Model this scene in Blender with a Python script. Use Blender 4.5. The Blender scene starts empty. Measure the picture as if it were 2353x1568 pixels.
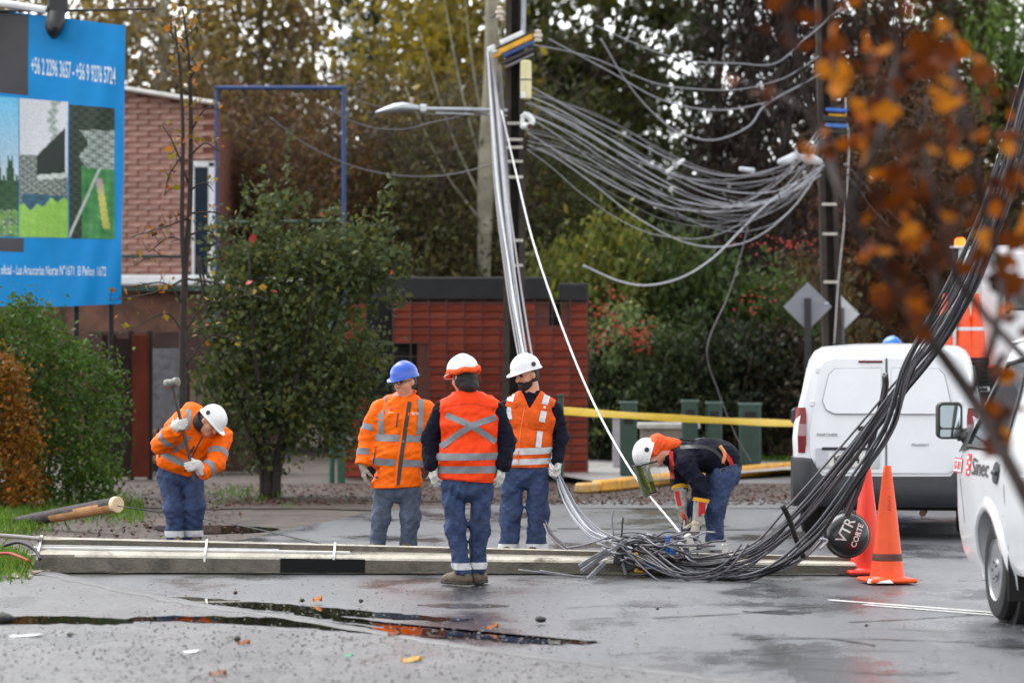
import bpy, math, random
import numpy as np
from mathutils import Vector, Matrix

# ------------------------------------------------------------------ camera, sky, sun, exposure
SC = bpy.context.scene
COL = SC.collection
F = 7430.0            # focal length in units of a 2352 px wide picture
HZ = 808.0            # horizon row of the same picture
CAMH = 1.8
cam_d = bpy.data.cameras.new('camera')
cam = bpy.data.objects.new('camera', cam_d)
COL.objects.link(cam)
cam.location = (0, 0, CAMH)
cam.rotation_euler = (math.pi / 2, 0, 0)
cam_d.sensor_width = 36
cam_d.lens = 36 * F / 2352
cam_d.shift_y = (HZ - 784) / 2352
cam_d.clip_start = 0.5
cam_d.clip_end = 2000
cam_d.dof.use_dof = True
cam_d.dof.focus_distance = 27.2
cam_d.dof.aperture_fstop = cam_d.lens / 56.0
SC.camera = cam

SUN_EL, SUN_ROT = math.radians(58), math.radians(-48)     # veiled sun ahead of the camera, high
W = bpy.data.worlds.new('World')
SC.world = W
W.use_nodes = True
nt = W.node_tree
nt.nodes.clear()
wo = nt.nodes.new('ShaderNodeOutputWorld')
bg = nt.nodes.new('ShaderNodeBackground')
sky = nt.nodes.new('ShaderNodeTexSky')
sky.sky_type = 'NISHITA'
sky.sun_disc = False
sky.sun_elevation = SUN_EL
sky.sun_rotation = SUN_ROT
sky.dust_density = 1.0
sky.air_density = 1.0
hs = nt.nodes.new('ShaderNodeHueSaturation')
hs.inputs['Saturation'].default_value = 0.13     # overcast: the blue is washed out
nt.links.new(sky.outputs[0], hs.inputs['Color'])
nt.links.new(hs.outputs[0], bg.inputs[0])
bg.inputs[1].default_value = 0.15
nt.links.new(bg.outputs[0], wo.inputs[0])

sd = bpy.data.lights.new('sun', 'SUN')
sun = bpy.data.objects.new('sun', sd)
COL.objects.link(sun)
sd.energy = 0.8
sd.angle = math.radians(40)
sd.color = (1.0, 0.97, 0.93)
sun.location = (-10, 60, 60)
sun.rotation_euler = (-(math.pi / 2 - SUN_EL), 0, -SUN_ROT)

SC.view_settings.view_transform = 'Standard'
SC.view_settings.look = 'None'
SC.view_settings.gamma = 1
SC.view_settings.exposure = 1.55
SC.cycles.use_denoising = True
SC.cycles.max_bounces = 6
SC.cycles.diffuse_bounces = 3
SC.cycles.glossy_bounces = 3
SC.cycles.transmission_bounces = 4
SC.cycles.transparent_max_bounces = 8
SC.cycles.caustics_reflective = False
SC.cycles.caustics_refractive = False

# ------------------------------------------------------------------ helpers
rnd = random.Random(7)
R = math.radians

def P(x, y, d):
    """point seen at picture column x, row y, at distance d"""
    return Vector(((x - 1176) / F * d, d, CAMH - (y - HZ) / F * d))

def G(x, y, z=0.0):
    """ground point seen at picture column x, row y"""
    d = F * (CAMH - z) / (y - HZ)
    return Vector(((x - 1176) / F * d, d, z))

def px(d):
    return d / F          # metres per picture unit at distance d

def lin(c):
    c = c / 255.0
    return c / 12.92 if c <= 0.04045 else ((c + 0.055) / 1.055) ** 2.4

def S(r, g, b):
    return (lin(r), lin(g), lin(b))

MATS = {}
def M(name, rgb=None, rough=0.6, metal=0.0, var=0.15, scale=6.0, bump=0.0, bscale=40.0, spec=0.5,
      coat=0.0, trans=0.0, alpha=1.0, emit=None, rgb2=None, attr=False, dirt=None, fac=(0.35, 0.65), stretch=None, sheen=0.0, transl=0.0, rand=0.0):
    if name in MATS:
        return MATS[name]
    m = bpy.data.materials.new(name)
    m.use_nodes = True
    t = m.node_tree
    b = t.nodes['Principled BSDF']
    b.inputs['Roughness'].default_value = rough
    b.inputs['Metallic'].default_value = metal
    b.inputs['Specular IOR Level'].default_value = spec
    b.inputs['Coat Weight'].default_value = coat
    b.inputs['Coat Roughness'].default_value = 0.08
    b.inputs['Transmission Weight'].default_value = trans
    b.inputs['Alpha'].default_value = alpha
    if sheen:
        b.inputs['Sheen Weight'].default_value = sheen
    if emit:
        b.inputs['Emission Color'].default_value = (*rgb, 1)
        b.inputs['Emission Strength'].default_value = emit
    tc = t.nodes.new('ShaderNodeTexCoord')
    src = tc.outputs['Object']
    if stretch:
        mp = t.nodes.new('ShaderNodeMapping')
        mp.inputs['Scale'].default_value = stretch
        t.links.new(src, mp.inputs[0])
        src = mp.outputs[0]
    n = t.nodes.new('ShaderNodeTexNoise')
    n.inputs['Scale'].default_value = scale
    n.inputs['Detail'].default_value = 5
    n.inputs['Roughness'].default_value = 0.6
    t.links.new(src, n.inputs['Vector'])
    ramp = t.nodes.new('ShaderNodeValToRGB')
    ramp.color_ramp.elements[0].position = fac[0]
    ramp.color_ramp.elements[1].position = fac[1]
    c1 = tuple(max(0, v * (1 - var)) for v in rgb)
    c2 = rgb2 if rgb2 else tuple(min(1, v * (1 + var)) for v in rgb)
    ramp.color_ramp.elements[0].color = (*c1, 1)
    ramp.color_ramp.elements[1].color = (*c2, 1)
    t.links.new(n.outputs[0], ramp.inputs[0])
    out = ramp.outputs[0]
    if attr:
        a = t.nodes.new('ShaderNodeAttribute')
        a.attribute_name = 'tint'
        mx = t.nodes.new('ShaderNodeMix')
        mx.data_type = 'RGBA'
        mx.blend_type = 'MULTIPLY'
        mx.inputs[0].default_value = 1.0
        t.links.new(out, mx.inputs[6])
        t.links.new(a.outputs['Color'], mx.inputs[7])
        out = mx.outputs[2]
    if dirt:
        n2 = t.nodes.new('ShaderNodeTexNoise')
        n2.inputs['Scale'].default_value = dirt[1]
        n2.inputs['Detail'].default_value = 6
        n2.inputs['Roughness'].default_value = 0.7
        t.links.new(tc.outputs['Object'], n2.inputs['Vector'])
        r2 = t.nodes.new('ShaderNodeValToRGB')
        r2.color_ramp.elements[0].position = dirt[2]
        r2.color_ramp.elements[1].position = dirt[2] + 0.12
        t.links.new(n2.outputs[0], r2.inputs[0])
        mx = t.nodes.new('ShaderNodeMix')
        mx.data_type = 'RGBA'
        t.links.new(r2.outputs[0], mx.inputs[0])
        t.links.new(out, mx.inputs[6])
        mx.inputs[7].default_value = (*dirt[0], 1)
        out = mx.outputs[2]
    if rand:
        oi = t.nodes.new('ShaderNodeObjectInfo')
        mr = t.nodes.new('ShaderNodeMapRange')
        mr.inputs['To Min'].default_value = 1 - rand
        mr.inputs['To Max'].default_value = 1 + rand
        t.links.new(oi.outputs['Random'], mr.inputs['Value'])
        hv = t.nodes.new('ShaderNodeHueSaturation')
        t.links.new(mr.outputs[0], hv.inputs['Value'])
        t.links.new(out, hv.inputs['Color'])
        out = hv.outputs[0]
    t.links.new(out, b.inputs['Base Color'])
    if transl:
        tb = t.nodes.new('ShaderNodeBsdfTranslucent')
        t.links.new(out, tb.inputs['Color'])
        ms = t.nodes.new('ShaderNodeMixShader')
        ms.inputs[0].default_value = transl
        t.links.new(b.outputs[0], ms.inputs[1])
        t.links.new(tb.outputs[0], ms.inputs[2])
        t.links.new(ms.outputs[0], t.nodes['Material Output'].inputs['Surface'])
    if bump:
        nb = t.nodes.new('ShaderNodeTexNoise')
        nb.inputs['Scale'].default_value = bscale
        nb.inputs['Detail'].default_value = 3
        t.links.new(src, nb.inputs['Vector'])
        bm = t.nodes.new('ShaderNodeBump')
        bm.inputs['Strength'].default_value = min(1.0, bump)
        bm.inputs['Distance'].default_value = 0.02
        t.links.new(nb.outputs[0], bm.inputs['Height'])
        t.links.new(bm.outputs[0], b.inputs['Normal'])
    MATS[name] = m
    return m

def tag(o, label=None, cat=None, group=None, kind=None):
    if label: o['label'] = label
    if cat: o['category'] = cat
    if group: o['group'] = group
    if kind: o['kind'] = kind
    return o

def empty(name, loc=(0, 0, 0), rz=0.0):
    o = bpy.data.objects.new(name, None)
    COL.objects.link(o)
    o.location = loc
    o.rotation_euler = (0, 0, rz)
    o.empty_display_size = 0.1
    return o

def link(name, me, mat=None, parent=None, smooth=False, loc=None):
    o = bpy.data.objects.new(name, me)
    COL.objects.link(o)
    if mat is not None and len(me.materials) == 0:
        me.materials.append(mat)
    if smooth:
        me.polygons.foreach_set('use_smooth', [True] * len(me.polygons))
    if loc is not None:
        o.location = loc
    if parent is not None:
        o.parent = parent          # meshes of parts are written in the parent's own frame
    return o

def frame(d, up=Vector((0, 0, 1))):
    d = Vector(d).normalized()
    if abs(d.dot(up)) > 0.98:
        up = Vector((0, 1, 0))
    s = d.cross(up).normalized()
    u = s.cross(d).normalized()
    return s, u

def spline(pts, n=8):
    """Catmull-Rom through the points"""
    p = [Vector(q) for q in pts]
    if len(p) < 3:
        return [p[0].lerp(p[-1], i / n) for i in range(n + 1)]
    p = [p[0] * 2 - p[1]] + p + [p[-1] * 2 - p[-2]]
    out = []
    for i in range(1, len(p) - 2):
        a, b, c, d = p[i - 1], p[i], p[i + 1], p[i + 2]
        for k in range(n):
            t = k / n
            out.append(0.5 * ((2 * b) + (c - a) * t + (2 * a - 5 * b + 4 * c - d) * t * t + (3 * b - a - 3 * c + d) * t ** 3))
    out.append(p[-2])
    return out

class MB:
    def __init__(s):
        s.v, s.f = [], []
        s.off = Vector((0, 0, 0))
    def add(s, vs, fs):
        k = len(s.v)
        s.v += [tuple(Vector(v) - s.off) for v in vs]
        s.f += [tuple(k + i for i in f) for f in fs]
        return s
    def box(s, c, size, rot=None, bev=0.0):
        c = Vector(c)
        hx, hy, hz = size[0] / 2, size[1] / 2, size[2] / 2
        m = Matrix.Identity(3) if rot is None else rot
        b = min(bev, hx * .9, hy * .9, hz * .9)
        if b <= 0:
            vs = [c + m @ Vector((x * hx, y * hy, z * hz)) for x in (-1, 1) for y in (-1, 1) for z in (-1, 1)]
            s.add(vs, [(0, 1, 3, 2), (4, 6, 7, 5), (0, 4, 5, 1), (2, 3, 7, 6), (0, 2, 6, 4), (1, 5, 7, 3)])
        else:      # chamfered box
            vs, idx = [], {}
            for x in (-1, 1):
                for y in (-1, 1):
                    for z in (-1, 1):
                        for a in range(3):
                            e = [hx - b, hy - b, hz - b]
                            e[a] = (hx, hy, hz)[a]
                            idx[(x, y, z, a)] = len(vs)
                            vs.append(c + m @ Vector((x * e[0], y * e[1], z * e[2])))
            fs = []
            def q(*k):
                ids = [idx[i] for i in k]
                ctr = sum((vs[i] for i in ids), Vector()) / len(ids) - c
                n = (vs[ids[1]] - vs[ids[0]]).cross(vs[ids[2]] - vs[ids[0]])
                fs.append(tuple(ids) if n.dot(ctr) > 0 else tuple(reversed(ids)))
            for a in range(3):
                o1, o2 = [(1, 2), (0, 2), (0, 1)][a]
                for sg in (-1, 1):
                    k = []
                    for p1, p2 in ((-1, -1), (1, -1), (1, 1), (-1, 1)):
                        t = [0, 0, 0]
                        t[a] = sg; t[o1] = p1; t[o2] = p2
                        k.append((*t, a))
                    q(*k)
            for a, b2 in ((0, 1), (0, 2), (1, 2)):
                c2 = 3 - a - b2
                for s1 in (-1, 1):
                    for s2 in (-1, 1):
                        k = []
                        for ax, z in ((a, -1), (b2, -1), (b2, 1), (a, 1)):
                            t = [0, 0, 0]
                            t[a] = s1; t[b2] = s2; t[c2] = z
                            k.append((*t, ax))
                        q(*k)
            for x in (-1, 1):
                for y in (-1, 1):
                    for z in (-1, 1):
                        q((x, y, z, 0), (x, y, z, 1), (x, y, z, 2))
            s.add(vs, fs)
        return s
    def bar(s, a, b, w, h, bev=0.0, up=Vector((0, 0, 1))):
        a, b = Vector(a), Vector(b)
        d = b - a
        sd, u = frame(d, up)
        m = Matrix((d.normalized(), sd, u)).transposed()
        return s.box((a + b) / 2, (d.length, w, h), m, bev)
    def tube(s, pts, r, n=8, cap=True):
        pts = [Vector(p) for p in pts]
        rr = r if isinstance(r, (list, tuple)) else [r] * len(pts)
        k = len(pts)
        vs, fs = [], []
        pu = None
        for i in range(k):
            d = pts[min(i + 1, k - 1)] - pts[max(i - 1, 0)]
            if d.length < 1e-9:
                d = Vector((0, 0, 1))
            d.normalize()
            if pu is None:
                sd, u = frame(d)
            else:
                u = pu - d * pu.dot(d)
                if u.length < 1e-6:
                    sd, u = frame(d)
                u.normalize()
                sd = d.cross(u)
            pu = u
            for j in range(n):
                t = 2 * math.pi * j / n
                vs.append(pts[i] + (sd * math.cos(t) + u * math.sin(t)) * rr[i])
        for i in range(k - 1):
            for j in range(n):
                fs.append((i * n + j, i * n + (j + 1) % n, (i + 1) * n + (j + 1) % n, (i + 1) * n + j))
        if cap:
            fs.append(tuple(reversed(range(n))))
            fs.append(tuple((k - 1) * n + j for j in range(n)))
        return s.add(vs, fs)
    def lathe(s, prof, n=24, o=(0, 0, 0), ax=(0, 0, 1), up=(0, 1, 0)):
        """profile [(radius, height)] turned about ax"""
        o, ax = Vector(o), Vector(ax).normalized()
        sd, u = frame(ax, Vector(up))
        vs, fs = [], []
        for r, h in prof:
            for j in range(n):
                t = 2 * math.pi * j / n
                vs.append(o + ax * h + (sd * math.cos(t) + u * math.sin(t)) * max(r, 1e-4))
        for i in range(len(prof) - 1):
            for j in range(n):
                fs.append((i * n + j, i * n + (j + 1) % n, (i + 1) * n + (j + 1) % n, (i + 1) * n + j))
        fs.append(tuple(range(n)))
        fs.append(tuple((len(prof) - 1) * n + j for j in range(n)))
        return s.add(vs, fs)
    def loft(s, rings, close=True, cap=True):
        n = len(rings[0])
        vs = [Vector(p) for r in rings for p in r]
        fs = []
        for i in range(len(rings) - 1):
            for j in range(n if close else n - 1):
                fs.append((i * n + j, i * n + (j + 1) % n, (i + 1) * n + (j + 1) % n, (i + 1) * n + j))
        if cap and close:
            fs.append(tuple(reversed(range(n))))
            fs.append(tuple((len(rings) - 1) * n + j for j in range(n)))
        return s.add(vs, fs)
    def prism(s, poly, depth):
        """poly: list of 3-D points of a flat outline, pushed along the depth vector"""
        dv = Vector(depth)
        a = [Vector(p) for p in poly]
        return s.loft([a, [p + dv for p in a]])
    def ball(s, c, r, nu=12, nv=8, sc=(1, 1, 1)):
        c = Vector(c)
        prof = [(r * math.sin(math.pi * i / nv), -r * math.cos(math.pi * i / nv)) for i in range(nv + 1)]
        vs, fs = [], []
        for rr, h in prof:
            for j in range(nu):
                t = 2 * math.pi * j / nu
                vs.append(c + Vector((rr * math.cos(t) * sc[0], rr * math.sin(t) * sc[1], h * sc[2])))
        for i in range(nv):
            for j in range(nu):
                fs.append((i * nu + j, i * nu + (j + 1) % nu, (i + 1) * nu + (j + 1) % nu, (i + 1) * nu + j))
        return s.add(vs, fs)
    def mesh(s, name):
        me = bpy.data.meshes.new(name)
        me.from_pydata(s.v, [], s.f)
        me.validate()
        me.update()
        return me
    def build(s, name, mat, parent=None, smooth=False, recalc=True):
        me = s.mesh(name)
        if recalc:
            import bmesh
            bm = bmesh.new()
            bm.from_mesh(me)
            bmesh.ops.recalc_face_normals(bm, faces=bm.faces)
            bm.to_mesh(me)
            bm.free()
        o = link(name, me, mat, parent)
        if smooth:
            me.polygons.foreach_set('use_smooth', [True] * len(me.polygons))
            if smooth != True:
                me.set_sharp_from_angle(angle=R(smooth))
        return o

def mb(parent=None):
    m = MB()
    if parent is not None:
        m.off = Vector(parent.location)
        q = parent.parent
        while q is not None:
            m.off = m.off + Vector(q.location)
            q = q.parent
    return m

def text_mesh(s, size=1.0, extrude=0.0, align='CENTER', bold=0.0):
    cu = bpy.data.curves.new('t', 'FONT')
    cu.body = s
    cu.size = size
    cu.extrude = extrude
    cu.offset = bold
    cu.align_x = align
    cu.align_y = 'CENTER'
    cu.resolution_u = 3
    o = bpy.data.objects.new('t', cu)
    COL.objects.link(o)
    bpy.context.view_layer.update()
    me = bpy.data.meshes.new_from_object(o.evaluated_get(bpy.context.evaluated_depsgraph_get()))
    bpy.data.objects.remove(o)
    bpy.data.curves.remove(cu)
    return me

def np_mesh(name, V, Fq):
    """mesh from numpy arrays of vertices and quads"""
    me = bpy.data.meshes.new(name)
    k = Fq.shape[1]
    me.vertices.add(len(V))
    me.vertices.foreach_set('co', np.asarray(V, dtype=np.float32).ravel())
    me.loops.add(Fq.size)
    me.loops.foreach_set('vertex_index', Fq.astype(np.int32).ravel())
    me.polygons.add(len(Fq))
    me.polygons.foreach_set('loop_start', np.arange(0, Fq.size, k, dtype=np.int32))
    me.polygons.foreach_set('loop_total', np.full(len(Fq), k, dtype=np.int32))
    me.update(calc_edges=True)
    return me
# ------------------------------------------------------------------ ground
def sheet(name, pts, z, mat, kind='structure', parent=None):
    m = MB()
    m.add([(p[0], p[1], z) for p in pts], [tuple(range(len(pts)))])
    o = m.build(name, mat, parent)
    if kind:
        o['kind'] = kind
    return o

def wet_asphalt(name, c, r0, r1, grain, bump, speck=None):
    m = bpy.data.materials.new(name)
    m.use_nodes = True
    t = m.node_tree
    b = t.nodes['Principled BSDF']
    tc = t.nodes.new('ShaderNodeTexCoord')
    def noise(sc, det=5, rough=.6, st=None):
        n = t.nodes.new('ShaderNodeTexNoise')
        n.inputs['Scale'].default_value = sc
        n.inputs['Detail'].default_value = det
        n.inputs['Roughness'].default_value = rough
        if st:
            mp = t.nodes.new('ShaderNodeMapping')
            mp.inputs['Scale'].default_value = st
            t.links.new(tc.outputs['Object'], mp.inputs[0])
            t.links.new(mp.outputs[0], n.inputs[0])
        else:
            t.links.new(tc.outputs['Object'], n.inputs[0])
        return n
    def ramp(src, a, bb, ca, cb):
        r = t.nodes.new('ShaderNodeValToRGB')
        r.color_ramp.elements[0].position = a
        r.color_ramp.elements[1].position = bb
        r.color_ramp.elements[0].color = (*ca, 1)
        r.color_ramp.elements[1].color = (*cb, 1)
        t.links.new(src.outputs[0], r.inputs[0])
        return r
    wet = noise(0.9, 6, .62, (1, .45, 1))
    rr = ramp(wet, .40, .54, (r0,) * 3, (r1,) * 3)
    t.links.new(rr.outputs[0], b.inputs['Roughness'])
    g = noise(grain, 4, .7)
    cr = ramp(g, .35, .68, tuple(v * .55 for v in c), tuple(v * 1.5 for v in c))
    pn = noise(.35, 4, .6, (1, .35, 1))
    pr_ = ramp(pn, .38, .62, (.55, .55, .56), (1.1, 1.1, 1.1))
    mp_ = t.nodes.new('ShaderNodeMix'); mp_.data_type = 'RGBA'; mp_.blend_type = 'MULTIPLY'; mp_.inputs[0].default_value = 1
    t.links.new(cr.outputs[0], mp_.inputs[6]); t.links.new(pr_.outputs[0], mp_.inputs[7])
    out = mp_.outputs[2]
    if speck:
        v = noise(60, 2, .5)
        vr = ramp(v, .66, .72, (0, 0, 0), (1, 1, 1))
        mx = t.nodes.new('ShaderNodeMix')
        mx.data_type = 'RGBA'
        t.links.new(vr.outputs[0], mx.inputs[0])
        t.links.new(out, mx.inputs[6])
        mx.inputs[7].default_value = (*speck, 1)
        out = mx.outputs[2]
    t.links.new(out, b.inputs['Base Color'])
    b.inputs['Specular IOR Level'].default_value = 1.0
    bm = t.nodes.new('ShaderNodeBump')
    bm.inputs['Strength'].default_value = bump
    bm.inputs['Distance'].default_value = 0.01
    g2 = noise(90, 3, .6)
    t.links.new(g2.outputs[0], bm.inputs['Height'])
    bm2 = t.nodes.new('ShaderNodeBump')
    bm2.inputs['Strength'].default_value = .12
    bm2.inputs['Distance'].default_value = 0.03
    t.links.new(wet.outputs[0], bm2.inputs['Height'])
    t.links.new(bm.outputs[0], bm2.inputs['Normal'])
    t.links.new(bm2.outputs[0], b.inputs['Normal'])
    return m

m_dirt = M('dirt', S(72, 62, 54), .7, var=.45, scale=3, bump=.6, bscale=12, dirt=(S(46, 36, 30), 1.6, .5))
m_road = wet_asphalt('wet_road_asphalt', S(76, 77, 81), .15, .50, 26, .22)
m_rough = wet_asphalt('coarse_wet_asphalt', S(80, 78, 78), .26, .60, 18, .85, S(150, 148, 145))
m_water = M('puddle_water', S(30, 28, 25), .025, var=.1, spec=.5)
m_pave = M('pavement_concrete', S(150, 148, 146), .5, var=.2, scale=2.5, bump=.3, dirt=(S(95, 88, 80), 1.2, .56))
m_white_paint = M('worn_white_paint', S(215, 214, 210), .45, var=.12, scale=9, dirt=(S(95, 95, 97), 7, .55))
m_litter = M('leaf_litter', S(58, 45, 36), .7, var=.5, scale=9, bump=1, bscale=25, dirt=(S(86, 78, 72), 5, .55))
m_gutter = wet_asphalt('wet_gutter_concrete', S(72, 70, 68), .30, .55, 12, .4)
m_kerb = M('yellow_kerb_paint', S(206, 148, 24), .5, var=.25, scale=5, bump=.3, dirt=(S(165, 140, 105), 3, .62))

sheet('ground', [(-700, -40), (700, -40), (700, 900), (-700, 900)], -0.016, m_dirt)
# the carriageway and the ground round it
edge_far = [G(560, 1235), G(700, 1205), G(860, 1172), G(1100, 1158), G(1400, 1150), G(1750, 1146), G(2352, 1140)]
road = [(-30, 5), (60, 5), (60, 39)] + [(p.x, p.y) for p in reversed(edge_far)] + [(G(330, 1262).x, G(330, 1262).y), (G(90, 1320).x, G(90, 1320).y), (-12, 26)]
sheet('road', road, -0.012, m_road)
sheet('driveway', [(G(1330, 1165).x, G(1330, 1165).y), (60, 37.5), (60, 48), (G(1345, 1135).x, 46)], -0.006, wet_asphalt('wet_driveway', S(92, 92, 94), .28, .5, 18, .5))
sheet('pavement', [G(1240, 1098)[:2], G(1240, 1058)[:2], (40, G(1700, 1058).y), (40, 47.4), G(1800, 1092)[:2], G(1400, 1126)[:2]], 0.09, m_pave)
# band of wet leaf litter between road and gate
ll = MB()
rl = random.Random(3)
n = 60
for i in range(n):
    x0 = -14 + 30 * i / n
    for (a, b) in ((40.4, 44.5),):
        ll.add([(x0, a - .5 - rl.random() * .9 - (2.2 if x0 < -1.6 else 0), -.004), (x0 + .5, a - .5 - rl.random() * .9 - (2.2 if x0 < -1.6 else 0), -.004), (x0 + .5, b, -.004), (x0, b, -.004)], [(0, 1, 2, 3)])
o = ll.build('leaf_litter_strip', m_litter)
tag(o, 'brown wet leaf litter along the far road edge', 'leaf litter', kind='stuff')
# rough shoulder in the near left corner, its gutter line and puddles
line = [(105, 1316), (200, 1338), (320, 1364), (480, 1394), (640, 1417), (820, 1446), (1000, 1476), (1200, 1506), (1400, 1530), (1560, 1550), (1800, 1580)]
gl = spline([G(*p) for p in line], 6)
sheet('road_shoulder', [(p.x, p.y) for p in gl] + [(3.0, 8), (-12, 8), (-12, 26), (G(60, 1318).x, 26.3)], 0.004, m_rough)
def ribbon(pts, w, z, h=0.0, jit=0.0):
    m = MB()
    vs, fs = [], []
    rj = random.Random(5)
    for i, p in enumerate(pts):
        d = pts[min(i + 1, len(pts) - 1)] - pts[max(i - 1, 0)]
        s = Vector((-d.y, d.x, 0)).normalized()
        ww = w * (1 + rj.uniform(-jit, jit))
        zz = z + h * (1 + rj.uniform(-jit, jit))
        for k, hh in ((-1, 0), (-.6, 1), (.6, 1), (1, 0)):
            q = p + s * ww / 2 * k
            vs.append((q.x, q.y, z if hh == 0 else zz))
    for i in range(len(pts) - 1):
        for j in range(3):
            fs.append((i * 4 + j, i * 4 + j + 1, (i + 1) * 4 + j + 1, (i + 1) * 4 + j))
    return m.add(vs, fs)
o = ribbon(gl, .15, .006, .008, .4).build('gutter_edging', m_gutter, smooth=True)
o['kind'] = 'structure'
def blob(poly, seed, z, name, mat, shrink=1):
    """irregular water outline through picture points on the ground"""
    r_ = random.Random(seed)
    my = sum(p[1] for p in poly) / len(poly)
    ps = [G(*p) for p in poly]
    if shrink != 1:      # thinner across, keeping the long axis
        n_ = len(poly)
        ps = [ps[i].lerp(ps[-i % n_ if i else 0], (1 - shrink) / 2) for i in range(n_)]
    c = spline(ps + [ps[0]], 7)[:-1]
    out = []
    for i, p in enumerate(c):
        out.append((p.x + r_.uniform(-.03, .03), p.y + r_.uniform(-.05, .05)))
    return sheet(name, out, z, mat)
blob([(195, 1347), (260, 1352), (420, 1362), (560, 1374), (700, 1384), (860, 1398), (1010, 1412), (1085, 1420), (1010, 1425), (900, 1420), (700, 1408), (560, 1396), (430, 1381), (330, 1368)], 1, -.006, 'puddle', m_water, .62)
blob([(300, 1420), (420, 1413), (560, 1414), (690, 1419), (820, 1432), (960, 1447), (1080, 1458), (1000, 1464), (850, 1459), (700, 1449), (560, 1441), (400, 1433), (280, 1431)], 2, .0085, 'puddle', m_water, .6)
blob([(640, 1401), (760, 1409), (900, 1426), (1040, 1442), (1180, 1456), (1340, 1466), (1370, 1473), (1240, 1476), (1120, 1468), (960, 1449), (820, 1430), (690, 1412)], 4, -.0055, 'puddle', m_water, .7)
blob([(20, 1420), (120, 1408), (250, 1412), (330, 1425), (240, 1438), (110, 1441), (0, 1444)], 6, .0085, 'puddle', m_water, .5)
blob([(330, 1208), (420, 1204), (560, 1206), (640, 1213), (560, 1221), (420, 1222)], 8, -.005, 'puddle', m_water)
# lane markings
for k, (a, b, w) in enumerate([((1905, 1374), (2420, 1413), .07), ((1985, 1385), (2420, 1420), .06)]):
    o = ribbon([G(*a) + Vector((0, 0, 0)), G(*a).lerp(G(*b), .5), G(*b)], w, -.008 + .001 * k, .001).build('lane_marking', m_white_paint)
    o['kind'] = 'structure'
# cracks and tar seams: real grooves are too fine, laid as thin dark tar ribbons
m_tar = M('tar_seam', S(34, 33, 34), .35, var=.2)
for k, pl in enumerate([[(1950, 1425), (2100, 1417), (2190, 1411), (2260, 1406)], [(1280, 1211), (1450, 1212), (1600, 1214), (1800, 1213)], [(1700, 1462), (1950, 1462), (2240, 1470)],
                        [(1910, 1462), (1990, 1474), (2010, 1478)], [(560, 1236), (800, 1240), (1100, 1216), (1240, 1212)], [(1500, 1415), (1700, 1405), (1830, 1392), (1900, 1388)], [(1180, 1352), (1100, 1356), (1000, 1353), (900, 1357)], [(1400, 1500), (1560, 1492), (1720, 1497), (1900, 1488), (2100, 1492)], [(2050, 1440), (2200, 1446), (2400, 1441)], [(1300, 1392), (1420, 1386), (1530, 1390)], [(1650, 1540), (1800, 1530), (1950, 1534)]]):
    o = ribbon(spline([G(*p) for p in pl], 8), (.10 if k == 1 else .035 if k < 6 else .018), -.0075 + k * .0003, .0006, .5).build('tar_seam', m_tar)
    o['kind'] = 'structure'
# long shallow wet films on the right
for k, pl in enumerate([[(2230, 1478), (2330, 1476), (2480, 1484), (2400, 1488)],
                        [(1960, 1540), (2080, 1532), (2200, 1540), (2080, 1546)], [(1700, 1400), (1800, 1398), (1860, 1404), (1790, 1407)], [(950, 1385), (1060, 1381), (1170, 1388), (1050, 1392)]]):
    blob(pl, 20 + k, -.0095, 'water_film', M('water_film', S(60, 60, 62), .20, var=.2))
# yellow kerb of the traffic island
ka = [(1345, 1133), (1385, 1130), (1430, 1126), (1500, 1117), (1580, 1107), (1680, 1098), (1800, 1086), (1900, 1080)]
kc = empty('yellow_kerb', G(1500, 1117))
kc['kind'] = 'structure'
kp = spline([G(*p) for p in ka], 3)
for i in range(0, len(kp) - 3, 3):
    a, b = kp[i], kp[i + 3]
    m = mb(kc)
    d = (b - a).normalized()
    off = Vector((-d.y, d.x, 0)) * .09
    z0, z1 = .0, .15
    if i == 0:
        z1 = .13
    m.bar(a + off + Vector((0, 0, (z0 + z1) / 2)) + d * .008, b + off + Vector((0, 0, (z0 + z1) / 2)) - d * .008, .17, z1 - z0, .025)
    m.build('kerb_stone', m_kerb if i else M('broken_kerb_end', S(205, 170, 105), .6, var=.3, dirt=(S(190, 130, 30), 6, .5)), kc)
# ------------------------------------------------------------------ people: distance fields turned into one continuous surface
def V3(a):
    return np.array([a[0], a[1], a[2]], dtype=np.float64)

def nrm(a):
    a = np.asarray(a, float)
    return a / np.linalg.norm(a)

def smin(a, b, k):
    h = np.clip(0.5 + 0.5 * (b - a) / k, 0, 1)
    return b + (a - b) * h - k * h * (1 - h)

def rcone(p, a, b, ra, rb):
    ba = b - a
    t = np.clip(((p - a) @ ba) / (ba @ ba + 1e-12), 0, 1)
    q = p - a - t[:, None] * ba
    return np.sqrt((q * q).sum(1)) - (ra + (rb - ra) * t)

def ellcone(p, a, b, sv, A, B):
    """elliptic cone from a to b; A, B = (half width along sv, half depth)"""
    ba = b - a
    L = np.linalg.norm(ba)
    ax = ba / L
    s = sv - ax * (sv @ ax)
    s = s / np.linalg.norm(s)
    f = np.cross(ax, s)
    t = np.clip(((p - a) @ ax) / L, 0, 1)
    q = p - a - t[:, None] * ba
    rx = A[0] + (B[0] - A[0]) * t
    ry = A[1] + (B[1] - A[1]) * t
    rm = np.minimum(rx, ry)
    u, w, h = q @ s, q @ f, q @ ax
    return (np.sqrt((u / rx) ** 2 + (w / ry) ** 2 + (h / rm) ** 2) - 1) * rm

def ellipsoid(p, c, axes, rad):
    q = (p - c) @ np.array(axes).T / np.array(rad)
    k = np.sqrt((q * q).sum(1))
    return (k - 1) * min(rad)

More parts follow.
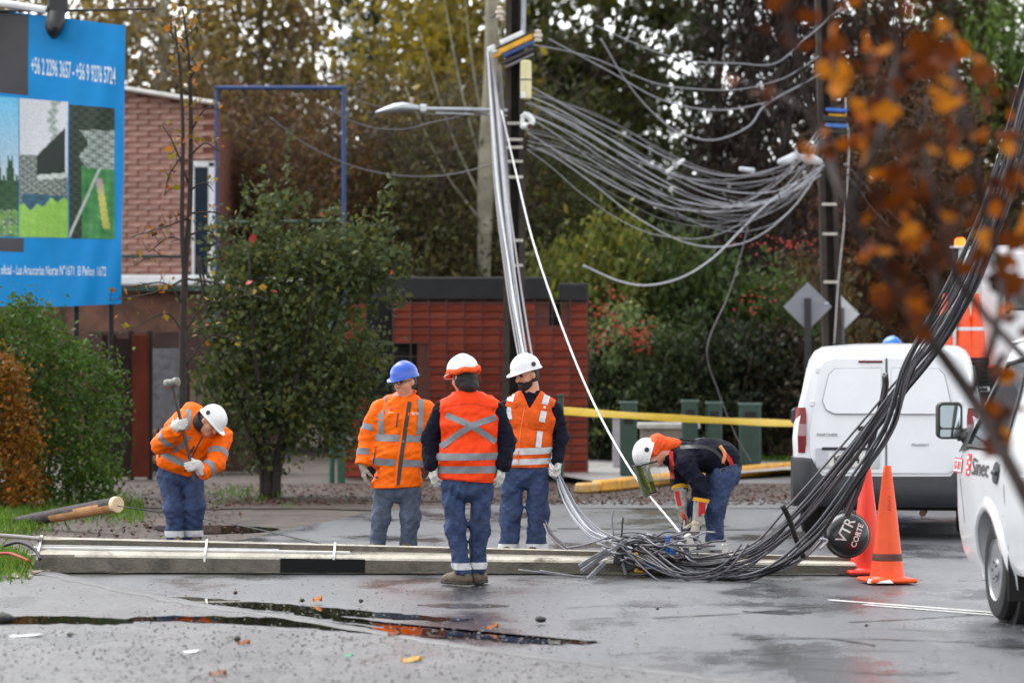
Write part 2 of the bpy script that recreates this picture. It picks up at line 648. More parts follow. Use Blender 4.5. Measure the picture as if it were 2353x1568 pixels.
def chain(secs, sv, k=.05):
    def f(p):
        d = None
        for (a, ra), (b, rb) in zip(secs[:-1], secs[1:]):
            e = ellcone(p, a, b, sv, ra, rb)
            d = e if d is None else smin(d, e, k)
        return d
    return f

def limb(pts, rad, k=.03):
    def f(p):
        d = None
        for i in range(len(pts) - 1):
            e = rcone(p, pts[i], pts[i + 1], rad[i], rad[i + 1])
            d = e if d is None else smin(d, e, k)
        return d
    return f

def union(fs, k=.04):
    def f(p):
        d = fs[0](p)
        for g in fs[1:]:
            d = smin(d, g(p), k)
        return d
    return f

def folds(f, amp, freq=30.0, seed=0):
    r_ = np.random.RandomState(seed)
    ks = [r_.normal(size=3) * freq * s for s in (.45, .7, 1.0, 1.5)]
    ws = [r_.normal(size=3) * freq * .35 for _ in range(4)]
    ph = r_.uniform(0, 6.28, 8)
    def g(p):
        d = f(p)
        near = np.abs(d) < .06
        q = p[near]
        n = 0
        for i in range(4):
            s = np.sin(q @ ks[i] + ph[i] + 2.2 * np.sin(q @ ws[i] + ph[i + 4]))
            n = n + (1 - np.abs(s)) * (1.0, .8, .6, .35)[i] - .35
        d = d.copy()
        d[near] -= amp * n * np.clip(1.6 - np.abs(d[near]) / .0375, 0, 1)
        return d
    return g

def cut(f, o, n):
    """keep the side the normal n points away from"""
    o, n = np.asarray(o, float), nrm(n)
    return lambda p: np.maximum(f(p), (p - o) @ n)

def surface(f, lo, hi, h):
    """naive surface nets"""
    lo, hi = np.asarray(lo, float), np.asarray(hi, float)
    n = np.ceil((hi - lo) / h).astype(int) + 1
    ax = [lo[i] + h * np.arange(n[i]) for i in range(3)]
    # coarse pass first: sample finely only where the surface can be
    st = 5
    cx = [np.append(a[::st], a[-1] + h * st) for a in ax]
    C = np.stack(np.meshgrid(*cx, indexing='ij'), -1).reshape(-1, 3)
    cd = f(C).reshape([len(a) for a in cx])
    near = np.abs(cd) < h * st * 1.25 + .012
    blk = np.zeros([k - 1 for k in near.shape], bool)
    for c in [(a, b, e) for a in (0, 1) for b in (0, 1) for e in (0, 1)]:
        blk |= near[c[0]:near.shape[0] - 1 + c[0], c[1]:near.shape[1] - 1 + c[1], c[2]:near.shape[2] - 1 + c[2]]
    ix = [np.minimum(np.arange(n[i]) // st, blk.shape[i] - 1) for i in range(3)]
    D = cd[:-1, :-1, :-1][np.ix_(*ix)]
    mask = blk[np.ix_(*ix)]
    w = np.stack(np.nonzero(mask), 1)
    D[mask] = f(lo + h * w)
    sg = D < 0
    nx, ny, nz = n - 1
    cnt = np.zeros((nx, ny, nz))
    acc = np.zeros((nx, ny, nz, 3))
    corners = [(a, b, c) for a in (0, 1) for b in (0, 1) for c in (0, 1)]
    def sub(A, c):
        return A[c[0]:c[0] + nx, c[1]:c[1] + ny, c[2]:c[2] + nz]
    for c1 in corners:
        for ax_ in range(3):
            if c1[ax_] == 0:
                c2 = list(c1); c2[ax_] = 1
                d1, d2 = sub(D, c1), sub(D, c2)
                m = (d1 < 0) != (d2 < 0)
                t = np.where(m, d1 / np.where(m, d1 - d2, 1), 0)
                cnt += m
                for k in range(3):
                    acc[..., k] += np.where(m, c1[k] + (t if k == ax_ else 0), 0)
    act = cnt > 0
    ids = -np.ones((nx, ny, nz), int)
    ids[act] = np.arange(act.sum())
    base = np.stack(np.nonzero(act), 1)
    V = lo + h * (base + acc[act] / cnt[act][:, None])
    Q = []
    for a in range(3):
        b, c = (a + 1) % 3, (a + 2) % 3
        s1 = [slice(1, -1)] * 3
        s1[a] = slice(0, -1)
        s2 = [slice(1, -1)] * 3
        s2[a] = slice(1, None)
        e = sg[tuple(s1)] != sg[tuple(s2)]
        w = np.stack(np.nonzero(e), 1)
        if len(w) == 0:
            continue
        inside = sg[tuple(s1)][e]
        off = np.ones(3, int); off[a] = 0
        w = w + off
        def g(db, dc):
            q = w.copy()
            q[:, b] -= db
            q[:, c] -= dc
            return ids[q[:, 0], q[:, 1], q[:, 2]]
        quad = np.stack([g(0, 0), g(1, 0), g(1, 1), g(0, 1)], 1)
        quad[~inside] = quad[~inside][:, ::-1]
        Q.append(quad)
    Q = np.concatenate(Q)
    Q = Q[(Q >= 0).all(1)]
    return V, Q

def sdf_obj(name, f, lo, hi, h, mat, parent=None, off=(0, 0, 0), relax=1):
    V, Q = surface(f, lo, hi, h)
    for _ in range(relax):       # light Laplacian relax
        s = np.zeros_like(V); c = np.zeros(len(V))
        for i in range(4):
            np.add.at(s, Q[:, i], V[Q[:, (i + 1) % 4]])
            np.add.at(s, Q[:, (i + 1) % 4], V[Q[:, i]])
            np.add.at(c, Q[:, i], 1)
            np.add.at(c, Q[:, (i + 1) % 4], 1)
        V = V * .45 + .55 * s / np.maximum(c, 1)[:, None]
    me = np_mesh(name, V - np.asarray(off), Q)
    return link(name, me, mat, parent, smooth=True)

def wrap(name, f, pts, dirs, mat, parent, off, lift=.004, maxd=.9, nu=None, nv=None):
    """lay a grid of points onto the surface of f along dirs"""
    p = pts.reshape(-1, 3).copy()
    d = dirs.reshape(-1, 3)
    tr = np.zeros(len(p))
    for _ in range(90):
        s = f(p) - lift
        s = np.clip(s, -.02, .08)
        p += d * (s * .8)[:, None]
        tr += s * .8
    ok = (np.abs(f(p) - lift) < .02) & (tr < maxd)
    nu, nv = pts.shape[0], pts.shape[1]
    q = []
    for i in range(nu - 1):
        for j in range(nv - 1):
            a = (i * nv + j, i * nv + j + 1, (i + 1) * nv + j + 1, (i + 1) * nv + j)
            if all(ok[k] for k in a):
                q.append(a)
    if not q:
        return None
    me = np_mesh(name, p - np.asarray(off), np.array(q))
    return link(name, me, mat, parent, smooth=True)

m_skin = M('skin', S(205, 142, 114), .5, var=.12, scale=20)
m_eye = M('dark_eye', S(35, 24, 20), .3)
m_hair = M('dark_hair', S(26, 21, 19), .55, var=.4, scale=60, bump=.8, bscale=160, stretch=(1, 1, .3))
m_orange = M('hi_vis_orange_coat', S(255, 106, 2), .6, var=.14, scale=7, bump=.6, bscale=16, spec=.2)
m_vest_red = M('hi_vis_red_orange_vest', S(252, 68, 14), .6, var=.14, scale=7, bump=.6, bscale=16, spec=.2)
m_vest_old = M('faded_orange_vest', S(224, 90, 24), .7, var=.16, scale=9, bump=.6, bscale=18, spec=.2, dirt=(S(150, 70, 34), 12, .62))
m_refl = M('reflective_grey_tape', S(128, 130, 134), .42, var=.10, scale=20, spec=.4)
m_refl_w = M('reflective_pale_tape', S(205, 207, 208), .42, var=.10, scale=20)
m_navy = M('navy_fabric', S(15, 17, 32), .85, var=.35, scale=14, bump=.5, bscale=22, spec=.2)
m_jean = M('work_denim', S(46, 62, 96), .8, var=.34, scale=9, bump=.8, bscale=22, dirt=(S(66, 78, 98), 5, .60))
m_jean_g = M('faded_grey_denim', S(74, 84, 102), .8, var=.30, scale=9, bump=.8, bscale=22, dirt=(S(62, 66, 76), 5, .55))
m_glove = M('pale_leather_glove', S(205, 203, 196), .65, var=.16, scale=18, bump=.4, bscale=50)
m_glove_d = M('soiled_leather_glove', S(160, 150, 135), .7, var=.25, scale=18, bump=.4, bscale=50, dirt=(S(96, 84, 70), 14, .55))
m_boot = M('tan_work_boot', S(98, 84, 66), .7, var=.3, scale=18, bump=.3, dirt=(S(60, 50, 42), 9, .5))
m_sole = M('boot_sole', S(32, 28, 26), .7)
m_hat_w = M('white_helmet_shell', S(228, 229, 228), .28, var=.04, scale=30, coat=.3, dirt=(S(120, 120, 118), 26, .655))
m_hat_b = M('blue_helmet_shell', S(38, 86, 190), .28, var=.06, scale=12, coat=.3)
m_black = M('black_plastic', S(24, 24, 26), .45, var=.2)
m_hood = M('orange_cloth', S(240, 84, 18), .75, var=.14, scale=16, bump=.35, bscale=40)
m_dark_zip = M('dark_zip_tape', S(62, 56, 58), .7, var=.15)

class Person:
    """joints in picture units (column, row, metres nearer(-)/farther(+)) at a distance d"""
    def __init__(s, d, x0, label, cat='person', group=None):
        s.d = d
        s.y0 = HZ + F * CAMH / d
        s.origin = P(x0, s.y0, d)
        s.o = V3(s.origin)
        s.root = None
        s.label, s.cat, s.group = label, cat, group
    def j(s, x, y, dy=0.0):
        p = P(x, y, s.d)
        return np.array([p.x, p.y + dy, p.z])
    def part(s, name, f, lo, hi, h, mat, parent=None):
        return sdf_obj(name, f, lo, hi, h, mat, parent or s.root, s.o)
    def box(s, pts, m):
        a = np.array(pts)
        return a.min(0) - m, a.max(0) + m

def head_sdf(c, u, f):
    r = np.cross(f, u)
    A = [r, f, u]
    def P3(a, b, d):
        return c + r * a + f * b + u * d
    def g(p):
        d = ellipsoid(p, P3(0, 0, .012), A, (.077, .098, .104))
        d = smin(d, ellipsoid(p, P3(0, .028, -.062), A, (.060, .062, .060)), .035)
        d = smin(d, ellipsoid(p, P3(0, .066, -.100), A, (.028, .026, .022)), .025)
        d = smin(d, rcone(p, P3(0, .094, .018), P3(0, .116, -.030), .009, .017), .012)
        for sg in (-1, 1):
            d = smin(d, rcone(p, P3(sg * .012, .094, .032), P3(sg * .048, .078, .028), .012, .010), .014)
            d = smin(d, ellipsoid(p, P3(sg * .045, .062, -.030), A, (.026, .026, .024)), .02)
            d = smin(d, ellipsoid(p, P3(sg * .080, -.010, -.008), A, (.012, .022, .034)), .008)
        d = smin(d, rcone(p, P3(-.022, .086, -.066), P3(.022, .086, -.066), .012, .012), .010)
        # eye sockets
        for sg in (-1, 1):
            e = np.sqrt(((p - P3(sg * .033, .098, .008)) ** 2).sum(1)) - .016
            d = -smin(-d, e, .012)
        return d
    return g

def helmet(pr, c, u, f, mat, lift=.050, knob=True, k=1.0, name='hard_hat', rim=None):
    """shell with ridge, rim and peak, worn on the head centred at c"""
    r = np.cross(f, u)
    k = k * .88
    o = c + u * lift + f * .004
    m = mb(pr.root)
    N = 44
    prof = [(math.sin(t), math.cos(t)) for t in np.linspace(.02, math.pi / 2, 13)]
    rings = []
    for (a, h) in prof:
        ring = []
        for i in range(N):
            t = 2 * math.pi * i / N
            cx, cy = math.cos(t), math.sin(t)
            x = .131 * k * a * cx
            y = .152 * k * a * cy
            z = .132 * k * (h ** .92)
            rg = math.exp(-(x / .022) ** 2) * .007 * (1 if a < .9 else .3)
            ring.append(o + r * x + f * y + u * (z + rg))
        rings.append(ring)
    def skirt(e0, e1, dz):
        ring = []
        for i in range(N):
            t = 2 * math.pi * i / N
            cx, cy = math.cos(t), math.sin(t)
            pk = max(0.0, cy) ** 3
            e = e0 + e1 * pk
            x = (.131 * k + e * .8) * cx
            y = (.152 * k + e) * cy
            ring.append(o + r * x + f * y + u * (dz - .020 * pk * (1 if e1 > 0 else 0)))
        return ring
    rings.append(skirt(.003, .004, -.012))
    rings.append(skirt(.014, .040, -.020))
    rings.append(skirt(.014, .042, -.028))
    rings.append(skirt(-.006, .0, -.026))
    rings.append(skirt(-.012, .0, .02))
    m.loft(rings, True, False)
    m.add(rings[0], [tuple(range(N))])
    h = m.build(name, mat, pr.root, smooth=45)
    if knob:
        for sg in (-1, 1):
            m = mb(pr.root)
            q = o + r * (sg * .120 * k) + u * .022 - f * .012
            m.lathe([(.0, 0), (.020, 0), (.022, .006), (.020, .012), (.0, .013)], 14, q + r * sg * .006, r * sg)
            m.build('ear_slot_knob', m_black, h, smooth=40)
    m = mb(pr.root)
    rr = [skirt(.001, .0, z) for z in (.012, .014)]
    m.loft([skirt(.0045, .006, -.004), skirt(.0055, .006, -.011)], True, False)
    m.build('rim_line', rim or mat, h, smooth=True)
    return h

def eyes(pr, c, u, f):
    r = np.cross(f, u)
    for sg in (-1, 1):
        m = mb(pr.root)
        m.ball(c + r * (sg * .033) + f * .084 + u * .008, .0125, 10, 6)
        m.build('eye', m_eye, pr.root, smooth=True)
        m = mb(pr.root)
        m.tube([c + r * (sg * .016) + f * .105 + u * .034, c + r * (sg * .034) + f * .101 + u * .040, c + r * (sg * .054) + f * .086 + u * .034], [.004, .0055, .003], 6)
        m.build('eyebrow', m_hair, pr.root, smooth=True)
    m = mb(pr.root)
    m.tube([c - r * .022 + f * .088 - u * .062, c + f * .0985 - u * .064, c + r * .022 + f * .088 - u * .062], [.002, .0035, .002], 6)
    m.build('mouth', M('lips', S(140, 74, 64), .5), pr.root, smooth=True)

def hand(pr, wrist, dr, palm, thumb, curl, mat, back=None, spread=.0, scale=1.0, name='glove', tcurl=30, cuff=.07):
    """gloved hand: dr = wrist to knuckles, palm = side the palm faces, thumb = side the thumb leaves"""
    wrist = np.asarray(wrist, float)
    dr = nrm(dr)
    palm = nrm(np.asarray(palm, float) - dr * np.dot(palm, dr))
    tv = nrm(np.cross(dr, palm))
    if np.dot(tv, thumb) < 0:
        tv = -tv
    s = scale
    prims = []
    kn = []
    for i in range(4):
        off = (.033, .011, -.011, -.031)[i]
        b = wrist + dr * (.092, .096, .092, .084)[i] * s + tv * off * s
        prims.append((wrist + tv * off * .55 * s + dr * .01, b, .018 * s, .0155 * s))
        kn.append(b)
    allp = [wrist]
    for i in range(4):
        L = (1.0, 1.1, 1.02, .82)[i] * s
        p = kn[i]
        a = 0.0
        for seg, (l, r0, r1) in enumerate(((.040, .0125, .0118), (.028, .0118, .011), (.022, .011, .0095))):
            a += R(curl * (.75, 1.1, .8)[seg] + (i - 1.5) * 4)
            q = p + (dr * math.cos(a) + palm * math.sin(a) + tv * (1.5 - i) * spread) * l * L
            prims.append((p, q, r0 * s, r1 * s))
            p = q
            allp.append(q)
    t0 = wrist + dr * .022 * s + tv * .028 * s + palm * .006
    t1 = t0 + nrm(dr * .75 + tv * .62 + palm * .35) * .045 * s
    ca = R(tcurl)
    t2 = t1 + nrm(dr * math.cos(ca) + palm * math.sin(ca) + tv * .25) * .034 * s
    t3 = t2 + nrm(dr * math.cos(ca * 1.6) + palm * math.sin(ca * 1.6) - tv * .1) * .026 * s
    thumbp = [(t0, t1, .018 * s, .0145 * s), (t1, t2, .0145 * s, .013 * s), (t2, t3, .013 * s, .0105 * s)]
    allp += [t1, t2, t3]
    back = wrist - dr * cuff if back is None else np.asarray(back, float)
    allp.append(back)
    def f(p):
        d = None
        for (a, b, ra, rb) in prims[:4]:
            e = rcone(p, a, b, ra, rb)
            d = e if d is None else smin(d, e, .014)
        for (a, b, ra, rb) in prims[4:]:
            d = smin(d, rcone(p, a, b, ra, rb), .004)
        for (a, b, ra, rb) in thumbp:
            d = smin(d, rcone(p, a, b, ra, rb), .008)
        d = smin(d, rcone(p, wrist + dr * .01, back, .034 * s, .047 * s), .02)
        return d
    f2 = cut(f, back, back - wrist)
    f3 = folds(f2, .0016, 120, 3)
    lo, hi = pr.box(allp, .06)
    return pr.part(name, f3, lo, hi, .0052, mat)

def ring_band(pr, name, f, c, ax, sv, w, mat, parent=None, reach=.42, n=44, lift=.004, tilt=0.0):
    """reflective tape round a limb or trunk: circle of rays towards the axis"""
    ax = nrm(ax)
    s = nrm(sv - ax * np.dot(sv, ax))
    g = np.cross(ax, s)
    pts = np.zeros((n + 1, 4, 3)); dirs = np.zeros((n + 1, 4, 3))
    for i in range(n + 1):
        t = 2 * math.pi * i / n
        dv = s * math.cos(t) + g * math.sin(t)
        for k in range(4):
            pts[i, k] = c + ax * (w * (k / 3 - .5) + tilt * math.cos(t)) + dv * reach
            dirs[i, k] = -dv
    return wrap(name, f, pts, dirs, mat, parent or pr.root, pr.o, lift)

def strip(pr, name, f, line, width, mat, parent=None, side=-1, lift=.004, n=14, reach=.5, m=3):
    """flat tape laid on the garment: line in picture units, thrown on from the front (side -1) or back"""
    pl = [Vector((x, y, 0)) for x, y in line]
    if len(pl) == 2:
        sp = [pl[0].lerp(pl[1], i / n) for i in range(n + 1)]
    else:
        sp = spline(pl, max(3, n // (len(pl) - 1)))
    pts = np.zeros((len(sp), m + 1, 3))
    for i, p in enumerate(sp):
        d = (sp[min(i + 1, len(sp) - 1)] - sp[max(i - 1, 0)]).normalized()
        nn = Vector((-d.y, d.x, 0))
        for k in range(m + 1):
            q = p + nn * width * (k / m - .5)
            w = P(q.x, q.y, pr.d)
            pts[i, k] = (w.x, w.y + side * reach, w.z)
    dirs = np.zeros_like(pts)
    dirs[..., 1] = -side
    return wrap(name, f, pts, dirs, mat, parent or pr.root, pr.o, lift)

def print_text(pr, name, f, s, x, y, size, mat, parent=None, rot=0, side=-1, lift=.006, bold=.0):
    """small lettering laid on the garment; size in metres"""
    me = text_mesh(s, size, bold=bold)
    n = len(me.vertices)
    co = np.zeros(n * 3); me.vertices.foreach_get('co', co); co = co.reshape(-1, 3)
    c, sn = math.cos(R(rot)), math.sin(R(rot))
    w = P(x, y, pr.d)
    p = np.zeros((n, 3))
    p[:, 0] = w.x + (co[:, 0] * c - co[:, 1] * sn)
    p[:, 2] = w.z + (co[:, 0] * sn + co[:, 1] * c)
    p[:, 1] = w.y + side * .5
    d = np.array([0, -side, 0.0])
    for _ in range(60):
        q = np.clip(f(p) - lift, -.02, .08)
        p += d * (q * .8)[:, None]
    p -= pr.o
    me.vertices.foreach_set('co', p.ravel())
    me.update()
    return link(name, me, mat, parent or pr.root)

def boot(pr, ankle, toe, mat=None, name='boot'):
    """ankle joint and toe direction (unit, on the ground)"""
    a = np.asarray(ankle, float)
    t = nrm(toe)
    g = a.copy(); g[2] = pr.o[2]
    s = np.cross([0, 0, 1.0], t)
    heel = g - t * .055 + [0, 0, .045]
    ball = g + t * .125 + [0, 0, .040]
    tip = g + t * .185 + [0, 0, .038]
    def f(p):
        d = rcone(p, heel, ball, .042, .044)
        d = smin(d, rcone(p, ball, tip, .046, .036), .03)
        d = smin(d, rcone(p, g + t * .0 + [0, 0, .07], a + [0, 0, .05], .050, .058), .035)
        d = smin(d, rcone(p, g + t * .06 + [0, 0, .07], a + [0, 0, .03], .04, .045), .03)
        return np.maximum(d, -(p[:, 2] - pr.o[2] - .018))
    f2 = folds(f, .002, 60, 1)
    lo, hi = pr.box([heel, tip, a], .09)
    hi[2] = a[2] + .10
    b = pr.part(name, cut(f2, a + [0, 0, .09], [0, 0, 1]), lo, hi, .008, mat or m_boot)
    def so(p):
        d = rcone(p * [1, 1, .3], (g - t * .058) * [1, 1, .3] + [0, 0, .003], (g + t * .12) * [1, 1, .3] + [0, 0, .003], .046, .050)
        d = smin(d, rcone(p * [1, 1, .3], (g + t * .12) * [1, 1, .3] + [0, 0, .003], (g + t * .19) * [1, 1, .3] + [0, 0, .003], .05, .038), .02)
        z = p[:, 2] - pr.o[2]
        return np.maximum(d, np.maximum(z - .024, -z + .001))
    lo[2] = pr.o[2] - .02; hi[2] = pr.o[2] + .05
    pr.part('sole', so, lo, hi, .008, m_sole, b)
    return b

def body(pr, hc, hu, hf, torso_secs, sv, neck, arms, legs):
    """the continuous figure under the clothes: head, neck, trunk, arms, legs"""
    hd = head_sdf(hc, hu, hf)
    low = torso_secs[0][0] * .3 + torso_secs[1][0] * .7
    ts = [(low, torso_secs[0][1])] + list(torso_secs[1:])
    fs = [limb([neck, hc - hu * .05 - hf * .015], [.062, .054]), chain([(a, (b[0] * .74, b[1] * .7)) for a, b in ts], sv)]
    for a in arms:
        fs.append(limb(a, [.046, .040, .030]))
    for l in legs:
        fs.append(limb(l, [.078, .058, .040]))
    un = union(fs, .03)
    f = lambda p: smin(hd(p), un(p), .015)
    pts = [hc + hu * .1, hc - hu * .1, hc + hf * .1] + [a for a, b in torso_secs] + [q for a in arms for q in a] + [q for l in legs for q in l]
    lo, hi = pr.box(pts, .17)
    lo[2] = pr.o[2] - .02
    o = sdf_obj('person', f, lo, hi, .0095, m_skin, None, pr.o)
    o.location = pr.origin
    pr.root = o
    tag(o, pr.label, pr.cat, pr.group)
    return o

def trousers(pr, pelvis, legs, rad, mat, hemz, seed=0, sv=np.array([1., 0, 0]), band=None, bw=.055):
    """pelvis sections + legs; cut off at the hem; optional reflective band"""
    fs = [chain(pelvis, sv, .04)] + [limb(l, rad, .05) for l in legs]
    f = folds(union(fs, .014), .0105, 20, seed)
    f = folds(f, .0055, 48, seed + 5)
    fc = f
    if hemz:
        fc = cut(f, [0, 0, pr.o[2] + hemz], [0, 0, -1])
    pts = [a for a, b in pelvis] + [q for l in legs for q in l]
    lo, hi = pr.box(pts, .2)
    lo[2] = pr.o[2] + hemz - .03
    o = pr.part('trousers', fc, lo, hi, .0105, mat)
    if band:
        for l in legs:
            lf = folds(folds(limb(l, rad, .05), .0105, 20, seed), .0055, 48, seed + 5)
            a, b = l[-2], l[-1]
            zt = pr.o[2] + band
            t = (zt - a[2]) / (b[2] - a[2])
            c = a + (b - a) * t
            ring_band(pr, 'reflective_band', lf, c, [0, 0, 1], np.array([1., 0, 0]), bw, m_refl_w, o, reach=.2, n=28)
    return o, f

def torso_front(secs):
    pass
# ------------------------------------------------------------------ the five workers at the fallen pole
XV = np.array([1., 0, 0])
def unit2(f, u):
    f = nrm(f)
    u = np.asarray(u, float)
    u = nrm(u - f * np.dot(u, f))
    return f, u

# --- worker with the blue helmet, orange coat
def blue_helmet_man():
    p = Person(28.7, 912, 'worker in blue hard hat and long orange coat, standing behind the fallen pole looking left')
    hf, hu = unit2((-.66, -.72, -.14), (-.10, -.06, 1))
    hc = p.j(931, 876, -.02)
    neck = p.j(930, 905)
    sh = [p.j(872, 938), p.j(978, 939)]
    arms = [[sh[0], p.j(843, 1005, .02), p.j(834, 1068, -.04)], [sh[1], p.j(1000, 1006, .04), p.j(1000, 1070, -.02)]]
    secs = [(p.j(912, 1122), (.235, .165)), (p.j(915, 1035), (.238, .165)), (p.j(921, 968), (.232, .150)), (p.j(926, 928), (.185, .112)), (p.j(929, 902), (.085, .085))]
    hips = [p.j(884, 1110), p.j(941, 1112)]
    legs = [[hips[0], p.j(874, 1190, -.01), p.j(866, 1258)], [hips[1], p.j(942, 1190, -.01), p.j(938, 1258)]]
    body(p, hc, hu, hf, secs, XV, neck, arms, legs)
    eyes(p, hc, hu, hf)
    trousers(p, [(p.j(912, 1124), (.18, .13)), (p.j(912, 1095), (.19, .13))], legs, [.105, .088, .080], m_jean_g, .055, 3)
    tf = folds(folds(chain(secs, XV, .06), .013, 14, 2), .005, 40, 8)
    ar = [.088, .083, .074]
    af = [folds(folds(limb(a, ar), .011, 19, 4), .005, 42, 9) for a in arms]
    jf = union([tf] + af, .03)
    hem = p.j(912, 1119)
    collar_pt = p.j(929, 907)
    jc = cut(cut(jf, hem, (.04, 0, -1)), collar_pt, (0, -.2, 1))
    for a in arms:
        b = a[2]
        d = nrm(a[2] - a[1])
        g0 = jc
        jc = (lambda g0, b, d: lambda q: np.maximum(g0(q), np.where(np.linalg.norm(q - b, axis=1) < .16, (q - b) @ d, -1)))(g0, b, d)
    lo, hi = p.box([s[0] for s in secs] + [q for a in arms for q in a], .26)
    co = p.part('coat', jc, lo, hi, .0105, m_orange)
    # stand-up collar
    c = p.j(930, 912)
    m = mb(p.root)
    rg = []
    for rr, h in ((.094, -.035), (.096, .015), (.104, .040), (.096, .040), (.080, .0), (.07, -.03)):
        rg.append([c + np.array([math.cos(t) * rr * 1.0, math.sin(t) * rr * .95, h + .028 * math.sin(t) + .012 * math.cos(t)]) for t in np.linspace(-math.pi / 2 + .35, 1.5 * math.pi - .35, 26)])
    m.loft(rg, False)
    m.build('collar', m_orange, co, smooth=50)
    # tapes
    ring_band(p, 'reflective_band', tf, p.j(916, 1005), (.03, 0, 1), XV, .062, m_refl, co)
    ring_band(p, 'reflective_band', tf, p.j(914, 1061), (.05, 0, 1), XV, .062, m_refl, co)
    for k, a in enumerate(arms):
        for (i, t, tl) in ((0, .62, .25), (1, .55, .0)):
            cc = a[i] + (a[i + 1] - a[i]) * t
            ring_band(p, 'sleeve_band', af[k], cc, a[i + 1] - a[i] + np.array([.0 + (.06 if i == 0 else 0) * (1 - 2 * k), 0, 0]), np.array([0, 1., 0]), .055, m_refl, co, reach=.2, n=26)
    strip(p, 'shoulder_tape', tf, [(884, 900), (878, 930), (876, 960), (877, 996)], 14, m_refl, co)
    strip(p, 'shoulder_tape', jf, [(966, 916), (968, 940), (966, 970), (963, 996)], 13, m_refl, co, lift=.006)
    strip(p, 'front_zip', tf, [(942, 922), (932, 990), (922, 1060), (915, 1112)], 9, m_dark_zip, co, lift=.007)
    strip(p, 'zip_flap', tf, [(934, 922), (924, 990), (914, 1060), (909, 1112)], 6, m_orange, co, lift=.009)
    strip(p, 'chest_pocket_zip', tf, [(916, 948), (912, 980)], 3.2, m_dark_zip, co, lift=.006)
    strip(p, 'hand_pocket_zip', tf, [(864, 1028), (858, 1066)], 2.6, m_dark_zip, co, lift=.006)
    strip(p, 'label_patch', tf, [(862, 1094), (870, 1095)], 4, m_dark_zip, co, lift=.006)
    m_red = M('red_badge', S(220, 40, 40), .6)
    m_pink = M('pale_print', S(255, 205, 190), .6)
    strip(p, 'chest_badge', tf, [(897, 938), (903, 938)], 6, m_red, co, lift=.006, n=3)
    print_text(p, 'chest_print', tf, 'enel', 957, 948, .052, m_pink, co, rot=-5, bold=.0006)
    print_text(p, 'chest_print', tf, 'enel', 899, 946, .028, m_pink, co, rot=-5)
    # dark jumper at the throat, glasses, hair
    sdf = limb([p.j(930, 915), p.j(930, 893, .0)], [.075, .066])
    p.part('jumper_neck', cut(sdf, p.j(930, 910), (0, -.3, 1)), p.j(930, 910) - .12, p.j(930, 910) + .12, .009, m_navy)
    r = np.cross(hf, hu)
    m = mb(p.root)
    for sg in (-1, 1):
        cc = hc + r * sg * .033 + hf * .108 + hu * .006
        m.tube([cc + r * .026 * math.cos(t) + hu * .019 * math.sin(t) for t in np.linspace(0, 2 * math.pi, 15)], .0028, 5)
        m.tube([cc + r * sg * .027, hc + r * sg * .074 + hf * .085 + hu * .01, hc + r * sg * .083 - hf * .0 + hu * .008], .0026, 5)
    m.build('spectacles', m_black, p.root)
    hr = lambda q: np.maximum(np.maximum(ellipsoid(q, hc + hu * .0 - hf * .018, [r, hf, hu], (.086, .098, .112)), (q - hc) @ hf - .012 + .25 * np.maximum(0, -((q - hc) @ hu))), -((q - hc) @ hu) - .078)
    p.part('hair', folds(hr, .004, 90, 2), hc - .16, hc + .16, .0085, m_hair)
    helmet(p, hc, hu, hf, m_hat_b, knob=False, lift=.066)
    hand(p, arms[0][2] + np.array([0, 0, -.01]), (.12, -.1, -1), (.9, .3, 0), (-.2, -1, 0), 22, m_glove_d, cuff=.03)
    hand(p, arms[1][2] + np.array([0, 0, -.01]), (0, -.1, -1), (-.9, .3, 0), (.2, -1, 0), 22, m_glove_d, cuff=.03)
    for l in legs:
        boot(p, np.array([l[2][0], l[2][1], p.o[2] + .08]), (-.35, -1, 0))
blue_helmet_man()

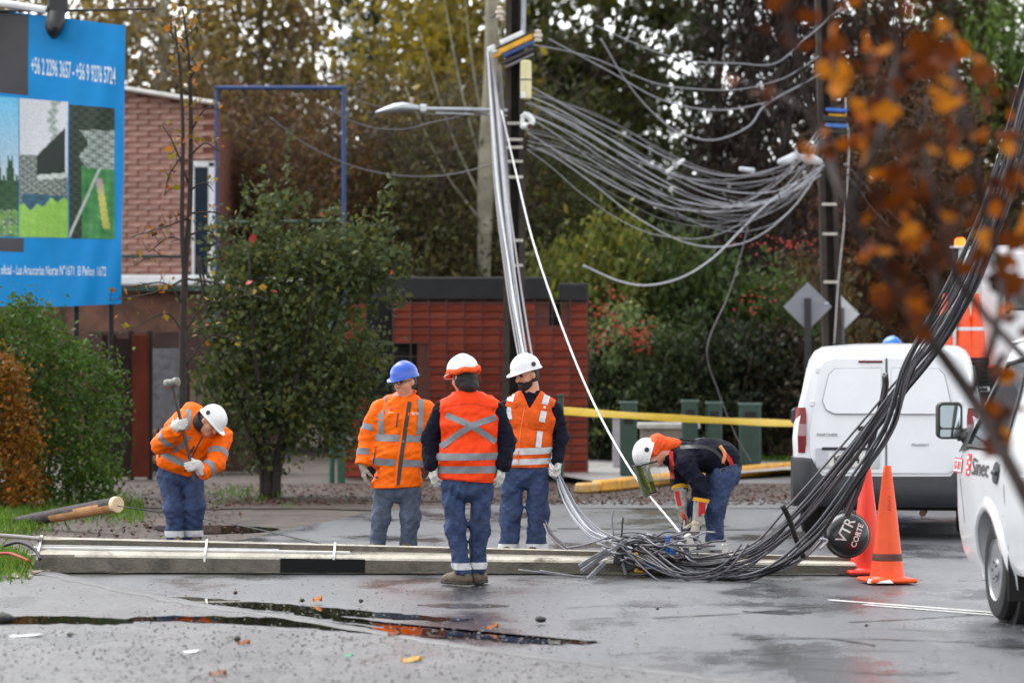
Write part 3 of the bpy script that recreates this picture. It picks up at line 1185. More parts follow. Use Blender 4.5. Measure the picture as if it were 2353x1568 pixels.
# --- worker seen from behind, in front of the pole
def back_man():
    p = Person(25.0, 1073, 'worker seen from behind in red-orange vest with grey X tape and white helmet')
    hf, hu = unit2((-.62, .76, -.18), (-.12, .08, 1))
    hc = p.j(1066, 866, -.02)
    neck = p.j(1076, 898, .0)
    arms = [[p.j(1016, 942), p.j(987, 1006, .02), p.j(990, 1066, -.03)], [p.j(1138, 942), p.j(1163, 1012, .02), p.j(1155, 1066, -.03)]]
    secs = [(p.j(1074, 1110), (.218, .150)), (p.j(1076, 1040), (.222, .155)), (p.j(1078, 975), (.232, .150)), (p.j(1078, 928), (.205, .115)), (p.j(1077, 905), (.085, .085))]
    legs = [[p.j(1040, 1110), p.j(1047, 1210, .02), p.j(1062, 1318, .03)], [p.j(1107, 1110), p.j(1101, 1210, .05), p.j(1096, 1318, .12)]]
    body(p, hc, hu, hf, secs, XV, neck, arms, legs)
    trousers(p, [(p.j(1074, 1116), (.195, .140)), (p.j(1074, 1085), (.185, .135))], legs, [.104, .082, .070], m_jean, .075, 11, band=.145, bw=.052)
    # pocket seams
    # navy sweater
    sw = folds(folds(union([chain([(a, (b[0] - .02, b[1] - .02)) for a, b in secs], XV, .06)] + [limb(a, [.080, .071, .066]) for a in arms], .03), .010, 22, 6), .005, 48, 2)
    swc = cut(sw, p.j(1074, 1098), (0, 0, -1))
    lo, hi = p.box([s[0] for s in secs] + [q for a in arms for q in a], .22)
    p.part('jumper', swc, lo, hi, .0105, m_navy)
    # vest: trunk only, with arm openings
    base = chain(secs, XV, .06)
    arm_f = [limb([a[0] + np.array([.05 * (1 if k else -1), 0, -.02]), a[1]], [.10, .095]) for k, a in enumerate(arms)]
    def vraw(q):
        d = base(q) - .006
        d = smin(d, ellcone(q, p.j(1022, 930), p.j(1132, 930), np.array([0, 1., 0]), (.088, .045), (.088, .045)), .04)
        return d
    vf = folds(folds(vraw, .011, 15, 9), .005, 42, 3)
    def vest(q):
        d = vf(q)
        for k, g in enumerate(arm_f):
            x = (q[:, 0] - p.j(1010 if k == 0 else 1146, 950)[0]) * (1 if k else -1)
            d = np.maximum(d, x - .004 + .016 * np.clip((p.j(0, 960)[2] - q[:, 2]) / .12, -1, 1) * (np.abs(q[:, 2] - p.j(0, 960)[2]) < .2))
        z = q[:, 2]
        d = np.maximum(d, p.j(0, 1104)[2] - z + .03 * np.sin((q[:, 0]) * 9) * .4)
        d = np.maximum(d, (q - p.j(1077, 899)) @ nrm([0, .1, 1]))
        return d
    v = p.part('vest', vest, lo, hi, .010, m_vest_red)
    ring_band(p, 'reflective_band', vf, p.j(1076, 1047), (-.01, 0, 1), XV, .055, m_refl, v)
    ring_band(p, 'reflective_band', vf, p.j(1075, 1077), (-.01, 0, 1), XV, .055, m_refl, v)
    strip(p, 'cross_tape', vf, [(1025, 952), (1082, 976), (1139, 1013)], 14, m_refl, v, n=20)
    strip(p, 'cross_tape', vf, [(1139, 957), (1080, 979), (1012, 1025)], 14, m_refl, v, n=20, lift=.0055)
    strip(p, 'yoke_seam', vf, [(1006, 936), (1077, 926), (1150, 938)], 1.2, M('dark_orange_stitch', S(190, 48, 18), .7), v, n=20)
    strip(p, 'hem_seam', vf, [(1008, 1095), (1077, 1100), (1142, 1101)], 1.2, M('dark_orange_stitch', S(190, 48, 18), .7), v, n=20)
    # hair down to the collar, orange cloth under the helmet
    r = np.cross(hf, hu)
    hr = lambda q: np.maximum(smin(ellipsoid(q, hc - hf * .015 - hu * .012, [r, hf, hu], (.092, .100, .118)), ellipsoid(q, hc - hf * .068 - hu * .085, [r, hf, hu], (.070, .045, .045)), .03), (q - hc) @ hf - .035)
    p.part('hair', folds(hr, .006, 80, 2), hc - .2, hc + .2, .009, m_hair)
    h = helmet(p, hc, hu, hf, m_hat_w, knob=False, lift=.062)
    o = hc + hu * .060
    m = mb(p.root)
    rg = []
    for (e, dz) in ((.004, .004), (.014, -.006), (.018, -.026), (.008, -.040), (-.02, -.038)):
        rg.append([o + r * (.115 + e) * math.cos(t) + hf * (.134 + e) * math.sin(t) * (1.0) + hu * (dz + .008 * math.sin(5 * t) - .006 * math.cos(3 * t)) for t in np.linspace(0, 2 * math.pi, 41)[:-1]])
    m.loft(rg, True, False)
    m.build('neck_cloth', m_hood, h, smooth=True)
    hand(p, arms[0][2] + np.array([.008, 0, -.0]), (.12, -.1, -1), (.8, .5, 0), (.0, 1, 0), 26, m_glove, cuff=.042, scale=1.05)
    hand(p, arms[1][2] + np.array([-.006, 0, -.0]), (-.12, -.1, -1), (-.8, .5, 0), (.0, 1, 0), 26, m_glove, cuff=.042, scale=1.05)
    boot(p, np.array([legs[0][2][0], legs[0][2][1], p.o[2] + .09]), (-.62, .6, 0))
    boot(p, np.array([legs[1][2][0], legs[1][2][1], p.o[2] + .09]), (.25, 1, 0))
back_man()

# --- bearded worker in the faded vest, hand on the cables
def beard_man():
    p = Person(28.4, 1202, 'bearded worker in faded orange vest with pale tapes, gripping loose cables behind the pole')
    hf, hu = unit2((-.80, -.54, -.20), (-.20, -.04, 1))
    hc = p.j(1211, 861, -.02)
    neck = p.j(1221, 892)
    arms = [[p.j(1166, 936), p.j(1142, 1000, .06), p.j(1150, 1055, -.02)], [p.j(1272, 938), p.j(1289, 1004, .02), p.j(1281, 1055, -.05)]]
    secs = [(p.j(1206, 1078), (.205, .150)), (p.j(1209, 1015), (.208, .150)), (p.j(1216, 958), (.212, .145)), (p.j(1219, 922), (.180, .112)), (p.j(1220, 902), (.082, .082))]
    legs = [[p.j(1178, 1085), p.j(1173, 1175), p.j(1170, 1262)], [p.j(1233, 1085), p.j(1236, 1175), p.j(1230, 1262)]]
    body(p, hc, hu, hf, secs, XV, neck, arms, legs)
    eyes(p, hc, hu, hf)
    trousers(p, [(p.j(1205, 1090), (.200, .140)), (p.j(1206, 1062), (.190, .135))], legs, [.112, .098, .094], m_jean, .055, 31, band=.09, bw=.06)
    sw = folds(folds(union([chain([(a, (b[0] - .015, b[1] - .015)) for a, b in secs], XV, .06)] + [limb(a, [.080, .071, .058]) for a in arms], .03), .010, 22, 16), .005, 48, 12)
    swc = cut(cut(sw, p.j(1206, 1072), (0, 0, -1)), p.j(1221, 895), (0, 0, 1))
    lo, hi = p.box([s[0] for s in secs] + [q for a in arms for q in a], .22)
    p.part('jumper', swc, lo, hi, .0105, m_navy)
    col = limb([p.j(1221, 910), p.j(1221, 884, .01)], [.088, .074])
    p.part('jumper_collar', cut(folds(col, .003, 60, 1), p.j(1221, 896), (0, -.35, 1)), p.j(1221, 900) - .15, p.j(1221, 900) + .15, .009, m_navy)
    base = chain(secs, XV, .06)
    def vraw(q):
        d = base(q) - .008
        return smin(d, ellcone(q, p.j(1174, 926), p.j(1264, 926), np.array([0, 1., 0]), (.088, .045), (.088, .045)), .04)
    vf = folds(folds(vraw, .010, 16, 19), .005, 42, 13)
    apex = p.j(1216, 938)
    def vest(q):
        d = vf(q)
        for k in (0, 1):
            x = (q[:, 0] - p.j(1157 if k == 0 else 1281, 950)[0]) * (1 if k else -1)
            d = np.maximum(d, x + .020 * np.clip((p.j(0, 955)[2] - q[:, 2]) / .12, -1, 1) * (np.abs(q[:, 2] - p.j(0, 955)[2]) < .2))
        d = np.maximum(d, p.j(0, 1073)[2] - q[:, 2])
        # V neck at the front, round neck at the back
        nv = .52 * (q[:, 2] - apex[2]) - np.abs(q[:, 0] - apex[0] - .10 * (q[:, 2] - apex[2]))
        d = np.maximum(d, np.where(q[:, 1] < p.o[1] + .02, nv * .88, -1))
        return np.maximum(d, (q - p.j(1221, 897)) @ nrm([0, .1, 1]))
    v = p.part('vest', vest, lo, hi, .010, m_vest_old)
    ring_band(p, 'reflective_band', vf, p.j(1207, 1035), (-.03, 0, 1), XV, .058, m_refl_w, v)
    ring_band(p, 'reflective_band', vf, p.j(1206, 1059), (-.03, 0, 1), XV, .052, m_refl_w, v)
    strip(p, 'shoulder_tape', vf, [(1186, 888), (1176, 903), (1171, 921)], 15, m_refl_w, v)
    strip(p, 'shoulder_tape', vf, [(1167, 934), (1170, 962)], 13, m_refl_w, v)
    strip(p, 'shoulder_tape', vf, [(1264, 892), (1256, 910), (1251, 928)], 15, m_refl_w, v)
    strip(p, 'shoulder_tape', vf, [(1249, 943), (1244, 968)], 14, m_refl_w, v, lift=.006)
    strip(p, 'shoulder_tape', vf, [(1240, 989), (1236, 1026)], 13, m_refl_w, v, lift=.010)
    strip(p, 'front_zip', vf, [(1204, 938), (1194, 1000), (1190, 1070)], 2.5, M('orange_zip', S(250, 110, 50), .6), v, lift=.006)
    for (x0, x1, y) in ((1237, 1267, 932), (1160, 1186, 926), (1218, 1266, 977), (1165, 1184, 973)):
        strip(p, 'pocket_flap', vf, [(x0, y), (x1, y + 4)], 11, m_vest_old, v, lift=.010, n=6)
    strip(p, 'pocket', vf, [(1217, 1005), (1262, 1008)], 34, m_vest_old, v, lift=.0035, n=8, m=6)
    strip(p, 'round_badge', vf, [(1248, 934), (1253, 934)], 6, M('white_badge', S(230, 225, 222), .6), v, lift=.012, n=3)
    r = np.cross(hf, hu)
    A = [r, hf, hu]
    hr = lambda q: np.maximum(np.maximum(ellipsoid(q, hc - hf * .016, A, (.085, .098, .112)), (q - hc) @ hf - .010), -((q - hc) @ hu) - .07)
    p.part('hair', folds(hr, .003, 90, 2), hc - .16, hc + .16, .0085, m_hair)
    hd = head_sdf(hc, hu, hf)
    def beard(q):
        d = hd(q) - .007
        w = (q - hc) @ hu
        fr = (q - hc) @ hf
        sd_ = np.abs((q - hc) @ r)
        low = np.maximum(w + .054 - .25 * np.clip(.06 - fr, 0, .1), .0 - fr)
        mous = np.maximum(np.maximum(w + .040, -.066 - w), np.maximum(.06 - fr, sd_ - .042))
        return np.maximum(d, np.minimum(low, mous))
    p.part('beard', folds(beard, .004, 110, 5), hc - .16, hc + .16, .0075, m_hair)
    h = helmet(p, hc, hu, hf, m_hat_w, lift=.066, k=1.05)
    hand(p, arms[1][2] + np.array([-.0, 0, -.02]), (-.12, -.15, -1), (-.75, -.5, 0), (-.3, -1, 0), 62, m_glove, cuff=.04, scale=1.08, tcurl=60)
    hand(p, arms[0][2], (.05, -.1, -1), (.9, .3, 0), (0, -1, 0), 25, m_glove, cuff=.04)
    for l in legs:
        boot(p, np.array([l[2][0], l[2][1], p.o[2] + .08]), (-.3, -1, 0))
    return p
BM = beard_man()

# --- worker bent over on the left with a sledgehammer
def hammer_man():
    p = Person(29.9, 425, 'worker in orange coat leaning forward and raising a sledgehammer at the pole foot')
    hf, hu = unit2((.62, -.48, -.62), (.68, -.10, .72))
    hc = p.j(488, 968, -.28)
    neck = p.j(462, 972, -.20)
    # his right arm (picture left) lifts the shaft, his left arm (picture right) holds it low
    arms = [[p.j(418, 965, -.12), p.j(375, 1020, -.26), p.j(418, 982, -.46)], [p.j(515, 1003, -.14), p.j(502, 1062, -.30), p.j(471, 1083, -.42)]]
    sv = nrm([.93, -.05, -.36])
    secs = [(p.j(402, 1082, .05), (.195, .165)), (p.j(413, 1050, .0), (.215, .175)), (p.j(440, 1005, -.09), (.235, .165)), (p.j(460, 978, -.16), (.185, .12)), (p.j(468, 968, -.19), (.09, .09))]
    legs = [[p.j(387, 1088, .06), p.j(401, 1165, .0), p.j(402, 1246, .04)], [p.j(441, 1092, .06), p.j(446, 1165, .02), p.j(440, 1246, .12)]]
    body(p, hc, hu, hf, secs, sv, neck, arms, legs)
    eyes(p, hc, hu, hf)
    trousers(p, [(p.j(412, 1088, .05), (.205, .15)), (p.j(410, 1062, .04), (.20, .15))], legs, [.118, .098, .088], m_jean, .04, 41, band=.12, bw=.058)
    tf = folds(folds(chain(secs, sv, .06), .013, 14, 22), .005, 40, 8)
    ar = [.100, .092, .078]
    af = [folds(folds(limb(a, ar), .011, 19, 24), .005, 42, 9) for a in arms]
    hood = lambda q: smin(ellipsoid(q, p.j(452, 945, -.10), [nrm([.8, 0, -.5]), nrm([0, 1., 0]), nrm([.5, 0, .8])], (.125, .10, .075)), ellipsoid(q, p.j(440, 955, -.08), [XV, [0, 1., 0], [0, 0, 1.]], (.10, .10, .07)), .05)
    jf = union([tf] + af + [hood], .035)
    jc = cut(jf, p.j(400, 1080, .05), (-.30, .10, -1))
    for a in arms:
        b = a[2]; d = nrm(a[2] - a[1])
        jc = (lambda g0, b, d: lambda q: np.maximum(g0(q), np.where(np.linalg.norm(q - b, axis=1) < .15, (q - b) @ d, -1)))(jc, b, d)
    nk = p.j(478, 966, -.24)
    jc = (lambda g0: lambda q: np.maximum(g0(q), .075 - np.linalg.norm((q - nk), axis=1)))(jc)
    lo, hi = p.box([s[0] for s in secs] + [q for a in arms for q in a] + [p.j(450, 935, -.1)], .26)
    co = p.part('coat', jc, lo, hi, .0105, m_orange)
    # dark lining standing round the neck
    m = mb(p.root)
    ax = nrm([.55, -.45, .55])
    s1 = nrm(np.cross(ax, [0, 0, 1.])); s2 = np.cross(s1, ax)
    rg = []
    for rr, h in ((.105, -.03), (.115, .03), (.108, .065), (.098, .06), (.09, -.0)):
        rg.append([nk - ax * .035 + s1 * rr * math.cos(t) + s2 * rr * math.sin(t) + ax * h for t in np.linspace(0, 2 * math.pi, 27)[:-1]])
    m.loft(rg, True, False)
    m.build('collar', M('dark_collar_lining', S(40, 34, 38), .8), co, smooth=True)
    axis = secs[2][0] - secs[1][0]
    ring_band(p, 'reflective_band', tf, p.j(415, 1047, 0), axis + np.array([.05, 0, .22]), sv, .062, m_refl, co)
    for k, a in enumerate(arms):
        for (i, t) in ((0, .62), (1, .5)):
            if k == 0 and i == 0:
                continue
            cc = a[i] + (a[i + 1] - a[i]) * t
            ring_band(p, 'sleeve_band', af[k], cc, a[i + 1] - a[i], np.array([0, 1., 0]), .058, m_refl, co, reach=.22, n=26)
    strip(p, 'shoulder_tape', jf, [(438, 938), (440, 955), (436, 985)], 12, m_refl, co, reach=.9)
    strip(p, 'chest_tape', tf, [(441, 1000), (425, 1020), (404, 1034)], 11, m_refl, co, reach=.9)
    strip(p, 'chest_tape', tf, [(505, 1008), (490, 1030)], 11, m_refl, co, reach=.9)
    strip(p, 'front_zip', tf, [(472, 1000), (450, 1040), (428, 1082)], 3, m_dark_zip, co, lift=.007, reach=.9)
    strip(p, 'chest_pocket_zip', tf, [(453, 1022), (438, 1046)], 3, m_dark_zip, co, lift=.007, reach=.9)
    strip(p, 'hand_pocket_zip', tf, [(369, 1036), (367, 1050)], 3, m_dark_zip, co, lift=.007, reach=.9)
    r = np.cross(hf, hu); A = [r, hf, hu]
    hr = lambda q: np.maximum(np.maximum(ellipsoid(q, hc - hf * .016, A, (.085, .098, .112)), (q - hc) @ hf - .005), -((q - hc) @ hu) - .075)
    p.part('hair', folds(hr, .003, 90, 2), hc - .16, hc + .16, .0085, m_hair)
    helmet(p, hc, hu, hf, m_hat_w, lift=.052, k=1.03)
    # sledgehammer
    top, bot = V3(P(407, 875, 29.9)), V3(P(453, 1074, 29.9))
    top[1] -= .50; bot[1] -= .46
    sdv = nrm(bot - top)
    hg = empty('sledgehammer', Vector(bot))
    tag(hg, 'sledgehammer with worn steel head held up by the leaning worker', 'sledgehammer')
    m = mb(hg); m.tube([top + sdv * .0, top * .5 + bot * .5, bot + sdv * .10], [.017, .016, .017], 10); m.build('handle', M('dark_wood_handle', S(62, 50, 46), .55, var=.3, scale=20), hg, smooth=40)
    m = mb(hg)
    hx = nrm([.86, -.45, -.30]); hx = nrm(hx - sdv * np.dot(hx, sdv)); hy = np.cross(sdv, hx)
    rot = Matrix([Vector(hx), Vector(hy), Vector(sdv)]).transposed()
    m.lathe([(.028, -.078), (.044, -.068), (.046, -.03), (.038, -.018), (.038, .018), (.046, .03), (.044, .068), (.028, .078)], 12, top + sdv * .015, hx)
    m.build('hammer_head', M('worn_steel', S(112, 112, 110), .5, metal=.3, var=.3, scale=14, dirt=(S(120, 100, 78), 12, .55)), hg, smooth=35)
    for k, t in ((0, .49), (1, .96)):
        w = top + (bot - top) * t
        a = arms[k]
        fd = nrm(a[2] - a[1])
        toward = nrm(w - a[2])
        # knuckles wrap the shaft: wrist sits beside the handle
        dr = nrm(np.cross(sdv, [0, 1., 0]) * (1 if k == 0 else -1) + np.array([0, -.45, 0]))
        wr = w - dr * .085 + np.array([0, -.032, 0])
        hand(p, wr, dr, (0, 1, 0), -sdv, 72, m_glove, back=a[2] - fd * .015, scale=1.05, tcurl=70)
    for l in legs:
        boot(p, np.array([l[2][0], l[2][1], p.o[2] + .08]), (.35, -1, 0))
hammer_man()

# --- worker doubled over at the cable tangle
def bent_man():
    p = Person(28.7, 1625, 'worker in navy jumper and harness doubled over the cable tangle, wearing a tinted face shield')
    hf, hu = unit2((-.28, -.18, -.94), (-.95, -.05, .25))
    hc = p.j(1493, 1042, -.05)
    neck = p.j(1530, 1044, -.02)
    sv = np.array([0, 1., 0])
    secs = [(p.j(1668, 1082, .0), (.17, .15)), (p.j(1655, 1052, .0), (.175, .155)), (p.j(1618, 1044, .0), (.20, .135)), (p.j(1575, 1052, .0), (.205, .125)), (p.j(1545, 1050, .0), (.12, .10))]
    arms = [[p.j(1572, 1066, -.19), p.j(1598, 1102, -.25), p.j(1606, 1144, -.27)], [p.j(1560, 1064, .17), p.j(1562, 1100, .13), p.j(1563, 1122, .05)]]
    legs = [[p.j(1662, 1090, -.11), p.j(1640, 1165, -.12), p.j(1639, 1250, -.10)], [p.j(1656, 1092, .11), p.j(1596, 1172, .10), p.j(1582, 1250, .08)]]
    body(p, hc, hu, hf, secs, sv, neck, arms, legs)
    eyes(p, hc, hu, hf)
    trousers(p, [(p.j(1664, 1084), (.175, .155)), (p.j(1666, 1078), (.175, .15))], legs, [.118, .094, .084], m_jean, .05, 51, sv=sv, band=.09, bw=.07)
    sw = folds(folds(union([chain(secs, sv, .07)] + [limb(a, [.100, .082, .074]) for a in arms], .04), .012, 18, 36), .005, 46, 32)
    sw_t = folds(folds(chain(secs, sv, .07), .012, 18, 36), .005, 46, 32)
    sw_a = folds(folds(union([limb(a, [.100, .082, .074]) for a in arms], .04), .012, 18, 36), .005, 46, 32)
    swc = union([cut(sw_t, p.j(1668, 1092), (.45, 0, -1)), sw_a], .04)
    lo, hi = p.box([s[0] for s in secs] + [q for a in arms for q in a], .24)
    ju = p.part('jumper', swc, lo, hi, .0105, m_navy)
    # gauntlets: yellow cuff, pale leather, red patch
    m_yel = M('yellow_cuff', S(225, 165, 30), .6)
    m_redp = M('red_patch', S(200, 28, 40), .6, var=.15)
    m_gre = M('grey_gauntlet', S(178, 172, 164), .7, var=.25, scale=14, bump=.4, dirt=(S(110, 100, 90), 10, .58))
    for k in (0, 1):
        w = arms[k][2]
        e = p.j(1598, 1192, -.28) if k == 0 else p.j(1566, 1170, -.05)
        gf = folds(limb([w, e], [.068, .046]), .003, 50, 4)
        gl = p.part('gauntlet', cut(cut(gf, w, w - e), e, e - w), *p.box([w, e], .12), .008, m_gre)
        ring_band(p, 'cuff', limb([w - (e - w) * .2, e], [.074, .046]), w + (e - w) * .02, e - w, sv, .034, m_yel, gl, reach=.2, n=24, lift=.006)
        x, y = (1612, 1163) if k == 0 else (1554, 1142)
        strip(p, 'red_panel', gf, [(x, y - 15), (x - (1 if k == 0 else -6), y + 18)], 24 if k == 0 else 10, m_redp, gl, n=6, reach=.6)
        dr = nrm(np.array([-.25, -.1, -1.0])) if k == 0 else nrm(np.array([.15, -.35, -1.0]))
        hand(p, e, dr, (-.5, .6, 0) if k == 0 else (.7, .6, 0), (-.8, -.5, 0), 58, m_glove_d if k else M('worn_leather_glove', S(196, 186, 168), .7, var=.2, scale=18, bump=.4, dirt=(S(140, 120, 96), 14, .55)), cuff=.02, scale=1.1, tcurl=50)
    # harness
    m_strap = M('red_harness_strap', S(190, 42, 36), .7, var=.2)
    m_buck = M('steel_buckle', S(90, 92, 98), .35, metal=.8)
    hs_ = empty('safety_harness', (0, 0, 0)); hs_.parent = p.root
    def hstrip(nm, ln, w, mat, **kw):
        return strip(p, nm, sw, ln, w, mat, hs_, reach=.7, **kw)
    hstrip('shoulder_strap', [(1540, 1035), (1541, 1062), (1546, 1100)], 9, m_strap, n=12)
    hstrip('back_strap', [(1560, 1026), (1595, 1024), (1632, 1030), (1655, 1050), (1664, 1072)], 8, m_black, n=16)
    hstrip('hip_strap', [(1658, 1035), (1676, 1060), (1676, 1085), (1660, 1102)], 10, m_strap, n=14, lift=.008)
    hstrip('waist_strap', [(1646, 1108), (1660, 1098), (1674, 1088)], 12, m_black, n=8, lift=.012)
    m = mb(p.root)
    c = p.j(1659, 1082, -.20)
    m.tube([c + np.array([.032 * math.cos(t), 0, .036 * math.sin(t)]) for t in np.linspace(0, 2 * math.pi, 17)], .007, 6)
    m.build('ring', m_buck, hs_, smooth=True)
    m = mb(p.root)
    m.box(p.j(1652, 1104, -.20), (.05, .012, .05), Matrix.Rotation(R(35), 3, 'Y'), .005)
    m.box(p.j(1652, 1104, -.208), (.03, .012, .03), Matrix.Rotation(R(35), 3, 'Y'), .004)
    m.build('buckle', m_buck, hs_)
    m = mb(p.root)
    m.tube(spline([p.j(1650, 1022, -.19), p.j(1661, 1040, -.2), p.j(1657, 1062, -.2)], 5), .016, 7)
    m.build('orange_lanyard_hook', M('tan_hook', S(205, 140, 84), .5), hs_, smooth=True)
    m = mb(p.root)
    m.box(p.j(1608, 1008, -.02), (.09, .05, .02), Matrix.Rotation(R(-8), 3, 'Y'), .006)
    m.build('back_plate', m_buck, hs_)
    m = mb(p.root)
    m.tube([p.j(1561, 1007, -.03), p.j(1582, 1010, -.03), p.j(1612, 1013, -.03)], .010, 6)
    m.build('lanyard_end', m_black, hs_)
    # tools pouch at the hip
    # helmet, hood, shield
    h = helmet(p, hc, hu, hf, m_hat_w, lift=.030, k=1.06)
    r = np.cross(hf, hu)
    hx = lambda q: smin(ellipsoid(q, p.j(1498, 1034, -.03), [r, hf, hu], (.130, .140, .070)), rcone(q, p.j(1512, 1020, -.02), p.j(1552, 1022, .0), .085, .062), .05)
    hcut = lambda q: np.maximum(np.maximum(folds(hx, .006, 34, 8)(q), (q - hc) @ hf - .03 - .30 * np.clip((q - hc) @ hu + .02, -.2, .2)), (q - hc) @ hu - .055)
    p.part('neck_hood', hcut, hc - np.array([.15, .25, .25]), hc + np.array([.40, .25, .25]), .010, m_hood)
    m_vis = M('tinted_face_shield', S(70, 82, 10), .08, var=.3, scale=5, spec=.6, alpha=.93, trans=.35)
    m_clr = M('clear_face_shield', S(150, 160, 140), .08, alpha=.35, spec=.6)
    top_c = p.j(1476, 1068, -.05)
    dn = nrm(np.array([.32, 0, -1.0]))
    def arcgrid(t0, t1, l0, l1, nu=14, nv=6):
        rows = []
        fw = nrm(np.array([-1., -.15, -.25]))
        sd = np.array([0, -1., 0])
        for i in range(nu + 1):
            t = t0 + (t1 - t0) * i / nu
            rows.append([top_c + np.array([.075, 0, 0]) + fw * .16 * math.cos(t) + sd * .15 * math.sin(t) + dn * (l0 + (l1 - l0) * j / nv) for j in range(nv + 1)])
        return rows
    m = mb(p.root)
    m.loft(arcgrid(-1.45, .95, -.03, .245), False)
    o = m.build('face_shield', m_vis, h, smooth=True)
    m = mb(p.root)
    m.loft(arcgrid(.97, 1.95, -.05, .13), False)
    m.build('clear_side_shield', m_clr, h, smooth=True)
    m = mb(p.root)
    m.tube([q[6] for q in arcgrid(-1.45, .95, -.03, .245)], .006, 6)
    m.tube([q[0] for q in arcgrid(-1.45, 1.95, -.03, .245)], .008, 6)
    m.build('shield_frame', m_black, h, smooth=True)
    # cutters in his hand
    cu = empty('cable_cutters', Vector(p.j(1568, 1195, -.10)))
    tag(cu, 'red handled cutters in the bent worker\'s glove', 'cutters')
    m = mb(cu); m.tube([p.j(1564, 1176, -.12), p.j(1569, 1186, -.14), p.j(1570, 1192, -.14)], [.014, .017, .012], 8); m.build('handle', M('red_grip', S(205, 30, 28), .4), cu, smooth=True)
    m = mb(cu); m.bar(p.j(1570, 1190, -.14), p.j(1569, 1209, -.14), .012, .018, .003); m.build('blade', M('bright_steel', S(205, 205, 205), .3, metal=.7), cu)
    for l in legs:
        boot(p, np.array([l[2][0], l[2][1], p.o[2] + .08]), (-1, -.25, 0), M('grey_safety_boot', S(150, 150, 148), .6, var=.3, dirt=(S(70, 66, 60), 9, .5)))
bent_man()
# ------------------------------------------------------------------ fallen concrete pole
def fallen_pole():
    root = empty('fallen_concrete_pole', G(1040, 1318))
    tag(root, 'long grey concrete utility pole lying across the wet road with conduit strapped on', 'utility pole')
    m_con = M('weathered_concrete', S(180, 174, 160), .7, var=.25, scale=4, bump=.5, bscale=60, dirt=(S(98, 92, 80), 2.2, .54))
    m_con2 = M('shaded_concrete_face', S(104, 98, 87), .7, var=.3, scale=5, bump=.5, bscale=60, dirt=(S(72, 68, 60), 2.6, .52))
    xa, xb = G(92, 1314), G(2004, 1318)
    def sec(t):
        base = xa.lerp(xb, t)
        h = .142 * (1 - t) + .078 * t
        ex, ez = .25 * (1 - t) + .15 * t, .140 * (1 - t) + .055 * t
        e = Vector((0, ex, ez)); L = e.length; e /= L
        nn = Vector((0, e.z, -e.y))       # into the pole
        B = base + Vector((0, 0, h))
        rc = .05 * (1 - t) + .028 * t
        A2 = base + Vector((0, .012, 0))
        pts = [base + Vector((0, 0, .012)), base + Vector((0, .0, h - .012)), B + e * .012,
               B + e * (L * .27), B + e * (L * .33) + nn * rc, B + e * (L * .80) + nn * rc, B + e * (L * .86), B + e * (L - .01),
               B + e * L + Vector((0, .012, -.012)), base + Vector((0, ex + .05, ez * .35)), base + Vector((0, ex * .9, 0)), A2]
        return pts
    N = 24
    rings = [sec(i / N) for i in range(N + 1)]
    rj = random.Random(4)
    # ragged snapped foot
    for i in range(len(rings[0])):
        rings[0][i] = rings[0][i] + Vector((rj.uniform(-.10, .07), 0, rj.uniform(-.01, .01)))
    m = mb(root); m.loft(rings)
    o = m.build('shaft', m_con, root)
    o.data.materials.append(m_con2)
    for p in o.data.polygons:      # shade of the near side face, put in as a darker concrete
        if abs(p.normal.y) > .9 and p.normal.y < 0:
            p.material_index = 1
    # black painted band on the near face
    def tx(x): return (x - 92) / (2004 - 92)
    m = mb(root)
    rg = []
    for x in (647, 700, 760, 842):
        t = tx(x); s = sec(t)
        rg.append([s[0] + Vector((0, -.003, -.008)), s[1] + Vector((0, -.003, .008)), s[1] + Vector((0, .001, .008)), s[0] + Vector((0, .001, -.008))])
    m.loft(rg)
    m.build('black_band', M('black_bitumen', S(13, 13, 14), .6, var=.3, spec=.2), root)
    # conduits in the recess and the straps across
    def on(t, k, up):
        s = sec(t)
        p = s[4].lerp(s[5], k)
        e = (s[5] - s[4]).normalized(); nn = Vector((0, -e.z, e.y))
        return p + nn * up
    m_pipe = M('galvanised_conduit', S(185, 186, 184), .4, metal=.35, var=.12)
    for (k, r_, x0, x1, up) in ((.42, .016, 60, 806, .018), (.78, .010, 75, 640, .012)):
        m = mb(root); m.tube([on(tx(x0 + (x1 - x0) * i / 12), k, up) for i in range(13)], r_, 8); m.build('conduit', m_pipe, root, smooth=40)
    for x in (86, 472, 770):
        t = tx(x); s = sec(t)
        m = mb(root)
        w = Vector((.009, 0, 0)); up = Vector((0, -.003, .006))
        path = [s[1] + Vector((0, -.004, -.03 if x < 700 else .0)), s[2] + up, s[3] + up, on(t, .42, .040), s[6] + up, s[7] + up + Vector((0, 0, .002))]
        rg = [[q - w, q + w, q + w + Vector((0, -.002, .006)), q - w + Vector((0, -.002, .006))] for q in path]
        m.loft(rg)
        m.build('strap', M('steel_strap', S(205, 205, 200), .45, metal=.2, var=.1), root)
    # bolt holes along the thin end
    for x in (1600, 1690, 1780, 1870, 1925, 1975):
        s = sec(tx(x))
        c = s[0].lerp(s[1], .5)
        m = mb(root); m.lathe([(.009, 0), (.012, .002), (.012, .005), (.006, .005)], 8, c + Vector((0, .002, 0)), (0, -1, 0)); m.build('bolt', m_black, root)
    m = mb(root)
    for x, dz in ((470, 0),):
        s = sec(tx(x))
    return sec, tx
POLE_SEC, POLE_TX = fallen_pole()

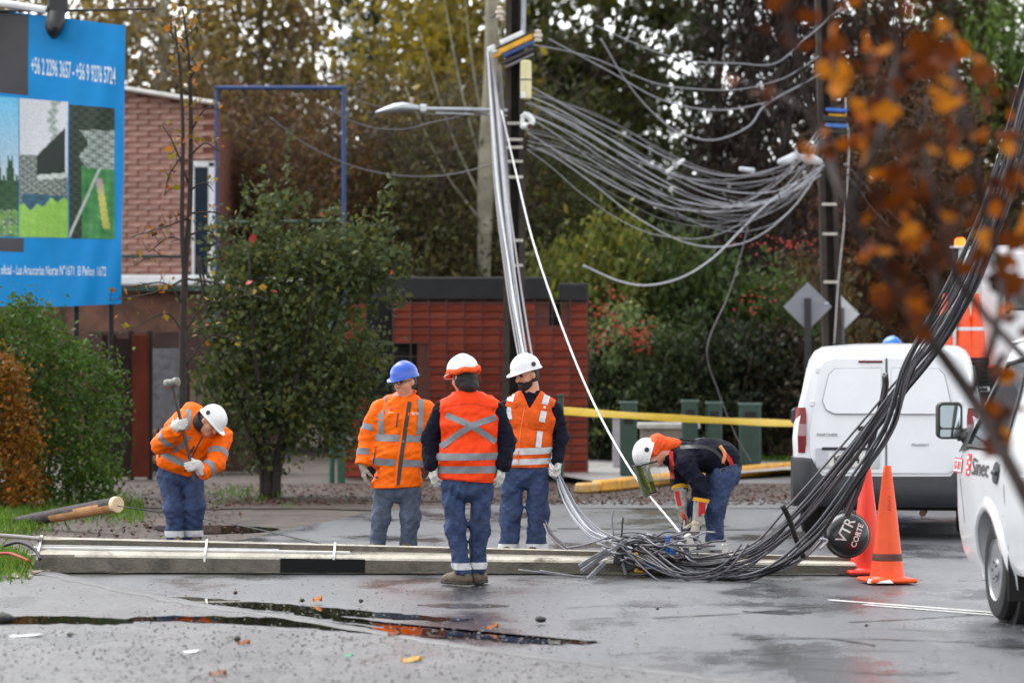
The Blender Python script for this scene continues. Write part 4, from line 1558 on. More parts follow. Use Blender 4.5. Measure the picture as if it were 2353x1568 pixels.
# snapped foot: rubble, torn cable, orange duct
rr = random.Random(11)
for i in range(26):
    g = G(rr.uniform(5, 120), rr.uniform(1280, 1334))
    m = MB(); m.off = g
    s = rr.uniform(.02, .06)
    vs = [g + Vector((rr.uniform(-1, 1), rr.uniform(-1, 1), rr.uniform(0, .9))) * s for _ in range(9)]
    import bmesh
    bm = bmesh.new()
    for v in vs: bm.verts.new(v - g)
    bmesh.ops.convex_hull(bm, input=bm.verts)
    me = bpy.data.meshes.new('concrete_chunk'); bm.to_mesh(me); bm.free()
    o = link('concrete_chunk', me, M('rubble', S(135, 126, 112), .8, var=.35, scale=20)); o.location = g
    tag(o, 'small broken concrete chunk by the snapped pole foot', 'rubble', 'rubble at the pole foot')
def single_tube(name, pts, r, mat, label, cat, group=None, n=7, res=8):
    pts = spline(pts, res) if len(pts) > 2 else [Vector(p) for p in pts]
    m = MB(); m.off = Vector(pts[0])
    m.tube(pts, r, n)
    o = m.build(name, mat, smooth=True)
    o.location = pts[0]
    return tag(o, label, cat, group)
single_tube('orange_duct', [P(-10, 1272, 26.6), P(20, 1270, 26.5), P(45, 1278, 26.3), P(66, 1288, 26.2)], .013, M('orange_duct', S(150, 58, 34), .6), 'short orange duct sticking out at the broken foot of the fallen pole', 'duct')
single_tube('torn_cable', [P(-20, 1228, 26.9), P(40, 1232, 26.8), P(95, 1237, 26.6)], .018, M('old_grey_cable', S(135, 130, 124), .6, var=.2), 'thick torn grey cable above the pole foot', 'cable')
single_tube('torn_cable', [P(10, 1252, 26.6), P(45, 1245, 26.5), P(80, 1262, 26.4), P(92, 1284, 26.3)], .014, m_black, 'black torn cable curling round the pole foot', 'cable')

# wooden post with the pale cut end
def log():
    a, b = P(38, 1199, 33.4), P(268, 1158, 32.2)
    root = empty('fallen_wooden_post', a)
    tag(root, 'fallen wooden post with dark bark and pale sawn end, left of the road', 'wooden post')
    m = mb(root); m.tube([a.lerp(b, i / 8) for i in range(9)], [.056, .06, .063, .066, .07, .072, .074, .076, .076], 18)
    o = m.build('trunk', M('post_wood', S(186, 136, 92), .7, var=.22, scale=5, bump=.3, stretch=(.3, 3, 3)), root, smooth=60)
    o.data.materials.append(M('post_bark', S(62, 54, 56), .8, var=.4, scale=9, bump=.6))
    rb_ = random.Random(2)
    for p in o.data.polygons:
        if p.normal.z > .10 + .25 * math.sin(p.center.x * 9) or p.center.x < .38:
            p.material_index = 1
    m = mb(root)
    ax = Vector((.72, -.68, .02)).normalized()
    m.lathe([(.078, -.05), (.080, .0), (.078, .006), (.0, .008)], 24, b + Vector((.012, -.01, 0)), ax)
    m.build('sawn_end', M('sawn_wood', S(228, 204, 166), .7, var=.10, scale=12), root, smooth=30)
    return b
LOG_END = log()
single_tube('stay_wire', [LOG_END + Vector((.02, -.1, -.01)), P(520, 1200, 31.6), P(740, 1249, 28.2)], .006, m_black, 'thin dark stay wire from the wooden post to the fallen pole', 'wire')

# ------------------------------------------------------------------ buildings, walls and street furniture behind
m_dark = M('dark_opening', S(26, 24, 25), .8, var=.3)
m_green = M('dark_green_paint', S(34, 62, 52), .5, var=.2)

def gatehouse():
    d = 46.0
    k = px(d)
    x0 = P(792, 0, d).x; x1 = P(1349, 0, d).x
    zt = P(0, 689, d).z
    root = empty('brick_gatehouse', Vector(((x0 + x1) / 2, d, 0)))
    tag(root, 'low red block gatehouse with black parapet and dark doorway behind the workers', 'building')
    m_bk = M('red_block', S(124, 52, 38), .8, var=.2, scale=7, bump=.4, bscale=50, spec=.2, rgb2=S(146, 68, 50), dirt=(S(96, 50, 42), 4, .55), rand=.22)
    m_mo = M('dark_mortar', S(96, 54, 44), .85, var=.2)
    def X(x): return P(x, 0, d).x
    def Z(y): return P(0, y, d).z
    # walls are backing slabs with single blocks set on them
    slabs = [(792, 839, 700, 1098), (905, 1261, 686, 784), (958, 1261, 784, 1098), (1261, 1290, 747, 1098), (1290, 1349, 686, 1098)]
    for a, b, t, q in slabs:
        m = mb(root)
        m.box(((X(a) + X(b)) / 2, d + .16, (Z(t) + max(Z(q), 0)) / 2), (X(b) - X(a), .24, Z(t) - max(Z(q), 0)))
        m.build('wall', m_mo, root)
    bw, bh = .25, .112
    cache = {}
    def block(cx, cz, w, h):
        key = (round(w, 3), round(h, 3))
        if key not in cache:
            q = MB(); q.box((0, 0, 0), (w, .05, h), None, .005)
            me = q.mesh('brick'); me.materials.append(m_bk); cache[key] = me
        o = link('brick', cache[key], parent=root)
        o.location = Vector((cx, d + .022 + rr.uniform(-.003, .003), cz)) - root.location
    def inside(x, z):
        for a, b, t, q in slabs:
            if X(a) - .001 <= x <= X(b) + .001 and max(Z(q), 0) <= z <= Z(t):
                return True
        return False
    step = bh
    nrow = int(zt / step)
    for r_ in range(nrow):
        cz = .02 + step * (r_ + .5)
        for a, b, t, q in ((792, 839, 0, 0), (905, 1349, 0, 0)):
            xx = X(a)
            n_ = max(1, round((X(b) - X(a)) / bw))
            w = (X(b) - X(a)) / n_
            for c in range(n_):
                cx = xx + w * (c + .5)
                if inside(cx - w * .35, cz) and inside(cx + w * .35, cz):
                    block(cx, cz, w - .010, bh - .011)
    # black parapet in two lengths
    for a, b, t, q in ((860, 1262, 636, 689), (1284, 1351, 650, 692)):
        m = mb(root); m.box(((X(a) + X(b)) / 2, d + .12, (Z(t) + Z(q)) / 2), (X(b) - X(a), .40, Z(t) - Z(q)), None, .02)
        m.build('parapet', M('black_roof_felt', S(30, 30, 33), .75, var=.3), root)
    m = mb(root); m.box(((X(1262) + X(1288)) / 2, d + .3, (Z(689) + Z(747)) / 2), (X(1288) - X(1262), .04, Z(689) - Z(747))); m.build('window_recess', m_dark, root)
    m = mb(root); m.box((X(872), d + .9, 1.3), (X(905) - X(839) + .6, .06, 2.7)); m.build('dark_doorway', m_dark, root)
    m = mb(root); m.box((X(931), d + .32, Z(784) / 2), (X(958) - X(905), .05, Z(784))); m.build('door_leaf', m_dark, root)
    m = mb(root); m.box(((X(792) + X(839)) / 2, d - .02, Z(1006)), (X(839) - X(792) + .03, .06, .05)); m.build('sill_trim', M('grey_trim', S(140, 138, 136), .6), root)
    # wire mesh standing before the wall
    wm = empty('wire_mesh_fence', Vector((X(1120), d - .35, 0)))
    tag(wm, 'thin dark wire mesh fence standing before the red gatehouse', 'fence')
    m_w = M('fence_wire', S(66, 44, 40), .6)
    for i in range(12):
        x = X(905) + (X(1349) - X(905)) * i / 11
        m = mb(wm); m.tube([(x, d - .35, 0), (x, d - .35, zt)], .008, 5); m.build('wire', m_w, wm)
    for i in range(14):
        z = .05 + (zt - .1) * i / 13
        m = mb(wm); m.tube([(X(905), d - .36, z), (X(1349), d - .36, z)], .006, 5); m.build('wire', m_w, wm)
gatehouse()

def house():
    d = 56.0
    def X(x): return P(x, 0, d).x
    def Z(y): return P(0, y, d).z
    root = empty('brick_house', Vector((X(330), d, 0)))
    tag(root, 'two storey house with streaky pale red cladding behind the blue banner', 'house')
    m_bk = M('weathered_cladding', S(150, 104, 90), .75, var=.22, scale=5, rgb2=S(178, 138, 124), dirt=(S(200, 184, 176), 3.2, .54), stretch=(.6, 1, 3), rand=.14)
    m_mo = M('house_backing', S(112, 66, 52), .8, var=.2)
    m = mb(root)
    xl, xr = X(-120), X(503)
    # upper wall with a sloping top
    m.prism([(xl, d + .1, Z(660)), (xr, d + .1, Z(660)), (xr, d + .1, Z(243)), (X(285), d + .1, Z(208)), (xl, d + .1, Z(150))], (0, .25, 0))
    m.build('upper_wall', m_mo, root)
    m = mb(root); m.box(((xl + xr) / 2, d + .35, Z(660) / 2), (xr - xl, .2, Z(660))); m.build('lower_wall', M('brown_lower_wall', S(104, 72, 56), .8, var=.35, scale=3, dirt=(S(60, 44, 38), 2, .5)), root)
    m = mb(root); m.box(((xl + xr) / 2, d + 3.6, Z(300) / 2), (xr - xl - .1, 6, Z(300))); m.build('house_core', m_mo, root)
    q = MB(); q.box((0, 0, 0), (.365, .04, .088), None, .012); me = q.mesh('brick'); me.materials.append(m_bk)
    r_ = 0
    z = Z(632)
    while z < Z(206):
        off = (r_ % 2) * .19
        x = X(240) + off
        while x < xr - .1:
            top = Z(208 + (x - X(285)) / (xr - X(285)) * 35)
            inwin = X(436) < x < X(505) and Z(655) < z < Z(366)
            if z < top - .05 and not inwin:
                o = link('brick', me, parent=root)
                o.location = Vector((x, d + .085 + rr.uniform(-.008, .004), z)) - root.location
            x += .38
        z += .098
        r_ += 1
    m = mb(root); m.bar((X(-120), d - .05, Z(150) + .06), (X(285), d - .05, Z(205)), .5, .10, .02); m.bar((X(285), d - .05, Z(205)), (X(503), d - .05, Z(240)), .5, .07, .02)
    m.build('roof_edge', M('white_fascia', S(214, 212, 208), .5, var=.1), root)
    m = mb(root); m.box(((X(270) + X(700)) / 2, d - .35, (Z(633) + Z(657)) / 2), (X(700) - X(270), .3, Z(633) - Z(657)), None, .03); m.build('gutter', M('white_gutter', S(220, 222, 222), .45, var=.08), root)
    m = mb(root); m.box(((X(270) + X(700)) / 2, d - .33, Z(664)), (X(700) - X(270), .22, .08)); m.build('gutter_board', m_green, root)
    m = mb(root); m.box(((X(280) + X(420)) / 2, d + .06, Z(588)), (X(420) - X(280), .05, .05)); m.build('green_rail', m_green, root)
    w = empty('window', (0, 0, 0)); w.parent = root
    m = mb(root); m.box(((X(440) + X(500)) / 2, d + .12, (Z(380) + Z(650)) / 2), (X(500) - X(440), .05, Z(380) - Z(650))); m.build('pane', M('dark_glass', S(34, 36, 38), .15, spec=.4), w)
    for (a, b, t, b2) in ((478, 493, 372, 650), (440, 500, 370, 384), (440, 446, 372, 650)):
        m = mb(root); m.box(((X(a) + X(b)) / 2, d + .06, (Z(t) + Z(b2)) / 2), (X(b) - X(a), .1, Z(t) - Z(b2)), None, .01); m.build('frame', M('white_frame', S(214, 214, 212), .5), w)
house()

def gate_sheets():
    d = 46.0
    def X(x): return P(x, 0, d).x
    root = empty('corrugated_metal_gate', Vector((X(295), d, 0)))
    tag(root, 'tall rusty brown ribbed metal gate sheets behind the left hedge', 'gate')
    zt = P(0, 768, d).z
    for i, (a, b, c) in enumerate(((235, 268, S(66, 40, 34)), (268, 302, S(74, 60, 54)), (303, 342, S(120, 58, 40)))):
        m = mb(root)
        n_ = 16
        top, bot = [], []
        ring = []
        for k in range(n_ + 1):
            x = X(a) + (X(b) - X(a)) * k / n_
            y = d + (.022 if k % 2 else 0) + (i % 2) * .03
            bot.append(Vector((x, y, .02))); top.append(Vector((x, y, zt - (.0, .05, .0)[i])))
        m.loft([bot, top], False)
        m.build('metal_sheet', M('gate_sheet_%d' % i, c, .55, metal=.1, var=.3, scale=3, stretch=(1, 1, .3)), root)
    for x in (252, 300, 343):
        m = mb(root); m.box((X(x), d + .09, zt / 2), (.07, .07, zt + .1)); m.build('post', m_dark, root)
    # porch behind: dark back wall, shelf with bricks
    r2 = empty('porch_store', Vector((X(380), d + 2.5, 0)))
    tag(r2, 'dark porch with grey shutter and shelves beside the metal gate', 'porch')
    def X2(x): return P(x, 0, d + 2.5).x
    def Z2(y): return P(0, y, d + 2.5).z
    m = mb(r2); m.box((X2(420), d + 2.6, 1.05), (X2(640) - X2(200), .1, 2.1)); m.build('back_wall', M('brown_shed_wall', S(70, 48, 40), .8, var=.4, scale=2), r2)
    m = mb(r2); m.box((X2(380), d + 2.5, (Z2(800) + Z2(985)) / 2), (X2(418) - X2(345), .05, Z2(800) - Z2(985))); m.build('shutter', M('grey_shutter', S(100, 98, 100), .6, var=.3, scale=8), r2)
    for y in (1000, 1035, 1060):
        m = mb(r2); m.box((X2(385), d + 2.42, Z2(y)), (X2(425) - X2(345), .25, .03)); m.build('shelf', M('shelf_wood', S(110, 84, 66), .7), r2)
        for q in range(3):
            m = mb(r2); m.box((X2(355 + q * 22), d + 2.4, Z2(y) + .06), (.1, .12, .08), None, .01); m.build('stored_brick', M('stored_brick', S(150, 128, 112), .8, var=.3), r2)
    m = mb(r2); m.box((X2(475), d + 2.3, .75), (X2(510) - X2(440), .1, 1.5)); m.build('pillar', M('pale_brown_render', S(112, 92, 80), .8, var=.2), r2)
gate_sheets()

def posts():
    for (x0, x1, yt, yb, lab) in ((1424, 1463, 921, 1092, 'green metal bollard beside the grey bench, nearest the gatehouse'), (1566, 1603, 918, 1080, 'green metal bollard right behind the bench end'),
                             (1622, 1658, 922, 1080, 'narrow green metal bollard behind the bent worker'), (1698, 1747, 925, 1068, 'wide green metal bollard closest to the white van')):
        d = F * (CAMH - .09) / (yb - HZ)
        k = px(d)
        w = (x1 - x0) * k
        h = (yb - yt) * k
        g = Vector((((x0 + x1) / 2 - 1176) * k, d, .09))
        root = empty('green_bollard', g)
        tag(root, lab, 'bollard', 'green bollards along the pavement')
        m = mb(root); m.box(g + Vector((0, 0, h / 2)), (w, w * .7, h), None, .02); m.build('body', m_green, root)
        m = mb(root); m.box(g + Vector((0, 0, h - .02)), (w + .03, w * .7 + .03, .04), None, .01); m.build('cap', M('worn_green_cap', S(70, 92, 84), .5), root)
        m = mb(root); m.box(g + Vector((0, -w * .35 - .004, h * .78)), (w * .55, .02, h * .16), None, .006); m.build('panel', m_dark, root)
    d = 48.5
    def X(x): return P(x, 0, d).x
    def Z(y): return P(0, y, d).z
    root = empty('concrete_bench', Vector((X(1535), d, .09)))
    tag(root, 'pale concrete bench block between the green bollards', 'bench')
    m = mb(root); m.box((X(1535), d, Z(977)), (X(1606) - X(1464), .5, .09), None, .02); m.build('slab', M('pale_concrete', S(176, 174, 168), .6, var=.15), root)
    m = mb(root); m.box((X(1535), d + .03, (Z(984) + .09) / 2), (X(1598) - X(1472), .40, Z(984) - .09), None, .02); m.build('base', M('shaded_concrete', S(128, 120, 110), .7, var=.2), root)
    g = P(1417, 1075, 48); g.z = .09
    root = empty('grey_marker_post', g)
    tag(root, 'slim pale grey post left of the green bollards', 'post')
    m = mb(root); m.box(g + Vector((0, 0, .36)), (.125, .1, .72), None, .015); m.build('shaft', M('pale_grey_post', S(165, 165, 170), .5), root)
    m = mb(root); m.box(g + Vector((0, 0, .735)), (.15, .12, .03), None, .01); m.build('cap', M('pale_grey_post', S(165, 165, 170), .5), root)
    # green tube fence near the bush
    d = 44.5
    root = empty('green_tube_gate', Vector((P(775, 0, d).x, d, 0)))
    tag(root, 'dark green tube gate posts beside the big shrub', 'gate post')
    for x, w in ((762, .04), (784, .055)):
        q = P(x, 0, d)
        m = mb(root); m.tube([(q.x, d, 0), (q.x, d, P(0, 700, d).z)], w, 10); m.build('post', M('bottle_green', S(36, 84, 62), .45, var=.15), root, smooth=40)
    m = mb(root); m.tube([(P(762, 0, d).x, d, P(0, 1000, d).z), (P(784, 0, d).x, d, P(0, 1000, d).z)], .03, 8); m.build('crossbar', M('bottle_green', S(36, 84, 62)), root)
    # blue frame
    d = 50.0
    root = empty('blue_tube_frame', Vector((P(643, 0, d).x, d, 0)))
    tag(root, 'tall blue metal tube frame rising behind the shrub', 'frame')
    m_bl = M('blue_tube', S(26, 60, 112), .5, var=.12)
    for x, w in ((497, .024), (790, .034)):
        q = P(x, 0, d)
        m = mb(root); m.tube([(q.x, d, 0), (q.x, d, P(0, 198, d).z)], w, 10); m.build('upright', m_bl, root, smooth=40)
    m = mb(root); m.tube([P(494, 202, d), P(796, 202, d)], .032, 10); m.build('top_bar', m_bl, root, smooth=40)
    m = mb(root); m.tube([P(497, 512, d), P(790, 508, d)], .028, 8); m.build('lower_rail', m_green, root, smooth=40)
posts()

def banner():
    d = 42.0
    root = empty('advert_banner', Vector((P(100, 0, d).x, d, 0)))
    tag(root, 'big bright blue printed banner with phone number and garden pictures above the hedge', 'banner')
    def pt(x, y, lift=0.0):
        # the sheet bellies and creases a little
        b = .035 * math.sin(x * .021 + y * .004) + .02 * math.sin(y * .017 + x * .03) + .026 * math.sin((x * .94 + y * .22) * .11) * max(0, min(1, (x - 120) / 120))
        q = P(x, y, d)
        return Vector((q.x, d + b - lift, q.z))
    def top(x): return 18 + (x + 40) * .128
    def bot(x): return 704 - max(0, x - 150) * .05
    def right(y): return 288 - (y - 60) * .017
    def cloth(name, x0, x1, y0, y1, mat, lift, par=root, nx=24, ny=30):
        m = mb(root); rg = []
        for i in range(nx + 1):
            u = i / nx
            rw = []
            for j in range(ny + 1):
                v = j / ny
                y = y0(0) + (y1(0) - y0(0)) * v
                x = x0 + ((x1 if x1 < 280 else right(y)) - x0) * u
                y = y0(x) + (y1(x) - y0(x)) * v
                rw.append(pt(x, y, lift))
            rg.append(rw)
        m.loft(rg, False)
        return m.build(name, mat, par, smooth=True)
    cst = lambda c, s=0.0: (lambda x: c + x * s)
    cloth('blue_sheet', -260, 288, top, bot, M('blue_vinyl', S(0, 136, 206), .5, var=.08, scale=2, spec=.3), 0, nx=60, ny=50)
    cloth('black_print_block', -260, 64, lambda x: top(x) + 3, cst(213, .10), M('black_print', S(42, 38, 44), .35, var=.12), .005)
    # printed photographs: fine colour grids on the cloth
    rp = np.random.RandomState(6)
    def noise2(x, y, s, seed):
        return .5 + .25 * math.sin(x / s + seed) * math.sin(y / s * 1.3 + seed * 2) + .25 * math.sin((x + y) / s * 1.7 + seed * 3) * math.sin((x - y * .7) / s * 2.3)
    def mix(a, b, t): return tuple(a[i] + (b[i] - a[i]) * max(0, min(1, t)) for i in range(3))
    def pic(x0, x1, y0, y1, fn, n_x, n_y):
        vs, cs, fs = [], [], []
        for i in range(n_x + 1):
            for j in range(n_y + 1):
                x = x0 + (x1 - x0) * i / n_x; y = y0 + .08 * x + (y1 - y0 - .065 * x) * j / n_y
                vs.append(pt(x, y, .006) - root.location)
                c = fn(x, y); g = rp.uniform(.86, 1.14)
                cs.append((*(max(0, v * g) for v in c), 1))
        for i in range(n_x):
            for j in range(n_y):
                k = i * (n_y + 1) + j
                fs.append((k, k + 1, k + n_y + 2, k + n_y + 1))
        me = bpy.data.meshes.new('garden_picture'); me.from_pydata(vs, [], fs); me.update()
        at = me.attributes.new('tint', 'FLOAT_COLOR', 'POINT'); at.data.foreach_set('color', np.array(cs, dtype=np.float32).ravel())
        return link('garden_picture', me, M('printed_photo', (1, 1, 1), .45, var=0.0, attr=True, spec=.3), root, smooth=True)
    skyb, pale_s, dkg, mdg, lwn, wat, whi, chc = S(110, 190, 226), S(206, 210, 214), S(30, 48, 34), S(62, 104, 64), S(132, 184, 74), S(56, 106, 130), S(222, 226, 224), S(36, 42, 44)
    def f1(x, y):
        tl_ = 385 + 26 * math.sin(x * .21) + 14 * math.sin(x * .63)
        if y < tl_: return mix(skyb, pale_s, (y - 230) / 240)
        if y < 480: return mix(dkg, mdg, noise2(x, y, 5, 1))
        if 460 < y < 540 and abs((x % 17) - 8) < 3 + 2 * math.sin(y * .2): return mix(chc, whi, noise2(x, y, 2.4, 4) - .25)
        return mix(mdg, lwn, noise2(x, y, 9, 2))
    def f2(x, y):
        roof = y > 380 - (x - 60) * .95 and y < 404 and x > 62 and x > 84 - (y - 360) * .6
        if y > 468 + 10 * math.sin((x - 40) * .05) + 6 * math.sin(x * .2): return mix(lwn, S(150, 196, 90), noise2(x, y, 14, 3))
        if y > 444 + .07 * (x - 50) and 50 < x < 154: return mix(wat, chc, noise2(x, y, 6, 5) * .7)
        if abs(y - 408 + (x - 90) * .07) < 6 and x > 88: return mix(whi, mdg, noise2(x, y, 3, 9) * .6)
        if y > 404 or (y > 356 and x < 84): return mix(chc, mix(mdg, whi, noise2(x, y, 2.1, 8)), noise2(x, y, 3.4, 2) * .9)
        if roof and x < 152: return mix(chc, dkg, noise2(x, y, 10, 1))
        if abs(x - 128 - 8 * math.sin(y * .04)) < 9 + 4 * math.sin(y * .3) and y < 350: return mix(pale_s, mdg, noise2(x, y, 3, 7))
        return pale_s
    def f3(x, y):
        if 300 < y < 388 and x > 194 + 10 * math.sin(y * .1): return mix(dkg, mix(S(160, 186, 176), whi, noise2(x, y, 2.2, 3)), noise2(x, y, 4.4, 6))
        if abs((x - 236) - (y - 470) * .16) < 8 and 410 < y < 525: return mix(S(190, 186, 96), S(170, 150, 160), (450 - y) / 30)
        if abs((x - 205) + (y - 440) * .44) < 3 and y > 350: return mix(whi, mdg, .3)
        if y > 380 and x > 188: return mix(S(40, 112, 62), S(84, 150, 84), noise2(x, y, 12, 4))
        return mix(S(26, 34, 28), S(74, 92, 76), noise2(x, y, 4, 2) ** 1.5)
    pic(-60, 42, 222, 543, f1, 34, 90)
    pic(44, 157, 222, 544, f2, 46, 110)
    pic(160, 263, 228, 545, f3, 42, 110)
    cloth('black_print_block', -100, 55, cst(546, .02), cst(577, .03), M('black_print', S(42, 38, 44)), .006, ny=6, nx=10)
    m_tx = M('white_print', S(214, 232, 242), .4, var=.05)
    def words(s, x0, x1, y, slope, hpx, bold):
        me = text_mesh(s, 1.0, bold=bold)
        co = [v.co.copy() for v in me.vertices]
        xs = [c.x for c in co]; a, b = min(xs), max(xs)
        ys = [c.y for c in co]; ya, yb = min(ys), max(ys)
        for v in me.vertices:
            X = x0 + (v.co.x - a) / (b - a) * (x1 - x0)
            Y = y + (X - x0) * slope - ((v.co.y - ya) / (yb - ya) - .5) * hpx
            v.co = pt(X, Y, .012) - root.location
        me.update()
        link('lettering', me, m_tx, root)
    words('+56 2 2296 3657 - +56 9 9276 5724', 72, 266, 150, .135, 40, .018)
    words('g oficial - Las Araucarias Norte N\u00b01671  El Pe\u00f1on 1672', -6, 243, 622, .016, 30, .012)
    # hanging posts and the lamp on its arm above
    for x in (252, 172, 30):
        m = mb(root); q = P(x, 0, d + .12)
        m.tube([(q.x, d + .25, 0), (q.x, d + .25, P(0, 60, d).z)], .035, 8); m.build('support_post', m_dark, root)
    fl = empty('floodlight', P(130, 30, d - .3))
    tag(fl, 'black floodlight on a thin arm over the top edge of the blue banner', 'floodlight')
    m = mb(fl); m.tube([P(-80, 26, d - .1), P(140, 25, d - .1), P(352, 21, d - .1)], .016, 7); m.build('arm', m_black, fl)
    m = mb(fl); m.box(P(352, 22, d - .1), (.06, .06, .08), None, .01); m.build('arm_end', m_black, fl)
    m = mb(fl); m.box(P(133, 8, d - .12), (.26, .14, .26), None, .03); m.build('gear_box', m_black, fl)
    m = mb(fl)
    rg = []
    for (y, w, dp) in ((26, .115, .06), (48, .125, .12), (66, .12, .16), (80, .085, .15), (90, .03, .10)):
        q = P(131 - (y - 26) * .10, y, d - .14)
        rg.append([q + Vector((w * math.cos(t), dp * math.sin(t) - dp * .5, 0)) for t in np.linspace(0, 2 * math.pi, 15)[:-1]])
    m.loft(rg); m.build('lamp_hood', m_black, fl, smooth=40)
    m = mb(fl); m.tube([P(-60, 4, d - .2), P(20, 10, d - .2), P(105, 24, d - .15)], .05, 8); m.build('white_cloth_roll', M('white_wrap', S(222, 222, 222), .6, var=.1), fl)
banner()

# diamond warning signs seen from the back
def sign(x, y, half, d, mat, lab, post):
    k = px(d)
    c = P(x, y, d)
    root = empty('diamond_road_sign', Vector((c.x, d, 0)))
    tag(root, lab, 'road sign')
    m = mb(root)
    h = half * k
    m.prism([c + Vector((0, 0, h)), c + Vector((h, 0, 0)), c + Vector((0, 0, -h)), c + Vector((-h, 0, 0))], (0, .012, 0))
    m.build('plate', mat, root)
    m = mb(root); m.box((c.x, d - .04, (c.z + h * .35) / 2), (.095, .05, c.z + h * .35), None, .006); m.build('post', post, root)
    m = mb(root); m.box((c.x + h * .78, d - .004, c.z + .05), (h * .16, .006, .03)); m.build('maker_plate', M('pale_sticker', S(190, 192, 196), .5), root)
sign(1855, 704, 56, 46, M('grey_aluminium', S(126, 128, 136), .4, metal=.2, var=.06), 'grey back of a diamond road sign on a black post above the white van', m_black)
sign(1932, 721, 42, 50.8, M('pale_aluminium', S(196, 198, 200), .4, metal=.1, var=.06), 'pale diamond road sign half hidden behind the right upright pole', M('grey_post', S(90, 90, 92), .5))

# barrier tape
def tape():
    a, b = P(1270, 941, 40.0), P(1852, 973, 45.9)
    m = MB(); m.off = a
    rg = []
    m2 = []
    for i in range(31):
        t = i / 30
        q = a.lerp(b, t); q.z -= .02 * 4 * t * (1 - t)
        w = .047 + .005 * math.sin(t * 17)
        tw = .25 * math.sin(t * 9)
        up = Vector((0, math.sin(tw), math.cos(tw)))
        rg.append([q - up * w, q - up * w * .2 + Vector((0, -.008, 0)), q + up * w])
    m.loft(rg, False)
    root = m.build('barrier_tape', M('yellow_tape', S(246, 205, 40), .4, var=.06, scale=3), smooth=True)
    root.location = a
    tag(root, 'yellow barrier tape stretched from the gatehouse towards the diamond sign', 'barrier tape')
    for i in range(1, 8):
        t = i * .125 - .02
        q = a.lerp(b, t); q.z -= .02 * 4 * t * (1 - t)
        mm = MB(); mm.off = a
        mm.lathe([(.0, 0), (.03, .0), (.034, .001), (.0, .0012)], 10, q + Vector((0, -.016, -.012)), (0, -1, 0))
        mm.build('printed_mark', M('pale_mark', S(214, 196, 140), .5), root)
    g = a.copy(); g.z = 0
    r2 = empty('tape_stake', g)
    tag(r2, 'dark green stake holding the left end of the yellow tape', 'stake')
    mm = mb(r2); mm.tube([g + Vector((.1, .02, 0)), g + Vector((.1, .02, 1.25))], .035, 8); mm.build('shaft', m_green, r2)
    mm = mb(r2); mm.box(g + Vector((.1, .02, 1.26)), (.09, .09, .03), None, .008); mm.build('cap', m_green, r2)
tape()
# ------------------------------------------------------------------ upright poles and what hangs on them
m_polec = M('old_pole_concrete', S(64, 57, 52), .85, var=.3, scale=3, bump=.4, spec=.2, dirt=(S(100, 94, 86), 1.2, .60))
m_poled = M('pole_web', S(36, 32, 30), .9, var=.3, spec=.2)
m_rung = M('pale_rung', S(196, 190, 178), .6, var=.15)
def upright(x_bot, x_top, y_top, w_bot, w_top, d, label, rungs):
    a = P(x_bot, HZ, d); a.z = 0
    b = P(x_top, y_top, d)
    root = empty('upright_concrete_pole', a)
    tag(root, label, 'utility pole')
    k = px(d)
    for s in (-1, 1):
        m = mb(root)
        rg = []
        for t in (0, .25, .5, .75, 1):
            c = a.lerp(b, t); w = (w_bot + (w_top - w_bot) * t) * k
            fw = w * .30
            cx = c + Vector((s * (w - fw) / 2, 0, 0))
            rg.append([cx + Vector((x * fw / 2, y * .11, 0)) for x, y in ((-1, -1), (1, -1), (1, 1), (-1, 1))])
        m.loft(rg); m.build('flange', m_polec, root)
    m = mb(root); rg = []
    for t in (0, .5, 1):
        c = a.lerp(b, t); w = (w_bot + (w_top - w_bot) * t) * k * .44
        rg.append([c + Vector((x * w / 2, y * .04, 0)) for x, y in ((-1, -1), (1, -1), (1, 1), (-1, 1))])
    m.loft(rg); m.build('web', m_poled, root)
    for y in rungs:
        z = P(0, y, d).z; t = (z - 0) / b.z
        c = a.lerp(b, t); w = (w_bot + (w_top - w_bot) * t) * k
        m = mb(root); m.box(c + Vector((0, -.10, 0)), (w * .80, .05, .04), None, .006); m.build('rung', m_rung, root)
    return root, a, b
D1, D2 = 45.0, 50.0
upright(1180, 1184, -170, 56, 40, D1, 'upright concrete pole behind the three standing workers, carrying the street lamp', [285, 322, 340, 372, 408, 553, 610])
upright(1918, 1888, -160, 46, 38, D2, 'upright concrete pole behind the white van, half hidden by autumn leaves', [538, 648, 470])
# pale riser conduit on the first pole
single_tube('riser_conduit', [P(1204, -160, D1 - .15), P(1202, 40, D1 - .15), P(1200, 110, D1 - .15)], .035, M('pale_conduit', S(150, 156, 164), .4, metal=.3), 'pale riser conduit fixed along the top of the lamp pole', 'conduit')
single_tube('riser_wire', [P(1942, 225, D2 - .2), P(1944, 268, D2 - .2), P(1950, 340, D2 - .2), P(1940, 500, D2 - .2), P(1926, 640, D2 - .2), P(1916, 790, D2 - .2)], .010, M('pale_wire', S(190, 186, 184), .5), 'thin pale wire running down the right upright pole', 'wire')

